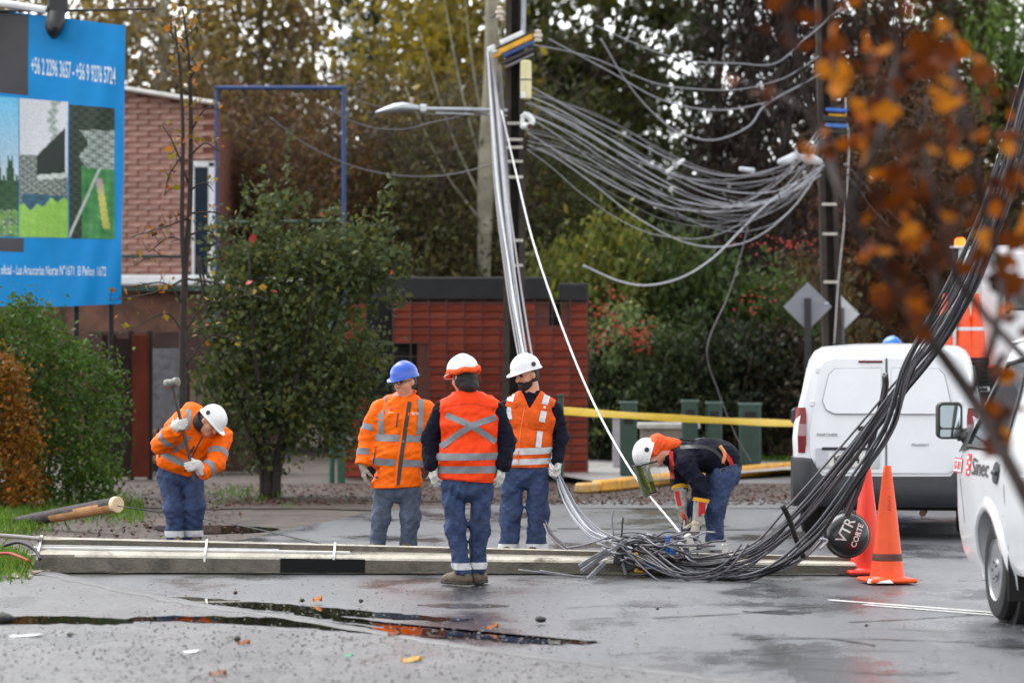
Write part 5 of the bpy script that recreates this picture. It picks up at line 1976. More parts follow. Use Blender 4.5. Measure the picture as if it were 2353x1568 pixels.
def crossarm(cx, cy, d, ang, L, label, parts):
    root = empty('cable_crossarm', P(cx, cy, d))
    tag(root, label, 'crossarm')
    c = P(cx, cy, d)
    u = Vector((math.cos(ang), 0, math.sin(ang))); v = Vector((-math.sin(ang), 0, math.cos(ang)))
    for (nm, col, o, l, t, sh) in parts:
        m = mb(root); q = c + v * o + u * sh
        m.bar(q - u * l / 2 + Vector((0, -.22, 0)), q + u * l / 2 + Vector((0, -.22, 0)), .07, t, .01)
        m.build(nm, M(nm + '_%d' % int(col[2] * 999), col, .5, var=.2), root)
    return root
crossarm(1182, 112, D1, R(25), .6, 'tilted bracket with white, yellow and blue blocks on the lamp pole', [
    ('white_clamp', S(225, 226, 226), .13, .36, .07, .02), ('white_clamp', S(225, 226, 226), .10, .12, .11, -.30), ('black_bar', S(24, 24, 26), .09, .66, .03, .05), ('yellow_spacer', S(226, 166, 30), .03, .52, .075, .03),
    ('yellow_spacer', S(226, 166, 30), .0, .16, .05, -.30), ('blue_spacer', S(42, 76, 132), -.045, .46, .06, .03), ('dark_bar', S(52, 46, 52), -.13, .5, .05, -.02), ('grey_bar', S(120, 116, 122), -.20, .44, .035, -.02)])
crossarm(1918, 275, D2, R(-3), .5, 'bracket with blue and yellow blocks on the right upright pole', [
    ('blue_spacer', S(50, 104, 196), .13, .34, .05, .0), ('yellow_spacer', S(226, 166, 30), .04, .30, .045, .02), ('black_bar', S(24, 24, 26), .0, .40, .10, .0), ('blue_spacer', S(60, 120, 190), -.11, .34, .06, .0), ('black_bar', S(24, 24, 26), -.2, .38, .06, .0)])

def pole_gear():
    d = D1 - .35
    a = P(1208, 184, d)
    root = empty('splice_canister', a)
    tag(root, 'cream cylinder splice case strapped high on the lamp pole', 'splice case')
    m = mb(root); h = 45 * px(d); m.lathe([(.05, -h), (.075, -h + .02), (.078, 0), (.075, h - .02), (.05, h)], 16, a); m.build('case', M('cream_plastic', S(222, 212, 164), .45, var=.06), root, smooth=40)
    m = mb(root); m.lathe([(.080, -.01), (.082, -.008), (.082, .008), (.08, .01)], 16, a + Vector((0, 0, .0))); m.build('strap', M('dark_strap', S(60, 56, 50), .5), root)
    m = mb(root); m.box(a + Vector((-.04, -.06, -h * .8)), (.07, .05, .08), None, .005); m.build('label_plate', M('white_label', S(232, 232, 230), .5), root)
    c = P(1205, 278, d)
    root = empty('white_insulator_camera', c)
    tag(root, 'white pole camera with elbow mount on the lamp pole', 'camera')
    m_w = M('white_camera_plastic', S(226, 228, 228), .4)
    m = mb(root); m.bar(P(1200, 262, d), P(1200, 296, d), .06, .06, .02); m.build('mount', m_w, root)
    m = mb(root); m.tube(spline([P(1201, 264, d), P(1212, 266, d), P(1222, 276, d), P(1220, 286, d)], 5), .045, 10); m.build('elbow', m_w, root, smooth=True)
    m = mb(root); m.tube([P(1203, 290, d), P(1214, 290, d - .05)], [.05, .055], 12); m.build('housing', m_w, root, smooth=40)
    m = mb(root); m.lathe([(.0, 0), (.035, 0), (.04, .012), (.0, .014)], 12, P(1215, 291, d - .06), (.7, -.7, -.1)); m.build('lens', M('dark_red_lens', S(70, 34, 28), .2), root)
    # street lamp
    root = empty('street_lamp', P(1160, 252, d + .2))
    tag(root, 'grey street lamp head on a double arm reaching left from the pole', 'street lamp')
    m_g = M('lamp_grey_metal', S(172, 178, 186), .35, metal=.4, var=.08)
    m = mb(root); m.tube([P(952, 250, d), P(1060, 251, d), P(1165, 254, d + .2)], .024, 10); m.build('arm', m_g, root, smooth=40)
    m = mb(root); m.tube([P(1000, 260, d), P(1060, 262, d), P(1165, 266, d + .2)], .012, 8); m.build('brace', m_g, root, smooth=40)
    m = mb(root); m.box(P(972, 249, d), (.10, .09, .11), None, .02); m.build('coupler', M('pale_lamp_metal', S(205, 208, 212), .4), root)
    m = mb(root)
    rg = []
    for (x, yt, yb, w) in ((862, 256, 262, .02), (885, 246, 262, .10), (905, 238, 262, .14), (925, 235, 261, .15), (944, 238, 259, .12), (962, 243, 257, .06)):
        t, b = P(x, yt, d), P(x, yb, d); mid = (t + b) / 2; hh = (t.z - b.z) / 2
        rg.append([mid + Vector((0, w * math.cos(q), hh * math.sin(q) * (1 if math.sin(q) > 0 else .8))) for q in np.linspace(0, 2 * math.pi, 17)[:-1]])
    m.loft(rg); m.build('lamp_head', m_g, root, smooth=50)
    m = mb(root); m.lathe([(.02, 0), (.022, .03), (.03, .035), (.03, .075), (.022, .085), (.0, .087)], 10, P(946, 238, d)); m.build('photo_cell', M('photo_cell', S(170, 150, 140), .5), root)
    # white insulators with leads, tail gear further up
    for (x, y, lab) in ((1236, 82, 'pale insulator block at the right end of the tilted bracket'), (1148, 28, 'small insulator fitting left of the lamp pole top')):
        c = P(x, y, d); r2 = empty('insulator', c); tag(r2, lab, 'insulator')
        m = mb(r2); m.lathe([(.02, -.09), (.05, -.08), (.05, -.05), (.03, -.04), (.06, -.02), (.06, .02), (.03, .03), (.05, .06), (.02, .08)], 12, c); m.build('shed', M('glazed_ceramic', S(198, 184, 168), .3), r2, smooth=35)
        m = mb(r2); m.tube([c, c + Vector((-.12, .2, -.06))], .014, 6); m.build('pin', m_black, r2)
pole_gear()

# ------------------------------------------------------------------ cables
m_cw = [M('cable_pale_grey', S(172, 174, 180), .4, var=.1), M('cable_grey', S(128, 128, 134), .45, var=.12), M('cable_dark_grey', S(70, 70, 76), .5, var=.15), M('cable_black', S(34, 33, 36), .45, var=.2), M('cable_slate', S(92, 88, 92), .42, var=.15)]
rc_ = random.Random(21)
def bundle(name, label, ctrl, n, spread, rad, mats, twist=.6, res=7, group=None, jit=.0, tail=None, cat='cable bundle'):
    """ctrl: [(x, y, d, spread factor)]"""
    pts = [P(x, y, d) for x, y, d, s in ctrl]
    root = empty(name, pts[-1])
    tag(root, label, cat, group)
    for i in range(n):
        a0, rr0 = rc_.uniform(0, 6.28), math.sqrt(rc_.random())
        line = []
        for k, (q, c) in enumerate(zip(pts, ctrl)):
            a = a0 + twist * k * rc_.uniform(.6, 1.2)
            s = spread * c[3] * rr0
            # spread across the run
            dv = (pts[min(k + 1, len(pts) - 1)] - pts[max(k - 1, 0)]).normalized()
            sd, u = frame(dv, Vector((0, 1, 0)))
            line.append(q + sd * s * math.cos(a) + u * s * math.sin(a) + Vector((rc_.uniform(-jit, jit), rc_.uniform(-jit, jit), rc_.uniform(-jit, jit))) * c[3])
        m = mb(root)
        m.tube(spline(line, res), rad * rc_.uniform(.7, 1.25), 5)
        m.build('cable', mats[i % len(mats)], root, smooth=True)
    return root
bundle('hanging_cable_bundle', 'bundle of grey cables hanging from the lamp pole bracket down behind the bearded worker', [(1124, 118, 44.6, .35), (1137, 250, 43.6, .8), (1152, 430, 41, 1.0), (1176, 620, 37, 1.0), (1200, 775, 32.5, .9), (1228, 930, 29.6, .8), (1262, 1060, 29.0, .6), (1277, 1092, 28.42, .35)],
       16, .085, .013, [m_cw[0], m_cw[1], m_cw[0], m_cw[2], m_cw[4]], twist=.25)
bundle('hanging_cable_bundle', 'darker cables pinned close to the lamp pole under the bracket', [(1148, 150, 44.7, .5), (1158, 300, 44.5, .7), (1164, 420, 44.2, .9), (1176, 600, 43, .9), (1190, 740, 40, .9), (1203, 800, 36, .8), (1240, 980, 31, .6)], 6, .06, .012, [m_cw[4], m_cw[1], m_cw[2]], twist=.2)
bundle('loose_cut_cables', 'pale cut cables drooping from the bearded worker\'s glove to the tangle', [(1279, 1086, 28.40, .25), (1292, 1125, 28.2, .9), (1320, 1180, 27.8, 1.25), (1360, 1225, 27.3, 1.2), (1410, 1252, 26.9, 1.3), (1470, 1275, 26.6, 1.2)], 11, .055, .0085, [m_cw[0], m_cw[0], m_cw[1]], twist=.15, jit=.01, cat='cables')
bundle('loose_cut_cables', 'short slate cable ends lying left of the tangle behind the pole', [(1255, 1200, 27.8, .8), (1270, 1228, 27.6, 1), (1292, 1248, 27.3, 1), (1310, 1262, 27.1, 1)], 5, .03, .008, [m_cw[4], m_cw[2]], twist=.1, cat='cables')
single_tube('white_rope', [P(1152, 255, 44.4), P(1186, 400, 41.5), P(1232, 580, 37.8), P(1330, 850, 32.6), P(1440, 1065, 29.4), P(1566, 1228, 27.6)], .0105, M('white_rope', S(214, 214, 212), .6), 'white rope slanting from the lamp pole down to the cable tangle', 'rope', res=12)

# spans between the two upright poles
def span(name, pts, r, mat, label, group=None, res=10, cat='cable'):
    return single_tube(name, pts, r, mat, label, cat, group, 5, res)
def lerp(a, b, t): return a + (b - a) * t
def sagspan(x0, y0, x1, y1, low, bias=.5, r=.012, mat=None, label='', dz=0.0, group=None):
    """cable between the poles with its lowest row given"""
    pts = []
    for i in range(11):
        t = i / 10
        x = lerp(x0, x1, t); d = lerp(D1 - .2, D2 - .3, t)
        base = lerp(y0, y1, t)
        mid = lerp(y0, y1, bias)
        k = t ** (math.log(.5) / math.log(bias))
        y = base + (low - mid) * 4 * k * (1 - k)
        pts.append(P(x, y, d))
    return span('span_cable', pts, r, mat, label, group, 3)
root = empty('sagging_cable_bundle', P(1700, 470, 48))
tag(root, 'thick sagging bundle of grey cables strung between the two upright poles', 'cable bundle')
rs = random.Random(77)
for i in range(26):
    y0 = (214, 240, 262, 300, 322, 340)[min(5, i // 4)] + rs.uniform(-7, 7); x0 = 1212 + rs.uniform(-4, 4)
    x1, y1 = 1892 + rs.uniform(-12, 6), rs.choice((300, 320, 345, 372, 385, 398)) + rs.uniform(-8, 8)
    f_ = i / 25
    low = 405 + 150 * f_ + rs.uniform(-22, 22)
    b = rs.uniform(.55, .72)
    m = mb(root)
    pts = []
    for j in range(13):
        t = j / 12
        d = lerp(D1 - .2, D2 - .3, t) - .15 * math.sin(i * 1.7)
        base = lerp(y0, y1, t); mid = lerp(y0, y1, b)
        kk = t ** (math.log(.5) / math.log(b))
        pts.append(P(lerp(x0, x1, t), base + (low - mid) * 4 * kk * (1 - kk) + rs.uniform(-2.2, 2.2), d))
    m.tube(spline(pts, 3), rs.choice((.004, .005, .007, .010)), 5)
    m.build('cable', rs.choice((m_cw[0], m_cw[0], m_cw[1], m_cw[4])), root, smooth=True)
# lashings that gather the bundle
for (x, y0, y1) in ((1545, 455, 530), (1660, 440, 470), (1700, 500, 540), (1775, 400, 470), (1500, 435, 480)):
    m = mb(root); m.tube(spline([P(x, y0, 47.3), P(x + 9, (y0 + y1) / 2, 47.2), P(x + 22, y1, 47.4)], 4), .010, 5); m.build('lashing', m_black, root)
m = mb(root); m.tube([P(1790, 372, 48.6), P(1812, 366, 48.8), P(1832, 352, 49)], [.04, .065, .04], 9); m.build('splice_sleeve', M('pale_sleeve', S(196, 200, 206), .45), root, smooth=True)
m = mb(root); m.tube([P(1700, 388, 47.8), P(1730, 392, 48)], [.03, .04], 8); m.build('splice_sleeve', M('pale_sleeve', S(196, 200, 206), .45), root, smooth=True)
m = mb(root); m.tube([P(1835, 360, 49), P(1866, 366, 49.3), P(1885, 372, 49.5)], [.05, .08, .05], 9); m.build('splice_sleeve', M('pale_sleeve', S(196, 200, 206), .45), root, smooth=True)
for k, (pts, r_, mt, lab) in enumerate([
    ([(1206, 100), (1350, 130), (1500, 190), (1600, 205), (1700, 205), (1800, 180), (1880, 130)], .010, 1, 'upper thin cable dipping between the poles below the bracket'),
    ([(1370, 60), (1480, 110), (1580, 140), (1690, 146), (1780, 146), (1850, 90), (1930, 20)], .011, 1, 'topmost curved cable between the poles'),
    ([(1260, 90), (1400, 165), (1520, 230), (1640, 253), (1740, 240), (1830, 200), (1900, 160)], .012, 1, 'middle curved cable between the poles'),
    ([(1380, 90), (1440, 190), (1500, 260), (1560, 305), (1640, 322), (1720, 290), (1760, 240), (1850, 190)], .014, 1, 'deep hanging cable loop right of the lamp pole'),
    ([(1210, 195), (1330, 260), (1440, 315), (1560, 375), (1680, 405), (1800, 380), (1880, 330)], .014, 1, 'single cable carrying a white clip between the poles'),
    ([(1340, 610), (1420, 645), (1490, 655), (1570, 635), (1640, 590), (1700, 530), (1760, 470), (1830, 420)], .015, 0, 'lowest pale cable loop against the dark hedge'),
    ([(1718, 520), (1700, 590), (1672, 680), (1624, 800), (1650, 900), (1690, 1000), (1725, 1060)], .010, 4, 'thin kinked wire dropping from the bundle to the bollards'),
    ([(735, 240), (800, 275), (860, 294), (930, 297), (1000, 280), (1125, 255)], .010, 4, 'short sagging wire left of the street lamp'),
    ([(620, 270), (700, 330), (800, 378), (900, 402), (1000, 405), (1080, 392), (1150, 370)], .010, 4, 'long sagging wire crossing the blue frame'),
    ([(780, 215), (850, 240), (960, 262), (1120, 262)], .008, 4, 'fine wire ending at the street lamp head'),
    ([(1945, 380), (2000, 440), (2060, 500), (2130, 560)], .010, 2, 'dark wire leaving the right pole towards the autumn leaves'),
    ([(1945, 400), (1990, 460), (2040, 520), (2100, 590)], .010, 2, 'second dark wire leaving the right pole lower down')]):
    span('span_cable', [P(x, y, lerp(D1 - .3, D2 - .4, max(0, min(1, (x - 1200) / 700)))) for x, y in pts], r_, m_cw[mt], lab)
rt = empty('cable_clip', P(1551, 382, 46.5)); tag(rt, 'white cross shaped clip on the span cable', 'clip')
m = mb(rt); m.bar(P(1530, 396, 46.5), P(1572, 366, 46.5), .06, .05, .01); m.build('clip_bar', M('white_clip', S(220, 220, 220), .5), rt)
m = mb(rt); m.box(P(1551, 381, 46.4), (.07, .06, .09), None, .01); m.build('clamp', M('grey_clip', S(150, 150, 150), .5), rt)

# heavy bundle rising from the tangle on the fallen pole to the upper right
heavy = [(1500, 1262, 26.55, 1.2), (1560, 1290, 26.2, .9), (1650, 1290, 25.9, .9), (1740, 1262, 25.7, 1.0), (1830, 1185, 25.5, 1.2), (1940, 1055, 25.2, 1.25), (2050, 915, 24.9, 1.1), (2150, 790, 24.6, .8), (2230, 660, 24.3, .8), (2300, 470, 24.0, .9), (2370, 230, 23.6, 1.0), (2440, 20, 23.2, 1.0)]
bundle('heavy_cable_bundle', 'thick bundle of dark cables rising from the tangle past the white vans', heavy, 16, .066, .0098, [m_cw[4], m_cw[2], m_cw[4], m_cw[3], m_cw[2], m_cw[1]], twist=.16, jit=.022)
heavy2 = [(1560, 1300, 26.1, .6), (1640, 1325, 25.7, .7), (1760, 1310, 25.4, .8), (1870, 1230, 25.2, .9), (1960, 1110, 25.0, .8), (2040, 985, 24.8, .7), (2080, 860, 24.6, .6), (2120, 780, 24.5, .6), (2200, 640, 24.2, .8), (2290, 420, 23.9, .8), (2400, 60, 23.5, .8)]
bundle('heavy_cable_bundle', 'looser strand of dark cables looping below the thick bundle', heavy2, 8, .075, .010, [m_cw[3], m_cw[4], m_cw[2]], twist=.2, jit=.03)
bundle('hanging_cable_bundle', 'slack cables looping from the thick bundle to the black dome', [(1640, 1300, 26.0, .8), (1720, 1310, 25.9, 1), (1800, 1300, 25.8, .8), (1845, 1278, 25.75, .5), (1880, 1245, 25.8, .6), (1905, 1215, 25.85, .4)], 9, .04, .009, [m_cw[4], m_cw[1], m_cw[3]], twist=.3, jit=.01)
bundle('hanging_cable_bundle', 'few dark cables slung from the bundle straight down to the black dome', [(2032, 860, 24.9, .6), (2030, 900, 25.0, .8), (2000, 1020, 25.2, .8), (1975, 1110, 25.4, .8), (1945, 1180, 25.7, .7)], 6, .035, .011, [m_cw[3], m_cw[4]], twist=.2)
# black spreader bar hooked in the bundle
rt = empty('black_spreader_bar', P(1820, 1220, 25.4)); tag(rt, 'black bent spreader bar hooked through the cable bundle', 'bar')
m = mb(rt); m.tube(spline([P(1797, 1160, 25.3), P(1812, 1190, 25.35), P(1830, 1240, 25.4), P(1845, 1278, 25.5)], 5), .022, 8); m.build('rod', m_black, rt, smooth=True)
m = mb(rt); m.tube(spline([P(1850, 1262, 25.5), P(1870, 1240, 25.5), P(1900, 1240, 25.5), P(1882, 1262, 25.5)], 5), .010, 7); m.build('hook', M('steel_hook', S(190, 192, 196), .35, metal=.5), rt, smooth=True)

# tangle on the pole: broken bracket, insulators, wire ends
def tangle():
    rt = empty('broken_bracket', G(1500, 1318)); tag(rt, 'broken metal cable bracket with blue and yellow blocks lying on the fallen pole', 'bracket')
    m_st = M('scuffed_steel', S(120, 122, 126), .4, metal=.4, var=.3)
    bars = [((1335, 1312), (1440, 1240), 26.1), ((1390, 1290), (1350, 1330), 25.9), ((1330, 1300), (1395, 1262), 26.0), ((1420, 1255), (1440, 1320), 26.2), ((1500, 1225), (1540, 1262), 26.5), ((1530, 1250), (1560, 1285), 26.4), ((1600, 1310), (1690, 1300), 26.0)]
    for a, b, d in bars:
        m = mb(rt); m.bar(P(*a, d), P(*b, d - .05), .03, .035, .004); m.build('bar', m_st, rt)
    for (x, y, w, h, nm, col) in ((1532, 1250, .035, .15, 'blue_block', S(40, 96, 170)), (1543, 1268, .06, .06, 'blue_block', S(40, 96, 170)), (1500, 1298, .16, .06, 'blue_block', S(36, 92, 168)), (1465, 1290, .05, .16, 'yellow_block', S(206, 160, 60)),
                                  (1470, 1306, .10, .06, 'yellow_block', S(206, 160, 60)), (1625, 1305, .12, .07, 'pale_block', S(200, 198, 190)), (1585, 1245, .06, .14, 'pale_block', S(196, 200, 204)), (1665, 1262, .05, .10, 'pale_block', S(206, 206, 206)), (1425, 1268, .07, .2, 'dark_block', S(36, 34, 36)), (1450, 1295, .10, .1, 'dark_block', S(36, 34, 36))):
        m = mb(rt); m.box(P(x, y, 26.1), (w, .06, h), Matrix.Rotation(rc_.uniform(-.5, .5), 3, 'Y'), .01); m.build(nm, M(nm, col, .5, var=.25, scale=20), rt)
    for q in range(4):
        c = P(1490 + q * 13, 1236 + q * 3, 26.6)
        m = mb(rt); m.tube([c + Vector((.03 * math.cos(t), .02, .035 * math.sin(t))) for t in np.linspace(0, 6.28, 13)], .006, 5); m.build('link', M('bright_link', S(205, 205, 200), .35, metal=.5), rt)
    wt = empty('wire_tangle', G(1520, 1318)); tag(wt, 'tangled nest of grey and black wires heaped over the fallen pole', 'wire tangle')
    for i in range(46):
        x = rc_.uniform(1370, 1480); y = rc_.uniform(1225, 1290)
        pts = [P(x, y, rc_.uniform(25.9, 26.8))]
        steps = rc_.randint(3, 5)
        for k in range(steps):
            x += rc_.uniform(20, 62); y = min(1314, max(1222, y + rc_.uniform(-18, 30)))
            pts.append(P(x, y, rc_.uniform(25.9, 26.5)))
        m = mb(wt); m.tube(spline(pts, 5), rc_.choice((.006, .008, .010)), 5); m.build('wire', rc_.choice(m_cw), wt, smooth=True)
    for i in range(7):      # loops in front that reach the asphalt
        x0, x1 = 1480 + rc_.uniform(-60, 60), 1780 + rc_.uniform(-80, 60)
        lo = 1305 + rc_.uniform(0, 36)
        pts = [P(x0, 1262 + rc_.uniform(-10, 20), 26.0), P(lerp(x0, x1, .3), lo - 8, 25.6), P(lerp(x0, x1, .55), lo, 25.5), P(lerp(x0, x1, .8), lo - 20, 25.5), P(x1, 1250, 25.6)]
        m = mb(wt); m.tube(spline(pts, 7), rc_.choice((.008, .011)), 5); m.build('wire', rc_.choice((m_cw[3], m_cw[4], m_cw[2])), wt, smooth=True)
    for (pl) in ([(1410, 1230), (1406, 1195), (1409, 1170)], [(1428, 1232), (1430, 1200), (1432, 1188)], [(1300, 1258), (1345, 1250), (1400, 1232)], [(1240, 1310), (1290, 1318), (1345, 1326)], [(1190, 1308), (1260, 1316), (1310, 1322)]):
        m = mb(wt); m.tube(spline([P(x, y, 26.0) for x, y in pl], 5), .008, 5); m.build('wire', rc_.choice((m_cw[3], m_cw[1])), wt, smooth=True)
tangle()

# black splice dome with chalk writing
def dome():
    c = P(1948, 1227, 25.75)
    root = empty('black_splice_dome', c)
    tag(root, 'black plastic splice dome hung from the cables, marked VTR CORTE in white', 'splice dome')
    m_bp = M('glossy_black_plastic', S(30, 31, 34), .32, var=.2, scale=8, coat=.2)
    ax = Vector((.10, -1, .12)).normalized()
    m = mb(root)
    prof = [(.05, -.30), (.10, -.28), (.13, -.22), (.168, -.12), (.175, -.05)] + [(.175 * math.cos(t), .10 * math.sin(t) - .02) for t in np.linspace(0, 1.5, 9)] + [(.0, .081)]
    m.lathe(prof, 30, c, ax); m.build('shell', m_bp, root, smooth=40)
    m = mb(root); m.lathe([(.172, -.075), (.186, -.07), (.186, -.035), (.172, -.03)], 30, c, ax); m.build('clamp_ring', m_black, root, smooth=35)
    sd, u = frame(ax)
    sd = -sd if sd.x < 0 else sd
    m_ch = M('white_marker', S(222, 222, 220), .7)
    for (s, cx, cy, size, rot) in (('VTR', -.030, .028, .115, 62), ('CORTE', .062, -.012, .062, 68)):
        me = text_mesh(s, size, bold=.0015)
        cc, sn = math.cos(R(rot)), math.sin(R(rot))
        for v in me.vertices:
            X = cx + v.co.x * cc - v.co.y * sn; Y = cy + v.co.x * sn + v.co.y * cc
            r2 = min(.99, (X * X + Y * Y) / .175 ** 2)
            v.co = sd * X + u * Y + ax * (.10 * math.sqrt(1 - r2) - .02 + .004)
        me.update(); link('lettering', me, m_ch, root)
    m = mb(root); m.tube(spline([c - ax * .1 + u * .17, c - ax * .08 + u * .25, P(1960, 1130, 25.6)], 5), .012, 6); m.build('lead', m_black, root)
dome()

# ------------------------------------------------------------------ cones
def cone(x, y, label, mat, h=.91, soot=False, z=0.0, d=None, band=False, rw=.135):
    g = G(x, y) if d is None else P(x, y, d)
    root = empty('traffic_cone', g)
    tag(root, label, 'traffic cone', 'traffic cones')
    m = mb(root); m.box(g + Vector((0, 0, .018)), (.38, .38, .034), Matrix.Rotation(R(12), 3, 'Z'), .012); m.build('base_plate', mat, root)
    m = mb(root); m.lathe([(rw + .02, .034), (rw, .05), (rw * .78, .28), (rw * .6, .5), (.04, h - .08), (.030, h - .006), (.026, h), (.018, h - .01)], 24, g); m.build('cone_body', mat, root, smooth=40)
    if soot:
        for (z0, z1, col) in ((.17, .225, S(86, 44, 34)),):
            def rad(zz): return np.interp(zz, [.034, .05, .28, .5, h - .08, h], [rw + .02, rw, rw * .78, rw * .6, .04, .026])
            m = mb(root); m.lathe([(rad(z0), z0), (rad(z0) + .0025, z0 + .004), (rad(z1) + .0025, z1 - .004), (rad(z1), z1)], 24, g); m.build('scuff_band', M('scuffed_dark_band', col, .6, var=.4, scale=9), root, smooth=40)
        me = text_mesh('ANAV', .045, bold=.0)
        for v in me.vertices:
            X, Y = -v.co.y + .010, v.co.x + .62
            rr2 = np.interp(Y, [.28, .5, h - .08], [rw * .78, rw * .6, .04]) + .003
            v.co = Vector((X, -math.sqrt(max(1e-5, rr2 ** 2 - X * X)), Y))
        me.update(); link('stencil_lettering', me, M('faded_black_ink', S(176, 66, 28), .7, var=.3, scale=40), root)
        m = mb(root); m.prism([g + Vector((-.18, -.20, .006)), g + Vector((.02, -.24, .008)), g + Vector((.0, -.19, .03)), g + Vector((-.17, -.185, .036))], (0, .004, .002)); m.build('torn_white_liner', M('white_liner', S(226, 226, 224), .6), root)
    if band:
        m = mb(root); m.lathe([(rw * .63, .46), (rw * .63 + .004, .465), (.068, .60), (.062, .605)], 24, g); m.build('reflective_collar', m_refl_w, root, smooth=40)
m_co = M('orange_pvc', S(250, 84, 22), .42, var=.10, scale=5, dirt=(S(196, 74, 36), 7, .62))
m_cr = M('red_pvc', S(240, 56, 30), .42, var=.08, scale=5)
cone(2038, 1336, 'orange traffic cone with dark scuff band standing at the end of the fallen pole', m_co, soot=True)
cone(1990, 1316, 'redder traffic cone right behind the scuffed orange one', m_cr)
# ------------------------------------------------------------------ vehicles
m_wh = M('white_van_paint', S(226, 228, 230), .22, var=.02, coat=.5, dirt=(S(190, 190, 188), 2.5, .66))
m_bump = M('dark_bumper_plastic', S(40, 42, 46), .5, var=.15)
m_tyre = M('tyre_rubber', S(24, 24, 25), .75, var=.25)
m_glass = M('vehicle_glass', S(46, 56, 62), .06, spec=.7, var=.15)
m_lamp = M('red_lamp_lens', S(120, 6, 14), .3, var=.15)
m_lampw = M('clear_lamp_lens', S(150, 118, 118), .3)
m_seam = M('panel_gap', S(70, 72, 76), .6)

def rrect(w, h, r, n=6):
    pts = []
    for (cx, cy, a0) in ((w - r, h - r, 0), (-w + r, h - r, 90), (-w + r, -h + r, 180), (w - r, -h + r, 270)):
        for i in range(n + 1):
            a = R(a0 + 90 * i / n)
            pts.append((cx + r * math.cos(a), cy + r * math.sin(a)))
    return pts

def wheel(root, c, ax, r, w, rim_mat, name='wheel'):
    """c centre of the outer face, ax outward axle direction (root frame)"""
    ax = Vector(ax).normalized()
    e = empty(name, (0, 0, 0)); e.parent = root
    m = MB(); m.lathe([(r * .62, -w), (r * .9, -w), (r, -w * .86), (r * 1.0, -w * .14), (r * .93, 0), (r * .78, .012), (r * .64, .0), (r * .60, -.03)], 36, c, ax); m.build('tyre', m_tyre, e, smooth=35)
    for k in range(40):
        pass
    m = MB(); m.lathe([(r * .64, -.01), (r * .62, .004), (r * .58, -.02), (r * .46, -.05), (r * .26, -.03), (r * .22, .0), (r * .10, .006), (0, .006)], 30, c, ax); m.build('rim', rim_mat, e, smooth=35)
    sd, u = frame(ax)
    for i in range(10):
        t = 2 * math.pi * i / 10
        q = Vector(c) + (sd * math.cos(t) + u * math.sin(t)) * r * .43 + ax * -.035
        m = MB(); m.lathe([(0, 0), (.018, 0), (.02, .004), (0, .005)], 8, q, ax); m.build('rim_hole', m_dark, e)
    for i in range(5):
        t = 2 * math.pi * i / 5
        q = Vector(c) + (sd * math.cos(t) + u * math.sin(t)) * r * .17 + ax * .0
        m = MB(); m.lathe([(.010, 0), (.010, .014), (0, .016)], 6, q, ax); m.build('wheel_nut', M('nut_steel', S(120, 120, 122), .4, metal=.6), e)

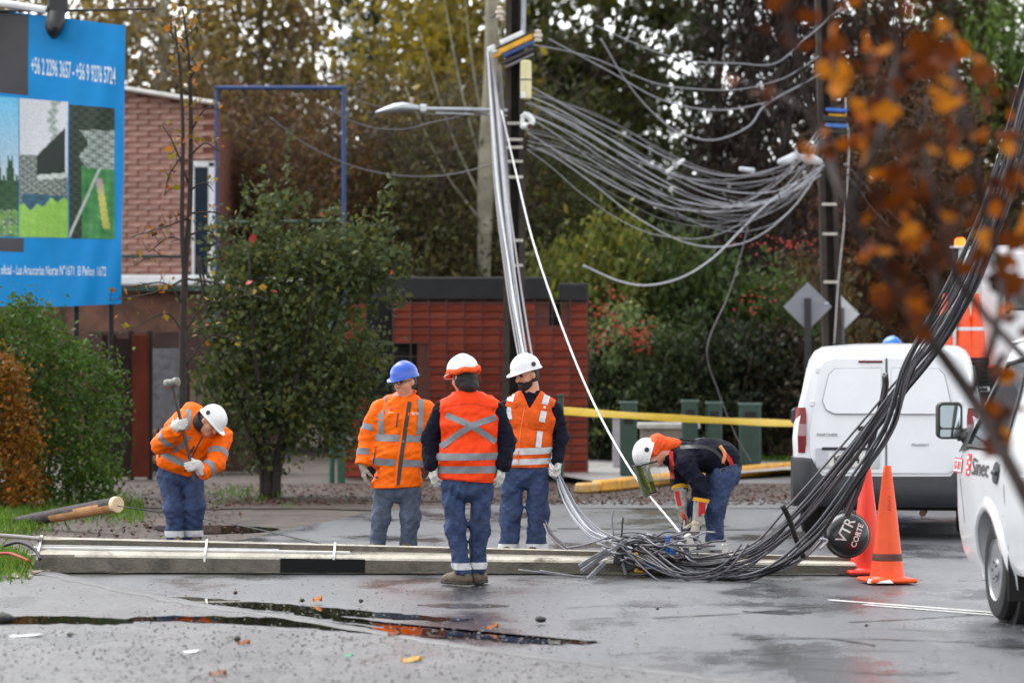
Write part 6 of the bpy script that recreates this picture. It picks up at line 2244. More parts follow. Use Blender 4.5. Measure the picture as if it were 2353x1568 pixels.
def partner():
    # local frame: x to the van's right, y forward, z up; rear face near y = 0
    d = 31.3
    c = P(2035, HZ, d); c.z = 0
    root = empty('white_panel_van', c, R(-9))
    tag(root, 'white panel van seen from the rear behind the cable bundle', 'van')
    m = MB()
    # cross-sections along the length (rear to front)
    def sec(y, hw_b, hw_m, hw_t, zt, zb=.42, rt=.16):
        pts = []
        # bottom, sides, shoulder, roof (right half then mirrored)
        prof = [(0, zb), (hw_b * .8, zb), (hw_b * .97, zb + .04), (hw_b, zb + .16), (hw_m, .95), (hw_m - .012, 1.10), (lerp(hw_m, hw_t, .55), 1.40), (hw_t + .025, zt - .22), (hw_t, zt - .13), (hw_t - .045, zt - .06), (hw_t - .12, zt - .018), (hw_t * .5, zt + .004), (0, zt + .01)]
        right = [Vector((x, y, z)) for x, z in prof]
        left = [Vector((-x, y, z)) for x, z in reversed(prof[1:-1])]
        return right + left
    rings = []
    def lean(ring, k):      # rear face leans forward towards the roof
        return [Vector((p.x, p.y + k * max(0, (p.z - 1.0)) * .13, p.z)) for p in ring]
    rings.append(lean(sec(.05, .84, .865, .70, 1.79), 1))
    rings.append(lean(sec(.0 + .09, .885, .905, .745, 1.835), 1))
    rings.append(lean(sec(.20, .905, .92, .765, 1.85), 1))
    rings.append(lean(sec(.6, .92, .925, .775, 1.87), .3))
    rings.append(sec(1.8, .92, .925, .775, 1.88))
    rings.append(sec(2.7, .92, .92, .74, 1.84))
    rings.append(sec(3.2, .91, .91, .70, 1.55))
    rings.append(sec(3.6, .90, .90, .78, 1.12))
    rings.append(sec(4.15, .86, .87, .70, 1.00))
    rings.append(sec(4.35, .72, .74, .55, .9))
    m.loft(rings)
    bodyo = m.build('body', m_wh, root, smooth=40)
    # the sheet of the two rear doors: pressed panels stand out of / into the face
    def face(x, z):      # rear surface point
        yy = .05 + max(0, (z - 1.0)) * .13 + .04 * (abs(x) / .85) ** 4
        return Vector((x, yy, z))
    def plate(name, outline, mat, par, t=.012, off=.0):
        mm = MB()
        ps = [face(x, z) for x, z in outline]
        cen = sum(ps, Vector()) / len(ps)
        f0 = [p + Vector((0, -off, 0)) for p in ps]
        f1 = [cen + (p - cen) * .985 + Vector((0, -off - t, 0)) for p in ps]
        mm.loft([f0, f1])
        return mm.build(name, mat, par, smooth=30)
    def sh(pts, cx, cz): return [(x + cx, z + cz) for x, z in pts]
    for s in (-1, 1):
        dr = plate('rear_door', [(s * .006, .62), (s * .60, .62), (s * .70, .70), (s * .74, .80), (s * .745, 1.0), (s * .70, 1.35), (s * .655, 1.62), (s * .60, 1.715), (s * .5, 1.74), (s * .006, 1.745)], m_wh, root, .016, .004)
        # raised window-shaped panel on each door
        ol = [(s * .05, 1.20), (s * .50, 1.20), (s * .58, 1.24), (s * .615, 1.32), (s * .575, 1.50), (s * .555, 1.58), (s * .50, 1.635), (s * .05, 1.645)]
        plate('pressed_panel_line', [(a * 1.006 + s * .002, 1.42 + (b - 1.42) * 1.025) for a, b in ol], M('panel_gap', S(70, 72, 76), .6) if False else M('soft_panel_edge_shade', S(150, 153, 158), .4), dr, .002, .019)  # grey rim painted as the soft shade round the pressing, no real gap
        plate('pressed_panel', ol, m_wh, dr, .010, .020)
        # tail lamp
        tl = MB()
        lampo = empty('tail_lamp', (0, 0, 0)); lampo.parent = root
        for nm, z0, z1, mt in (('upper_lens', 1.10, 1.26, m_lamp), ('middle_lens', .985, 1.10, m_lampw), ('lower_lens', .82, .985, m_lamp)):
            q = MB()
            rg = []
            for z in (z0, (z0 + z1) / 2, z1):
                xx = .885 - max(0, z - 1.0) * .10
                inn = .775 + (.01 if z > 1.2 else 0) + (.012 if z < .84 else 0)
                yb = face(.8, z).y
                rg.append([Vector((s * inn, yb + .02, z)), Vector((s * inn, yb - .030, z)), Vector((s * (xx - .04), yb - .035, z)), Vector((s * (xx + .012), yb + .01, z)), Vector((s * (xx + .030), yb + .10, z)), Vector((s * (xx - .03), yb + .10, z))])
            q.loft(rg); q.build(nm, mt, lampo, smooth=50)
    # centre gap, brake light, handle, plate recess, badges
    q = MB(); q.bar(face(0, .63) + Vector((0, -.022, 0)), face(0, 1.74) + Vector((0, -.022, 0)), .010, .006); q.build('door_gap', m_seam, root)
    q = MB(); q.box(face(-.155, 1.705) + Vector((0, -.024, 0)), (.235, .02, .022), None, .006); q.build('high_brake_light', M('dark_red_lens_strip', S(96, 12, 22), .25), root)
    q = MB(); q.box(face(-.19, 1.06) + Vector((0, -.03, 0)), (.17, .03, .045), None, .012); q.build('door_handle', m_bump, root)
    q = MB(); q.box(face(-.37, .77) + Vector((0, -.021, 0)), (.62, .01, .20), None, .004); q.build('plate_recess', M('plate_recess_white', S(204, 206, 209), .3), root)
    pl = MB(); pl.box(face(-.37, .75) + Vector((0, -.031, 0)), (.37, .008, .125), None, .003); plo = pl.build('number_plate', M('plate_white', S(222, 222, 214), .4, var=.03), root)
    def letters(s_, x, z, size, mat, par, bold=.0, name='lettering', sx=1.0, off=.040, keep=None):
        me = text_mesh(s_, size, bold=bold)
        for v in me.vertices:
            X = x + v.co.x * sx; Z = z + v.co.y
            q_ = face(X, Z); v.co = Vector((X, q_.y - off, Z))
        me.update(); link(name, me, mat, par)
    letters('KY 44', -.38, .755, .10, m_black, plo, .002)
    letters('PARTNER', -.57, .995, .038, M('chrome_letters', S(120, 122, 126), .3, metal=.4), root, .001, sx=1.25, off=.024)
    letters('PEUGEOT', .33, .90, .034, M('chrome_letters', S(120, 122, 126)), root, .001, sx=1.15, off=.024)
    q = MB(); q.box(face(-.37, .862) + Vector((0, -.026, 0)), (.50, .02, .03), None, .006); q.build('plate_lamp_bar', m_bump, root)
    # bumper with raised corners
    q = MB()
    rg = []
    for x, zt, y0 in ((-.93, .78, .14), (-.90, .78, .05), (-.80, .775, -.01), (-.72, .765, -.02), (-.66, .66, -.03), (-.62, .60, -.035), (0, .595, -.05), (.62, .60, -.035), (.66, .66, -.03), (.72, .765, -.02), (.80, .775, -.01), (.90, .78, .05), (.93, .78, .14)):
        rg.append([Vector((x, y0 + .26, .30)), Vector((x, y0 + .02, .30)), Vector((x, y0 - .02, .36)), Vector((x, y0 - .025, .48)), Vector((x, y0 - .005, .56 if zt < .7 else zt - .03)), Vector((x, y0 + .02, zt)), Vector((x, y0 + .26, zt))])
    q.loft(rg); q.build('rear_bumper', m_bump, root, smooth=35)
    q = MB(); q.box((0, 2.0, .34), (1.5, 3.6, .16)); q.build('underbody', m_dark, root)
    q = MB(); q.tube([(.35, .05, .24), (.35, .5, .24)], .035, 8); q.build('exhaust', M('rusty_pipe', S(80, 56, 46), .6), root)
    for s in (-1, 1):
        for y in (.80, 3.45):
            wheel(root, Vector((s * .86, y, .31)), (s, 0, 0), .31, .2, M('steel_rim', S(140, 142, 146), .4, metal=.5))
        # side windows of the cab and mirrors
        q = MB(); q.prism([(s * .90, 2.15, 1.12), (s * .885, 3.15, 1.12), (s * .78, 2.75, 1.62), (s * .80, 2.15, 1.66)], (s * .02, 0, 0)); q.build('side_window', m_glass, root)
        q = MB(); q.box((s * 1.03, 3.0, 1.12), (.20, .10, .18), None, .03); q.build('wing_mirror', m_bump, root)
    for s in (-1, 1):
        for z in (.72, 1.30, 1.62):
            xx = .76 - max(0, z - 1.0) * .15
            q = MB(); q.box(face(s * xx, z) + Vector((0, -.012, 0)), (.05, .03, .06), None, .008); q.build('door_hinge', m_wh, root)
partner()

def cab_truck():
    # local frame: y forward, x to the right; we see its left flank from behind
    d = 21.75
    c = P(2281, HZ, d); c.z = 0
    root = empty('white_cab_van', c, R(4.6))
    tag(root, 'white work van cut by the right picture edge, front wheel and mirror showing', 'van')
    # wheel outer face at x = 0; body flank bulges to x = -0.03
    def flank(z):
        return float(np.interp(z, [.30, .42, .6, .95, 1.12, 1.45, 1.80, 1.93, 2.0], [.05, .0, -.035, -.05, -.03, .07, .19, .27, .40]))
    m = MB()
    rings = []
    Wd = 1.68
    for z in (.34, .42, .55, .70, .86, .95, 1.05, 1.12, 1.28, 1.45, 1.62, 1.80, 1.90, 1.96, 2.0):
        xl = flank(z); xr = Wd - flank(z)
        rf = .26
        fr = float(np.interp(z, [.34, .6, .95, 1.12, 1.5, 1.96], [1.13, 1.16, 1.12, 1.02, .72, .40]))
        ring = [Vector((xl, -1.05, z)), Vector((xl, -.55, z)), Vector((xl, -.1, z)), Vector((xl, .3, z))]
        for i in range(7):
            a = R(90 * i / 6)
            ring.append(Vector((xl + rf - rf * math.cos(a), fr - rf + rf * math.sin(a), z)))
        for i in range(7):
            a = R(90 * i / 6)
            ring.append(Vector((xr - rf + rf * math.sin(a), fr - rf + rf * math.cos(a), z)))
        ring += [Vector((xr, .3, z)), Vector((xr, -1.05, z))]
        rings.append(ring)
    m.loft(rings)
    bo = m.build('cab_body', m_wh, root, smooth=35)
    # wheel arch cut through the flank
    cutm = MB(); cutm.lathe([(.40, -.4), (.40, .42)], 40, (0, 0, .34), (1, 0, 0))
    cme = cutm.mesh('cut'); co = bpy.data.objects.new('cut', cme); COL.objects.link(co)
    co.parent = root
    bpy.context.view_layer.update()
    md = bo.modifiers.new('arch', 'BOOLEAN'); md.object = co; md.operation = 'DIFFERENCE'; md.solver = 'EXACT'
    bpy.context.view_layer.update()
    me = bpy.data.meshes.new_from_object(bo.evaluated_get(bpy.context.evaluated_depsgraph_get()))
    bo.modifiers.clear(); bo.data = me
    if len(me.materials) == 0: me.materials.append(m_wh)
    me.polygons.foreach_set('use_smooth', [True] * len(me.polygons)); me.set_sharp_from_angle(angle=R(35))
    bpy.data.objects.remove(co)
    m = MB(); m.lathe([(.41, .10), (.41, .42), (.0, .42)], 32, (0, 0, .34), (1, 0, 0)); m.build('arch_liner', m_dark, root)
    # swollen wheel-arch lip
    m = MB(); rg = []
    for i in range(21):
        a = R(-12 + 204 * i / 20)
        y, z = math.cos(a), math.sin(a)
        def pt(r_, o): 
            zz = .34 + z * r_
            return Vector((flank(zz) - o, y * r_, zz))
        rg.append([pt(.395, .0), pt(.40, .022), pt(.43, .022), pt(.47, .008), pt(.50, -.004)])
    m.loft(rg, False); m.build('arch_lip', m_wh, root, smooth=True)
    wheel(root, Vector((.015, 0, .335)), (-1, 0, 0), .335, .20, M('dull_steel_rim', S(150, 152, 156), .38, metal=.6, var=.15))
    m = MB(); m.box((.12, -.47, .42), (.26, .02, .52), None, .006); m.build('mud_flap', m_dark, root)
    m = MB(); m.box((.7, -2.2, .62), (1.0, 2.6, .16)); m.build('chassis', m_dark, root)
    m = MB(); m.box((.84, -2.5, .98), (1.9, 2.8, .08), None, .01); m.build('load_bed', m_wh, root)
    # door seam, sill seam, handle, window
    def on(y, z, o=.004): return Vector((flank(z) - o, y, z))
    for ln in ([(-.52, .50), (-.52, .9), (-.50, 1.10), (-.47, 1.45), (-.44, 1.80)], [(.70, .62), (.78, .9), (.80, 1.08)], [(-.52, .72), (-.44, .73)]):
        m = MB(); rg = []
        for y, z in ln:
            q = on(y, z, .003); rg.append([q + Vector((0, -.005, 0)), q + Vector((-.002, 0, 0)), q + Vector((0, .005, 0))])
        m.loft(rg, False); m.build('panel_gap', m_seam, root)
    m = MB(); rg = []
    win = [(-.44, 1.15), (.62, 1.15), (.50, 1.32), (.36, 1.52), (.20, 1.72), (-.34, 1.76), (-.42, 1.5)]
    m.add([on(y, z, .006) for y, z in win], [tuple(range(len(win)))])
    m.build('side_window', m_glass, root)
    m = MB(); m.tube([on(y, z, .006) for y, z in win] + [on(*win[0], .006)], .018, 6); m.build('window_seal', m_black, root)
    m = MB(); rg = []
    for a in np.linspace(0, 2 * math.pi, 17)[:-1]:
        rg.append(on(-.30 + .085 * math.cos(a), 1.0 + .075 * math.sin(a), .012))
    m.add(rg, [tuple(range(16))]); m.build('door_handle', m_bump, root)
    m = MB(); m.bar(on(-.36, 1.0, .02), on(-.24, 1.0, .02), .02, .03, .006); m.build('handle_grip', m_bump, root)
    # decals
    m_rd = M('red_decal', S(206, 36, 48), .4)
    def decal(y0, y1, z0, z1, mat, name, o=.005):
        mm = MB(); mm.add([on(y1, z0, o), on(y0, z0, o), on(y0, z1, o), on(y1, z1, o)], [(0, 1, 2, 3)]); return mm.build(name, mat, root)
    def txt(s_, yc, zc, wid, hgt, mat, name, o=.008, bold=.0):
        me = text_mesh(s_, 1.0, bold=bold)
        xs = [v.co.x for v in me.vertices]; ys = [v.co.y for v in me.vertices]
        for v in me.vertices:
            uu = (v.co.x - min(xs)) / (max(xs) - min(xs)) - .5; vv = (v.co.y - min(ys)) / (max(ys) - min(ys)) - .5
            v.co = v.co
        co_ = [(v.co.x, v.co.y) for v in me.vertices]
        x0, x1, y0, y1 = min(xs), max(xs), min(ys), max(ys)
        for v, (a, b) in zip(me.vertices, co_):
            uu = (a - x0) / (x1 - x0) - .5; vv = (b - y0) / (y1 - y0) - .5
            v.co = on(yc - uu * wid, zc + vv * hgt, o)      # reads from the front to the rear
        me.update(); link(name, me, mat, root)
    decal(.74, 1.00, .96, 1.06, m_rd, 'number_decal'); decal(.755, .985, .968, 1.052, M('white_decal', S(236, 236, 236), .4), 'number_decal_field', .0065)
    txt('GS-1009', .87, 1.01, .20, .06, m_rd, 'lettering', .009, .02)
    decal(.48, .60, .95, 1.10, m_rd, 'logo_decal')
    for k in range(4):
        decal(.49 + (k % 2) * .06, .535 + (k % 2) * .06, .965 + k * .033, .985 + k * .033, M('white_decal', S(236, 236, 236), .4), 'logo_bar', .0065)
    txt('Sinec', .18, 1.02, .50, .12, M('dark_decal', S(52, 52, 58), .4), 'lettering', .006, .012)
    # mirror on its arm, glass towards us
    mr = empty('wing_mirror', (0, 0, 0)); mr.parent = root
    c0 = Vector((-.095, .92, 1.32))
    m = MB()
    def rr_(w, h, r, y): return [c0 + Vector((x, y, z)) for x, z in rrect(w, h, r)]
    m.loft([rr_(.075, .112, .035, .08), rr_(.090, .128, .04, .05), rr_(.092, .130, .04, .0), rr_(.084, .122, .035, -.012)]); m.build('housing', m_black, mr, smooth=40)
    m = MB(); m.add([c0 + Vector((x * .97, -.016, z + .028)) for x, z in rrect(.073, .078, .022)], [tuple(range(28))]); m.build('mirror_glass', M('mirror_glass', S(190, 200, 205), .03, metal=1.0, var=.02), mr)
    m = MB(); m.add([c0 + Vector((x * .97, -.016, z - .088)) for x, z in rrect(.073, .026, .012)], [tuple(range(28))]); m.build('blind_spot_glass', M('mirror_glass', S(190, 200, 205)), mr)
    m = MB(); m.tube(spline([c0 + Vector((.06, .03, -.10)), c0 + Vector((.15, .0, -.10)), on(.80, 1.20, .0)], 4), .045, 8); m.build('arm', m_black, mr, smooth=True)
    m = MB(); m.add([on(.60, 1.13, .010), on(.88, 1.10, .010), on(.66, 1.34, .010)], [(0, 1, 2)]); m.build('quarter_cover', m_black, mr)
    # driver's side glass rear frame: white B pillar strip and roof gutter
    m = MB(); m.tube([on(y, z, .0) for y, z in ((.40, 1.86), (.0, 1.88), (-.6, 1.88), (-1.0, 1.88))], .016, 6); m.build('roof_gutter', m_wh, root)
cab_truck()

def back_truck():
    d = 40.0
    root = empty('utility_truck', Vector((P(2300, 0, d).x, d, 0)))
    tag(root, 'white utility truck with amber beacon standing behind both vans', 'truck')
    def X(x): return P(x, 0, d).x
    def Z(y): return P(0, y, d).z
    m = mb(root); m.box((X(2430), d + 1.6, (Z(560) + .9) / 2), (X(2600) - X(2262), 3.0, Z(560) - .9), None, .12); m.build('cab', m_wh, root)
    m = mb(root); m.box((X(2345), d + .08, (Z(640) + Z(712)) / 2), (X(2380) - X(2325), .05, Z(640) - Z(712)), None, .02); m.build('rear_window', m_glass, root)
    m = mb(root); m.box((X(2316), d + .07, (Z(640) + Z(712)) / 2), (.06, .05, Z(630) - Z(720)), None, .01); m.build('window_frame', m_black, root)
    m = mb(root); m.box((X(2250), d + .5, 1.25), (X(2420) - X(2140), 1.4, .70), None, .03); m.build('deck', m_dark, root)
    for i in range(7):
        m = mb(root); m.box((X(2228), d - .22, Z(832 + i * 10)), (X(2264) - X(2196), .05, .035), Matrix.Rotation(R(25), 3, 'X'), .004); m.build('louvre', m_black, root)
    m = mb(root); m.box((X(2228), d - .15, Z(860)), (X(2268) - X(2192), .04, .42)); m.build('louvre_box', m_dark, root)
    m = mb(root); m.box((X(2232), d - .18, Z(893)), (X(2270) - X(2200), .1, .06), None, .01); m.build('step_bar', m_refl_w, root)
    m = mb(root); m.bar((X(2199), d + .1, .9), (X(2199), d + .1, Z(570)), .10, .12, .01); m.build('mast', m_black, root)
    m = mb(root); m.bar((X(2207), d + .02, .9), (X(2207), d + .02, Z(570)), .05, .06, .01); m.build('mast_trim', m_refl_w, root)
    m = mb(root); m.box((X(2205), d + .05, Z(568)), (.24, .2, .03), None, .005); m.build('beacon_base', m_refl_w, root)
    m = mb(root); m.lathe([(.06, 0), (.075, .01), (.07, .08), (.05, .11), (0, .115)], 14, (X(2206), d + .05, Z(566))); m.build('beacon', M('amber_lens', S(255, 110, 12), .2, emit=.8), root, smooth=40)
    for s in (0, 1):
        wheel(root, Vector((X(2285), d + .6 + s * 1.9, .48)) - root.location, (-1, 0, 0), .48, .3, M('steel_rim', S(140, 142, 146)))
    m = mb(root); m.bar((X(2190), d - .05, .9), (X(2190), d - .05, Z(700)), .05, .09, .01); m.build('white_upright', m_refl_w, root)
    zd = 1.60
    for (x, lab, b) in ((2170, 'orange cone on the truck deck nearest the panel van roof', False), (2216, 'banded cone standing in the middle of the truck deck', True), (2243, 'banded cone at the right end of the truck deck', True)):
        g = Vector((X(x), d - .02, zd))
        root2_y = HZ + (CAMH - zd) / d * F
        cone(x, root2_y, lab, m_co, h=.92, d=d - .02, band=b, rw=.15)
back_truck()

# a sixth worker, only his helmet shows above the panel van
def hidden_man():
    p = Person(38.5, 2049, 'blue hard hat of a worker standing hidden behind the panel van')
    hf, hu = unit2((.3, -1, 0), (0, 0, 1))
    top = p.j(2049, 769)
    hc = top - hu * .185
    z = lambda h, x=0.0, y=0.0: p.o + np.array([x, y, h])
    base = hc[2] - p.o[2]
    secs = [(z(.98), (.19, .13)), (z(1.15), (.18, .13)), (z(1.40), (.20, .13)), (z(1.55), (.17, .10)), (z(1.62), (.08, .08))]
    arms = [[z(1.50, s * .2), z(1.22, s * .27), z(.98, s * .26)] for s in (-1, 1)]
    legs = [[z(.95, s * .10), z(.52, s * .11), z(.08, s * .11)] for s in (-1, 1)]
    body(p, hc, hu, hf, secs, XV, z(1.62), arms, legs)
    sw = union([chain(secs, XV, .05)] + [limb(a, [.085, .072, .058]) for a in arms], .03)
    lo, hi = p.box([s[0] for s in secs] + [q for a in arms for q in a], .2)
    p.part('jacket', cut(sw, z(.93), (0, 0, -1)), lo, hi, .016, m_navy)
    lg = union([chain([(z(.95), (.18, .13)), (z(1.0), (.18, .13))], XV)] + [limb(l, [.11, .09, .075]) for l in legs], .03)
    lo, hi = p.box([q for l in legs for q in l], .2)
    p.part('trousers', cut(lg, z(.05), (0, 0, -1)), lo, hi, .016, m_jean)
    helmet(p, hc, hu, hf, M('bright_blue_helmet', S(44, 120, 205), .3, coat=.3), knob=False, k=1.05)
    for l in legs:
        boot(p, np.array([l[2][0], l[2][1], p.o[2] + .08]), (.2, -1, 0))
    for a in arms:
        hand(p, a[2], (0, -.1, -1), (1, 0, 0), (0, -1, 0), 25, m_glove)
hidden_man()
# ------------------------------------------------------------------ vegetation
nr = np.random.RandomState(5)
def leaf_mesh(name, C, L, W, tints, up=0.0, seed=0, jitter=.6, flat=1.0):
    """one rhombic leaf (two triangles folded on the rib) at every centre"""
    r_ = np.random.RandomState(seed)
    n = len(C)
    u = r_.normal(size=(n, 3)); u[:, 2] += up * 2
    u[:, 2] *= flat
    u /= np.linalg.norm(u, axis=1)[:, None]
    w = r_.normal(size=(n, 3))
    if flat < 1:
        w[:, :2] *= flat; w[:, 2] = 1
    v = np.cross(u, w); v /= np.linalg.norm(v, axis=1)[:, None]
    nn = np.cross(u, v)
    s = r_.uniform(1 - jitter, 1 + jitter, (n, 1))
    a = C - u * L * s * .5
    b = C + v * W * s * .5 + nn * W * .15 * s
    c = C + u * L * s * .5
    d = C - v * W * s * .5 + nn * W * .15 * s
    V = np.stack([a, b, c, d], 1).reshape(-1, 3)
    Q = np.arange(4 * n).reshape(n, 4)
    me = np_mesh(name, V, Q)
    t = np.array(tints)[r_.choice(len(tints), n)] * r_.uniform(.7, 1.25, (n, 1))
    col = np.ones((n, 4, 4)); col[:, :, :3] = t[:, None, :]
    at = me.attributes.new('tint', 'FLOAT_COLOR', 'POINT')
    at.data.foreach_set('color', col.astype(np.float32).ravel())
    return me
def foliage_mat(name, rgb):
    m = M(name, rgb, .55, var=.3, scale=1.2, attr=True, spec=.3, transl=.35)
    return m
def clumps(n_cl, per, cen, rad, clr, seed, hollow=.55, flat=.8):
    """leaf centres gathered in clumps over an ellipsoid"""
    r_ = np.random.RandomState(seed)
    out = []
    for _ in range(n_cl):
        v = r_.normal(size=3); v /= np.linalg.norm(v)
        rr_ = (hollow + (1 - hollow) * r_.random()) if r_.random() < .8 else r_.random() * hollow
        c = np.array(cen) + v * np.array(rad) * rr_
        s = clr * r_.uniform(.6, 1.4)
        out.append(c + r_.normal(size=(per, 3)) * s * np.array([1, 1, flat]))
    return np.concatenate(out)

def limbs(m, base, top, r0, n, spread, rise, rs, crown_c, crown_r, sub=3):
    """tapered trunk and branches reaching into the crown"""
    tr = [base.lerp(top, i / 6) + Vector((rs.uniform(-1, 1), rs.uniform(-1, 1), 0)) * r0 * .5 * (i > 0) for i in range(7)]
    m.tube(tr, [r0 * (1 - .85 * i / 6) for i in range(7)], 8)
    for k in range(n):
        t = rs.uniform(.3, .95)
        p0 = base.lerp(top, t)
        a = rs.uniform(0, 6.28)
        e = p0 + Vector((math.cos(a) * spread * crown_r[0], math.sin(a) * spread * crown_r[1], rise * crown_r[2])) * rs.uniform(.5, 1.0)
        mid = p0.lerp(e, .5) + Vector((0, 0, -.06 * crown_r[2]))
        rr_ = r0 * (1 - .8 * t) * .6
        m.tube(spline([p0, mid, e], 3), [rr_ * (1 - .12 * i) for i in range(7)], 5)
        for q in range(sub):
            s0 = p0.lerp(e, rs.uniform(.4, .9))
            m.tube([s0, s0 + Vector((rs.uniform(-1, 1), rs.uniform(-1, 1), rs.uniform(.1, 1.2))) * crown_r[2] * .22], [rr_ * .35, rr_ * .1], 4)
FOL = {}
def tree_proto(kind):
    """(trunk mesh, crown mesh) about 10 m tall, standing at the origin"""
    if kind in FOL:
        return FOL[kind]
    rs = random.Random(kind)
    m = MB()
    if kind.startswith('broad'):
        cr = (2.3, 2.3, 4.0); cc = (0, 0, 6.4)
        limbs(m, Vector((0, 0, 0)), Vector((.2, 0, 9.5)), .20, 16, .95, .35, rs, cc, cr)
        C = clumps(58, 120, cc, cr, .30, sum(map(ord, kind)))
        me = leaf_mesh('crown', C, .17, .11, [(1, 1, 1), (1.15, 1.05, .8), (.75, .8, .8), (1.3, 1.0, .6)], seed=3)
    elif kind.startswith('thin'):
        cr = (1.6, 1.6, 4.4); cc = (0, 0, 6.2)
        limbs(m, Vector((0, 0, 0)), Vector((.1, 0, 11)), .17, 20, .8, .55, rs, cc, cr, 4)
        C = clumps(70, 66, cc, cr, .34, sum(map(ord, kind)))
        me = leaf_mesh('crown', C, .15, .10, [(1, 1, 1), (1.3, 1.2, .7), (.8, .8, .7)], seed=4)
    elif kind.startswith('conifer'):
        limbs(m, Vector((0, 0, 0)), Vector((0, 0, 12)), .22, 22, .8, -.02, rs, (0, 0, 6), (2.0, 2.0, 5), 2)
        out = []
        r_ = np.random.RandomState(9)
        for k in range(100):
            z = r_.uniform(.8, 12); rad = 2.2 * (1 - z / 13) + .35
            a = r_.uniform(0, 6.28); q = rad * r_.uniform(.45, 1)
            out.append(np.array([math.cos(a) * q, math.sin(a) * q, z - q * .22]) + r_.normal(size=(110, 3)) * np.array([.34, .34, .16]))
        me = leaf_mesh('crown', np.concatenate(out), .20, .06, [(1, 1, 1), (.7, .8, .8), (1.3, 1.25, .9)], seed=5)
    elif kind.startswith('willow'):
        cr = (2.6, 2.6, 3.5); cc = (0, 0, 7)
        limbs(m, Vector((0, 0, 0)), Vector((.2, 0, 9.5)), .2, 14, .9, .35, rs, cc, cr)
        r_ = np.random.RandomState(12); out = []
        for k in range(170):
            v = r_.normal(size=3); v /= np.linalg.norm(v); v[2] = abs(v[2])
            p = np.array(cc) + v * np.array(cr) * r_.uniform(.5, 1)
            L = r_.uniform(1.0, 3.2); t = r_.random((40, 1))
            out.append(p + np.array([[0, 0, -1.0]]) * t * L + r_.normal(size=(40, 3)) * .10)
        me = leaf_mesh('crown', np.concatenate(out), .18, .05, [(1, 1, 1), (1.2, 1.2, .8), (.8, .85, .8)], up=.8, seed=6)
    elif kind.startswith('bare'):
        cr = (1.9, 1.6, 2.6); cc = (0, 0, 3.2)
        limbs(m, Vector((0, 0, 0)), Vector((.2, 0, 5.5)), .09, 22, .9, .5, rs, cc, cr, 6)
        C = clumps(95, 120, cc, cr, .32, 31, .2)
        me = leaf_mesh('crown', C, .13, .035, [(1, 1, 1), (1.4, 1.2, .9), (.6, .6, .6), (1.1, 1.4, .6)], up=.25, seed=8)
    else:      # shrub, two metres
        cr = (1.0, .9, 1.0); cc = (0, 0, 1.05)
        for k in range(5):
            a = k * 1.26
            m.tube(spline([(0.1 * math.cos(a), .1 * math.sin(a), 0), (.3 * math.cos(a), .3 * math.sin(a), .7), (.6 * math.cos(a + .3), .6 * math.sin(a + .3), 1.6)], 4), [.035 - .003 * i for i in range(9)], 6)
        C = clumps(90, 95, cc, cr, .15, sum(map(ord, kind)), .5)
        me = leaf_mesh('crown', C, .085, .05, [(1, 1, 1), (1.2, 1.1, .7), (.7, .8, .8), (.9, 1.1, .8)], seed=7)
    tm = m.mesh('trunk')
    tm.polygons.foreach_set('use_smooth', [True] * len(tm.polygons))
    tm.materials.append(M('bark_brown', S(70, 58, 48), .85, var=.35, scale=6, bump=.5)); me.materials.append(foliage_mat('leaf_green', S(72, 84, 40)))
    FOL[kind] = (tm, me)
    return FOL[kind]
GRP = {}
def plant(kind, x, d, rgb, label, s=1.0, sz=None, rot=None, bark=None, name='tree', z=0.0, group='trees behind the street'):
    tm, cm = tree_proto(kind)
    q = P(x, HZ, d); q.z = z
    root = empty(name, q, nr.uniform(0, 6.28) if rot is None else rot)
    root.scale = (s, s, sz or s)
    tag(root, label, 'shrub' if 'shrub' in name else 'tree', group)
    o = link('trunk', tm, parent=root)
    if bark:
        o.material_slots[0].link = 'OBJECT'; o.material_slots[0].material = bark
    o = link('crown', cm, parent=root)
    o.material_slots[0].link = 'OBJECT'; o.material_slots[0].material = foliage_mat('leaves_%02x%02x%02x' % tuple(int(255 * c ** .45) for c in rgb), rgb)
    return root
pale = M('pale_poplar_bark', S(128, 124, 106), .75, var=.3, scale=3)
dkb = M('dark_bark', S(44, 36, 32), .85, var=.3)
OL, BR, GR, DG, YG, DB = S(112, 102, 50), S(104, 86, 54), S(62, 74, 34), S(44, 56, 30), S(136, 124, 48), S(46, 36, 31)
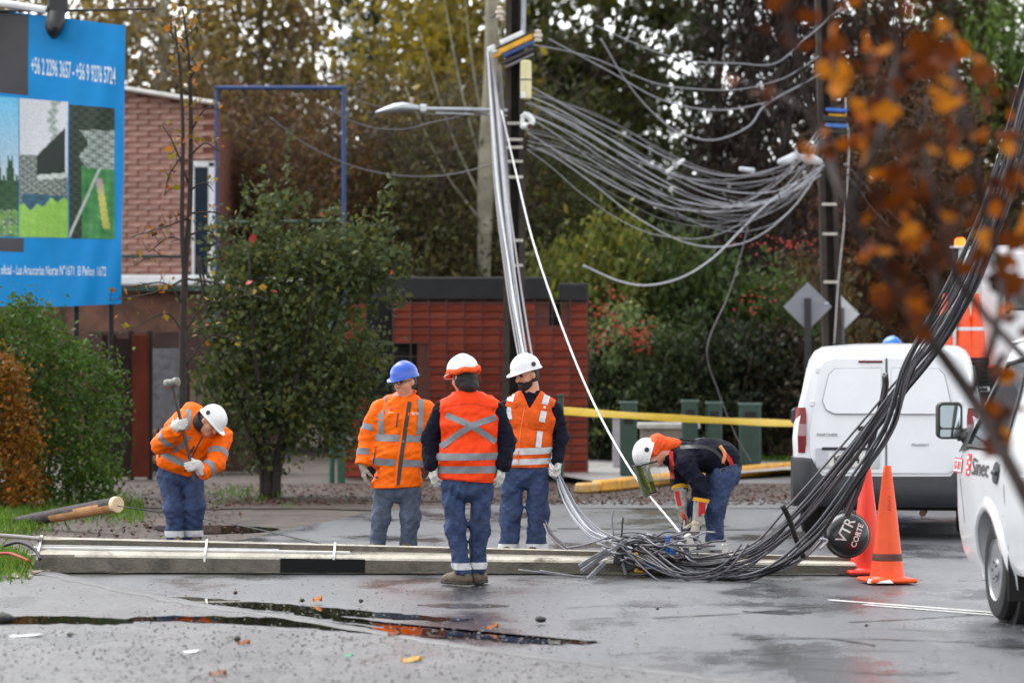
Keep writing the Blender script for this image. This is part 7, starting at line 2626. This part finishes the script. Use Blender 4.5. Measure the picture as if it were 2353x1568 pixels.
T = [  # kind, column, distance, colour, scale, bark, label
    ('broad1', 235, 74, OL, 1.0, None, 'olive leaved tree rising behind the left house roof'),
    ('thin1', 365, 66, S(120, 104, 60), 1.1, pale, 'pale trunked poplar just right of the blue banner'),
    ('broad2', 470, 76, BR, 1.12, None, 'brownish tree above the house roof end'),
    ('thin2', 610, 72, OL, .98, None, 'thin olive tree seen through the left of the blue frame'),
    ('broad1', 715, 80, OL, 1.15, None, 'brown autumn tree seen through the right of the blue frame'),
    ('conifer1', 860, 74, DG, 1.05, dkb, 'dark conifer right of the blue frame'),
    ('thin1', 960, 68, YG, 1.1, pale, 'yellowing poplar above the street lamp head'),
    ('thin2', 1050, 66, YG, 1.2, pale, 'tall yellow green poplar left of the lamp pole'),
    ('broad2', 1000, 82, OL, 1.0, None, 'wide olive tree far behind the street lamp'),
    ('broad1', 1270, 74, GR, 1.1, None, 'green tree right of the lamp pole top'),
    ('broad2', 1380, 70, S(64, 72, 32), 1.15, None, 'bushy green tree behind the upper span cables'),
    ('conifer1', 1480, 72, DG, .66, dkb, 'dark green conifer behind the middle of the cables'),
    ('broad1', 1560, 78, GR, .72, None, 'far green tree with sky gaps above the cable loop'),
    ('conifer1', 1650, 64, S(48, 60, 32), 1.15, dkb, 'dark conifer left of the brown cypress row'),
    ('conifer1', 1725, 62, DB, 1.3, dkb, 'brown black cypress left of the right pole'),
    ('conifer1', 1800, 61, S(44, 34, 30), 1.35, dkb, 'darkest cypress directly left of the right pole'),
    ('conifer1', 1880, 63, DB, 1.3, dkb, 'brown black cypress behind the right pole'),
    ('broad2', 1985, 70, S(74, 56, 42), 1.2, dkb, 'brown tree right of the right pole'),
    ('broad1', 2090, 72, S(70, 60, 40), 1.15, dkb, 'dull brown tree behind the autumn leaves'),
    ('willow1', 2230, 74, S(112, 134, 66), 1.15, None, 'light green willow in the upper right corner'),
    ('willow1', 2360, 70, S(100, 124, 60), 1.05, None, 'light green willow cut by the right picture edge'),
    ('broad2', 2150, 84, GR, .8, None, 'green tree between brown tree and willow'),
    ('broad1', 120, 84, OL, .9, None, 'olive tree behind the blue banner'),
    ('broad1', -60, 70, OL, 1.1, None, 'olive tree behind the left end of the banner'), ('broad2', 2480, 70, GR, 1.1, None, 'green tree beyond the right picture edge'),
    ('broad2', 1180, 86, BR, 1.05, None, 'brown tree directly behind the lamp pole')]
for i, (k, x, d, c, s, b, lab) in enumerate(T):
    sq = (.52 if 'cypress' in lab else .72 if k.startswith('conifer') else 1.0)
    plant(k, x, d, c, lab, s * sq, s * nr.uniform(.95, 1.15), bark=b)
# bare brown scrub in front of the trees
for i, (x, d, c, lab) in enumerate([(560, 60, S(84, 62, 46), 'bare brown scrub tree behind the left part of the big shrub'), (660, 62, S(78, 56, 44), 'bare brown scrub tree in the middle of the blue frame'), (760, 59, S(88, 66, 46), 'bare reddish scrub tree at the right blue upright'),
        (850, 61, S(74, 68, 40), 'bare scrub tree under the street lamp head'), (940, 60, S(66, 52, 40), 'bare scrub tree left of the pale poplar trunk'), (1030, 58, S(66, 62, 38), 'bare scrub tree touching the gatehouse roof'), (1105, 61, S(70, 56, 42), 'bare scrub tree just left of the lamp pole'),
        (1240, 60, S(62, 66, 34), 'bare scrub tree just right of the lamp pole'), (2000, 58, S(72, 50, 38), 'bare brown scrub tree right of the diamond signs'), (2110, 57, S(80, 54, 38), 'bare brown scrub tree behind the panel van')]):
    plant('bare1', x, d, tuple(v * 1.15 for v in c), lab, 1.05, 1.15, name='scrub_tree', group='bare scrub behind the street')
# pale poplar trunk left of the lamp pole
tp = empty('poplar_trunk', Vector((P(1118, 0, 57).x, 57, 0))); tag(tp, 'pale bare poplar trunk standing left of the lamp pole', 'tree')
m = mb(tp)
m.tube(spline([P(1112, 1000, 57), P(1112, 620, 57), P(1118, 380, 57), P(1128, 150, 57), P(1132, -120, 57)], 4), [.10, .10, .10, .11, .12, .13, .14, .15, .15, .15, .14, .13, .12, .12, .12, .12, .12][:17], 9)
m.build('trunk', pale, tp, smooth=True)
for a, b in (((1116, 480), (960, 60)), ((1118, 420), (1010, -60)), ((1120, 330), (1060, -80)), ((1116, 520), (930, 200)), ((1122, 260), (1170, -60))):
    m = mb(tp); m.tube(spline([P(*a, 57), P((a[0] + b[0]) / 2 - 4, (a[1] + b[1]) / 2 + 30, 57.3), P(*b, 57.6)], 4), [.024 - .002 * i for i in range(9)], 6); m.build('branch', pale, tp, smooth=True)

# far wood that closes the view between the trunks
r_ = np.random.RandomState(44)
N = 50000
X = r_.uniform(-900, 3250, N); Yp = 880 - 620 * r_.beta(1.2, 1.25, N)
dd = r_.uniform(86, 94, N)
keep = r_.random(N) < np.clip((Yp - 330) / 160, .03, 1)
C = np.stack([(X - 1176) / F * dd, dd, CAMH - (Yp - HZ) / F * dd], 1)[keep]
me = leaf_mesh('woodland', C, .42, .26, [(1, 1, 1), (1.3, 1.1, .8), (.6, .7, .6), (.9, .7, .6)], seed=14)
o = link('woodland', me, foliage_mat('far_wood_leaves', S(66, 62, 38)))
tag(o, 'far dark olive wood filling the gaps behind the trees', 'woodland', kind='stuff')

# hedge of shrubs on the right behind the bollards
for i, (x, d, s, sz, c, lab) in enumerate([
    (1300, 54, 1.0, 1.75, S(96, 98, 44), 'yellowish green shrub rising behind the gatehouse end'), (1390, 53, 1.05, 1.9, S(104, 106, 46), 'tall yellow green shrub under the cable bundle'), (1480, 53.5, 1.1, 1.85, S(96, 104, 46), 'broad green shrub under the middle of the cables'),
    (1570, 53, 1.05, 1.85, S(72, 84, 42), 'mid green shrub right of centre under the cables'), (1660, 52.5, 1.1, 1.6, S(62, 78, 40), 'darker green shrub left of the diamond sign'), (1760, 52.5, 1.15, 1.55, S(66, 80, 40), 'green shrub directly behind the grey diamond sign'), (1850, 53.5, 1.0, 1.6, S(84, 70, 40), 'reddish green shrub beside the right pole'),
    (1430, 51.5, .85, 1.2, S(112, 124, 84), 'grey green shrub low beside the red berries'), (1550, 51, .9, 1.1, S(52, 62, 34), 'low dark shrub behind the bent worker'), (1680, 51.3, .95, 1.1, S(40, 46, 28), 'low dark shrub left of the panel van'), (1790, 51.5, 1.0, 1.05, S(52, 44, 32), 'low brown shrub at the panel van corner'), (1370, 51.5, .8, 1.1, S(44, 50, 30), 'low dark shrub right of the gatehouse')]):
    plant('shrub%d' % (i % 3), x, d, c, lab, s, sz, name='hedge_shrub', group='hedge shrubs behind the bollards')
# berries
bm_ = MB()
rb = random.Random(9)
for (x, y, sx, sy, n_) in ((1385, 715, 34, 38, 30), (1420, 755, 38, 30, 32), (1465, 765, 28, 20, 55), (1480, 790, 20, 20, 25), (1375, 780, 22, 26, 25), (1410, 680, 24, 18, 18), (1800, 560, 80, 26, 60), (1740, 700, 50, 26, 30)):
    for _ in range(n_):
        bm_.ball(P(rb.gauss(x, sx * .6), rb.gauss(y, sy * .6), 50.4 + rb.uniform(-.2, .2)), rb.uniform(.010, .019), 5, 4)
o = bm_.build('red_berries', M('red_berry', S(176, 42, 20), .5, var=.25)); tag(o, 'clusters of red orange berries on the hedge right of the gatehouse', 'berries', kind='stuff')

# big shrub behind the left workers
def big_shrub():
    d = 40.2
    g = P(620, 1145, d); g.z = 0
    root = empty('large_shrub', g); tag(root, 'large dense dark green shrub between the hammer worker and the gatehouse', 'shrub')
    m = mb(root)
    for k in range(7):
        a = k * .9
        m.tube(spline([g + Vector((.08 * math.cos(a), .08 * math.sin(a), 0)), g + Vector((.16 * math.cos(a), .12 * math.sin(a), .55)), g + Vector((.7 * math.cos(a), .5 * math.sin(a), 1.8)), g + Vector((1.0 * math.cos(a), .6 * math.sin(a), 3.0))], 4), [.055 - .0035 * i for i in range(13)], 6)
    m.build('stem', dkb, root, smooth=True)
    out = []
    for (x, y, rx, ry, n_, cl) in ((670, 760, 230, 240, 120, .14), (640, 940, 190, 160, 70, .14), (560, 620, 110, 140, 40, .12), (760, 600, 130, 110, 50, .12), (860, 620, 80, 90, 24, .11), (620, 500, 60, 60, 10, .08), (520, 830, 80, 160, 24, .12), (800, 860, 90, 160, 36, .12)):
        c = P(x, y, d); k = px(d)
        out.append(clumps(n_, 62, c, (rx * k, .75, ry * k), cl, int(x + y), .4))
    for (x, y0, y1) in ((655, 300, 480), (560, 400, 500), (890, 400, 560), (830, 470, 580), (480, 520, 600), (600, 380, 520), (700, 430, 520), (925, 560, 640), (870, 440, 560)):
        t = r_.random((46, 1))
        a, b = V3(P(x, y1, d)), V3(P(x + 8, y0, d))
        out.append(a + (b - a) * t + r_.normal(size=(46, 3)) * .035)
    C = np.concatenate(out); C = C[C[:, 2] > .28] - np.array(g)
    me = leaf_mesh('foliage', C, .075, .045, [(1, 1, 1), (1.15, 1.1, .8), (.65, .75, .8), (.9, 1.0, .9), (1.0, 1.0, 1.0), (1.6, 1.3, .6)], seed=21)
    link('foliage', me, foliage_mat('shrub_leaves', S(80, 90, 54)), root)
    rl_ = random.Random(3)
    for k in range(6):
        q = P(rl_.uniform(470, 900), rl_.uniform(470, 800), d - .85) - g
        me = leaf_mesh('autumn_leaf', np.array([[0, 0, 0.]]), .11, .09, [(1, 1, 1)], seed=k)
        o = link('autumn_leaf', me, M('red_autumn_leaf', S(170, 60, 50), .6, var=.3), root); o.location = q
big_shrub()

def hedge(name, label, x0, x1, yt, yb, d, depth, rgb, tints, n_, seed, lf=.05, cat='hedge'):
    k = px(d)
    g = P((x0 + x1) / 2, HZ, d); g.z = 0
    root = empty(name, g); tag(root, label, cat)
    m = mb(root)
    rs = random.Random(seed)
    for q in range(6):
        b = g + Vector((rs.uniform(-.4, .4) * (x1 - x0) * k, rs.uniform(-.2, .2), 0))
        m.tube(spline([b, b + Vector((rs.uniform(-.2, .2), rs.uniform(-.1, .1), .6)), b + Vector((rs.uniform(-.4, .4), rs.uniform(-.2, .2), (yb - yt) * k * .8))], 4), [.03 - .002 * i for i in range(9)], 5)
    m.build('stem', dkb, root)
    rr2 = np.random.RandomState(seed)
    zt, zb = P(0, yt, d).z, 0.03
    out = []
    for q in range(n_):
        u = rr2.uniform(0, 1); w = rr2.uniform(0, 1) ** .8
        x = lerp(x0, x1, u)
        topz = zt * (1 - .38 * max(0, (u - .45) / .55) ** 1.6) + .10 * math.sin(u * 11 + seed)
        z = lerp(zb, topz, w)
        bulge = math.sqrt(max(0, 1 - (2 * (z / max(topz, .1)) - 1) ** 2 * .55))
        x += (1 if u > .5 else -1) * 18 * (bulge - .8)
        y = (rr2.beta(.5, .9) - .5) * depth * bulge
        out.append(np.array([(x - 1176) * k, d + y, z]) + rr2.normal(size=(60, 3)) * (.085 if q % 7 else .15))
    C = np.concatenate(out); C = C[C[:, 2] > .01] - np.array(g)
    link('foliage', leaf_mesh('foliage', C, lf, lf * .6, tints, seed=seed), foliage_mat(name + '_leaves', rgb), root)
hedge('clipped_hedge', 'green hedge under the blue banner on the left', -70, 262, 712, 1185, 37.6, 1.5, S(78, 102, 40), [(1, 1, 1), (1.25, 1.15, .6), (.6, .75, .7), (.8, 1.0, .8)], 330, 3, .055)
hedge('orange_bush', 'orange brown bush at the left picture edge before the green hedge', -110, 76, 790, 1172, 36.4, .9, S(140, 96, 30), [(1, 1, 1), (1.2, .9, .6), (.6, .6, .6), (.7, .9, .8)], 150, 5, .055, 'bush')

# slim young tree in front of the house
def young_tree():
    d = 36.5
    g = P(425, HZ, d); g.z = 0
    root = empty('young_bare_tree', g); tag(root, 'slim nearly bare young tree with twin stems beside the banner', 'tree')
    m = mb(root)
    m.tube(spline([g, P(420, 880, d), P(424, 640, d), P(436, 470, d), P(438, 250, d), P(432, 120, d), P(420, 20, d)], 5), [.05 - .0013 * i for i in range(31)], 8)
    m.build('trunk', dkb, root, smooth=True)
    m = mb(root); m.tube(spline([P(426, 660, d), P(418, 520, d - .05), P(420, 300, d - .05), P(412, 150, d - .05), P(402, 60, d)], 5), [.032 - .001 * i for i in range(21)], 7); m.build('second_stem', dkb, root, smooth=True)
    rs = random.Random(31)
    ends = []
    br = [((430, 640), (520, 655), (620, 690)), ((430, 760), (470, 700), (560, 680)), ((424, 780), (380, 720), (300, 760)), ((424, 700), (380, 650), (290, 660)), ((428, 590), (350, 590), (310, 610)), ((432, 500), (380, 520), (300, 545)), ((436, 490), (500, 490), (570, 530)), ((436, 540), (480, 530), (520, 580)),
          ((424, 640), (360, 670), (250, 690)), ((430, 420), (395, 330), (375, 290)), ((436, 360), (470, 330), (500, 350)), ((436, 300), (470, 250), (520, 260)), ((428, 560), (390, 545), (345, 580)), ((426, 840), (480, 770), (560, 790)), ((436, 220), (400, 190), (380, 150)), ((434, 180), (465, 150), (500, 150)), ((424, 120), (395, 80), (392, 40)), ((428, 90), (450, 60), (455, 30)), ((436, 440), (470, 420), (490, 440)), ((422, 350), (390, 400), (380, 450))]
    pts = []
    for b in br:
        c = [P(x + rs.uniform(-4, 4), y, d + (i * rs.uniform(-.2, .2))) for i, (x, y) in enumerate(b)]
        sp = spline(c, 6)
        m = mb(root); m.tube(sp, [.014 - .0008 * i for i in range(len(sp))], 5); m.build('branch', dkb, root, smooth=True)
        for q in sp[3:]:
            if rs.random() < .8:
                e = q + Vector((rs.uniform(-.12, .12), rs.uniform(-.1, .1), rs.uniform(-.05, .15)))
                m = mb(root); m.tube([q, e], [.005, .003], 4); m.build('twig', dkb, root)
                pts.append(e)
    up = [P(rs.gauss(428, 22), rs.uniform(10, 330), d + rs.uniform(-.2, .2)) for _ in range(110)]
    low = [p + Vector((rs.uniform(-.05, .05), 0, rs.uniform(-.05, .05))) for p in pts for _ in range(1)]
    C = np.array([tuple(p) for p in up + low]) - np.array(g)
    link('foliage', leaf_mesh('foliage', C, .075, .055, [(1, 1, 1), (1.4, .9, .5), (.8, 1.1, .6), (.35, .3, .3)], seed=33), foliage_mat('young_tree_leaves', S(150, 116, 40)), root)
young_tree()

# ------------------------------------------------------------------ ground clutter
def scatter(name, label, cat, pts, L, W, rgb, tints, seed, up=0.0, flat=1.0):
    me = leaf_mesh(name, np.array(pts), L, W, tints, up=up, seed=seed, flat=flat)
    o = link(name, me, foliage_mat(name + '_mat', rgb)); return tag(o, label, cat, kind='stuff')
rg_ = np.random.RandomState(8)
pts = []
for _ in range(7500):      # leaf litter
    x = rg_.uniform(-60, 1900); y = rg_.uniform(1112, 1160) if rg_.random() < .5 or x > 560 else rg_.uniform(1130, 1240)
    if x > 700 and y > 1158 and rg_.random() < .9: continue
    g = G(x, y); pts.append((g.x, g.y, .006))
scatter('fallen_leaves', 'brown and red wet leaves strewn along the far road edge', 'fallen leaves', pts, .045, .035, S(72, 52, 38), [(1, 1, 1), (1.3, 1.1, .9), (.5, .5, .5), (1.6, .5, .5)], 4, flat=.25)
pts = []
for _ in range(9000):      # grass
    t = rg_.random()
    if t < .30: x, y = rg_.normal(20, 40), rg_.normal(1205, 12)
    elif t < .5: x, y = rg_.normal(5, 30), rg_.normal(1300, 14)
    elif t < .72: x, y = rg_.uniform(-40, 330), rg_.normal(1172, 14)
    elif t < .74: x, y = rg_.normal(560, 60), rg_.normal(1140, 10)
    else: x, y = rg_.uniform(1600, 1880), rg_.normal(1062, 7)
    if y < 1050: continue
    g = G(x, y); pts.append((g.x, g.y, rg_.uniform(.01, .06) + (.09 if x > 1500 else 0)))
scatter('grass_tufts', 'short bright green grass on the left verge and beyond the yellow kerb', 'grass', pts, .11, .014, S(92, 122, 44), [(1, 1, 1), (1.3, 1.1, .7), (.6, .8, .6)], 6, up=1.2)
gm = MB()
for _ in range(4600):      # grit on the asphalt
    if rg_.random() < .25: x, y = rg_.uniform(-40, 2380), rg_.uniform(1335, 1580)
    elif rg_.random() < .75: x, y = rg_.uniform(-40, 1500) , rg_.uniform(1440, 1580)
    else: x, y = rg_.uniform(300, 1300), rg_.uniform(1330, 1440)
    g = G(x, y); s = .0035 + .010 * rg_.random() ** 3
    if y > 1450 and x < 1300: s *= 1.1
    z = .006
    a = rg_.uniform(0, 6.28)
    p = [g + Vector((math.cos(a + q) * s * rg_.uniform(.7, 1.3), math.sin(a + q) * s * 1.3, z)) for q in (0, 1.6, 3.1, 4.7)]
    tpt = g + Vector((0, 0, z + s * rg_.uniform(.5, 1.0)))
    gm.add(p + [tpt], [(0, 1, 4), (1, 2, 4), (2, 3, 4), (3, 0, 4)])
o = gm.build('road_grit', M('dark_grit', S(84, 80, 76), .6, var=.5, scale=6), recalc=False); tag(o, 'small dark grit scattered over the wet asphalt', 'grit', kind='stuff')
def pod(x, y, r0, col, label, name='seed_pod', cat='seed pod', flat=.8):
    g = G(x, y); root = MB(); root.off = g
    root.ball(g + Vector((0, 0, r0 * flat)), r0, 9, 6, (1, 1.1, flat))
    o = root.build(name, M('pod_%d' % int(col[0] * 9999), col, .7, var=.4, scale=40, bump=.5), smooth=True)
    me = o.data
    for v in me.vertices: v.co += Vector((rnd.uniform(-1, 1), rnd.uniform(-1, 1), rnd.uniform(-.5, .5))) * r0 * .14
    o.location = g + Vector((0, 0, .004)); tag(o, label, cat, 'seed pods and stones on the road')
pod(541, 1366, .018, S(52, 40, 32), 'dark seed pod on the wet road left of the others')
pod(694, 1384, .018, S(48, 38, 32), 'dark seed pod left of the orange leaf')
pod(829, 1385, .018, S(52, 42, 34), 'dark seed pod right of the orange leaf')
pod(545, 1474, .022, S(50, 48, 46), 'dark stone in the rough shoulder', 'stone', 'stone')
pod(1242, 1430, .040, S(34, 30, 28), 'dark clod lying alone in the middle of the road', 'clod', 'clod', .5)
pod(1510, 1402, .012, S(40, 36, 34), 'tiny dark pebble right of the lone clod', 'pebble', 'pebble')
pod(1990, 1440, .012, S(40, 36, 34), 'tiny pebble near the lane line', 'pebble', 'pebble')
pod(5, 1432, .09, S(44, 42, 40), 'dark wet stone at the left picture edge', 'stone', 'stone', .4)
pod(160, 1462, .022, S(90, 88, 86), 'grey pebble on the rough shoulder', 'stone', 'stone', .6)
pod(1000, 1456, .022, S(70, 66, 62), 'grey pebble beside the long puddle', 'stone', 'stone', .6)
def flat_leaf(x, y, L, W, rgb, label, name='fallen_leaf', cat='leaf', a=0.3, lift=.03):
    g = G(x, y); m = MB()
    n_ = 8
    top = []
    for i in range(n_ + 1):
        t = i / n_; w = W * math.sin(math.pi * t) ** .7 * (1 + .25 * math.sin(t * 19))
        top.append([(t * L - L / 2, -w / 2, lift * t * t), (t * L - L / 2, 0, lift * .4 * math.sin(t * 3) + lift * t), (t * L - L / 2, w / 2, lift * (1 - t) * .8)])
    m.loft([[Vector((p[0] * math.cos(a) - p[1] * math.sin(a), p[0] * math.sin(a) + p[1] * math.cos(a), p[2] + .006)) for p in r2] for r2 in top], False)
    o = m.build(name, M('leaf_%d' % int(sum(rgb) * 9999), rgb, .55, var=.3, scale=25)); o.location = g; tag(o, label, cat)
flat_leaf(729, 1383, .07, .05, S(190, 110, 30), 'curled orange leaf on the road between dark pods', lift=.04)
flat_leaf(1130, 1445, .09, .04, S(150, 84, 34), 'brown orange leaf lying in the road centre')
flat_leaf(560, 1482, .08, .03, S(160, 90, 50), 'brown leaf beside the gutter line on the left')
flat_leaf(945, 1521, .13, .06, S(205, 150, 50), 'yellow leaf on the rough shoulder')
flat_leaf(500, 1553, .10, .06, S(120, 66, 34), 'rust brown leaf near the bottom picture edge')
flat_leaf(905, 1462, .08, .03, S(140, 84, 56), 'pinkish brown leaf at the puddle edge')
flat_leaf(440, 1500, .11, .05, S(220, 220, 222), 'white paper scrap on the rough shoulder', 'paper_scrap', 'paper', lift=.015)
flat_leaf(60, 1463, .22, .07, S(206, 208, 210), 'pale plastic scrap at the left of the shoulder', 'plastic_scrap', 'plastic', .1, .015)
flat_leaf(800, 1508, .06, .03, S(40, 170, 120), 'tiny green plastic bit on the shoulder', 'plastic_bit', 'plastic', lift=.01)

# ------------------------------------------------------------------ autumn branch hanging close to the camera
def near_branch():
    root = empty('autumn_sapling', Vector((P(2600, 0, 10.6).x, 10.6, 0))); tag(root, 'leaning sapling with rust orange autumn leaves close on the right', 'sapling')
    rs = random.Random(17)
    m_tw = M('dark_twig', S(42, 28, 24), .8, var=.3)
    for nm, pl, r0, r1 in (('bough', [(1790, -60), (1830, 120), (1880, 300), (1950, 480), (2040, 640), (2130, 770), (2230, 910), (2330, 1090), (2420, 1280), (2500, 1500), (2560, 1760), (2600, 2066)], .009, .034),
                           ('twig', [(2120, 330), (2150, 480), (2190, 620), (2260, 720), (2352, 820)], .008, .016), ('twig', [(2230, 910), (2280, 780), (2300, 650), (2260, 480), (2220, 300), (2180, 100), (2190, -40)], .016, .009),
                           ('twig', [(1950, 480), (1990, 380), (2040, 250), (2060, 100), (2030, -40)], .013, .008), ('twig', [(2130, 770), (2150, 640), (2090, 500), (2060, 400)], .013, .008), ('twig', [(2290, 830), (2300, 930), (2290, 1020)], .007, .004),
                           ('twig', [(2300, 650), (2330, 520), (2360, 350)], .006, .004), ('twig', [(1880, 300), (1840, 250), (1760, 200), (1690, 190)], .005, .003)):
        sp = spline([P(x, y, 10.6 + rs.uniform(-.25, .25)) for x, y in pl], 6)
        m = mb(root); m.tube(sp, [lerp(r0, r1, i / (len(sp) - 1)) for i in range(len(sp))], 7); m.build(nm, m_tw, root, smooth=True)
    protos = []
    mats = [M('rust_leaf', S(162, 80, 4), .7, var=.35, scale=30, rgb2=S(188, 102, 8), spec=.15, transl=.3), M('brown_leaf', S(98, 46, 6), .7, var=.4, scale=30, spec=.15, transl=.3), M('tan_leaf', S(184, 112, 26), .7, var=.3, scale=30, spec=.15, transl=.3), M('dark_leaf', S(56, 28, 10), .7, var=.4, scale=30, spec=.15, transl=.3)]
    for k in range(6):
        m = MB(); n_ = 7
        rg2 = []
        for i in range(n_ + 1):
            t = i / n_
            w = .5 * math.sin(math.pi * min(1, t * 1.02 + .01)) ** .75 * (1 + .35 * math.sin(t * 15 + k))
            bend = .35 * math.sin(t * 2.6 + k) * (1 if k % 2 else .6)
            rg2.append([Vector((-w * .75, t - .5, bend + w * .5)), Vector((0, t - .5, bend)), Vector((w * .75, t - .5, bend + w * (.45 if k % 3 else -.2)))])
        m.loft(rg2, False)
        protos.append(m.mesh('leaf')); protos[-1].materials.append(mats[0])
        protos[-1].polygons.foreach_set('use_smooth', [True] * len(protos[-1].polygons))
    spots = [(1820, 20, 30, 7), (1690, 190, 10, 1), (1765, 195, 22, 3), (1900, 90, 55, 6), (2010, 130, 60, 8), (2100, 60, 50, 6), (2160, 110, 36, 9), (2080, 170, 45, 8), (2180, 200, 36, 8), (2250, 130, 40, 4), (2290, 190, 40, 3), (1980, 270, 36, 7), (2020, 230, 40, 4), (1920, 340, 24, 5), (1845, 350, 14, 2), (1930, 180, 36, 4), (2050, 400, 48, 9), (2120, 330, 48, 9),
             (2200, 330, 48, 8), (2300, 330, 40, 5), (2040, 480, 42, 9), (2120, 480, 48, 8), (2210, 480, 38, 7), (2290, 460, 42, 8), (2010, 580, 34, 6), (2060, 620, 36, 5), (2030, 690, 26, 5), (2140, 600, 42, 6), (2100, 700, 36, 6), (2125, 750, 26, 4), (2295, 620, 36, 8), (2260, 580, 36, 6), (2330, 560, 30, 4), (2290, 850, 24, 5), (2300, 950, 26, 7), (2290, 1010, 20, 5), (2330, 720, 26, 4), (2335, 250, 24, 2), (2340, 400, 20, 3)]
    for (x, y, s, n_) in spots:
        for _ in range(n_ + (1 if n_ > 5 else 0)):
            o = link('leaf', protos[rs.randrange(6)], parent=root)
            dd_ = 10.6 + rs.uniform(-.45, .45)
            o.location = P(rs.gauss(x, s * .8), rs.gauss(y, s * .8), dd_) - root.location
            sc = rs.uniform(.05, .10)
            o.scale = (sc, sc, sc)
            o.rotation_euler = (rs.uniform(0, 6.28), rs.uniform(0, 6.28), rs.uniform(0, 6.28))
            o.material_slots[0].link = 'OBJECT'; o.material_slots[0].material = mats[rs.choice((0, 1, 1, 1, 2, 3, 3))]
near_branch()
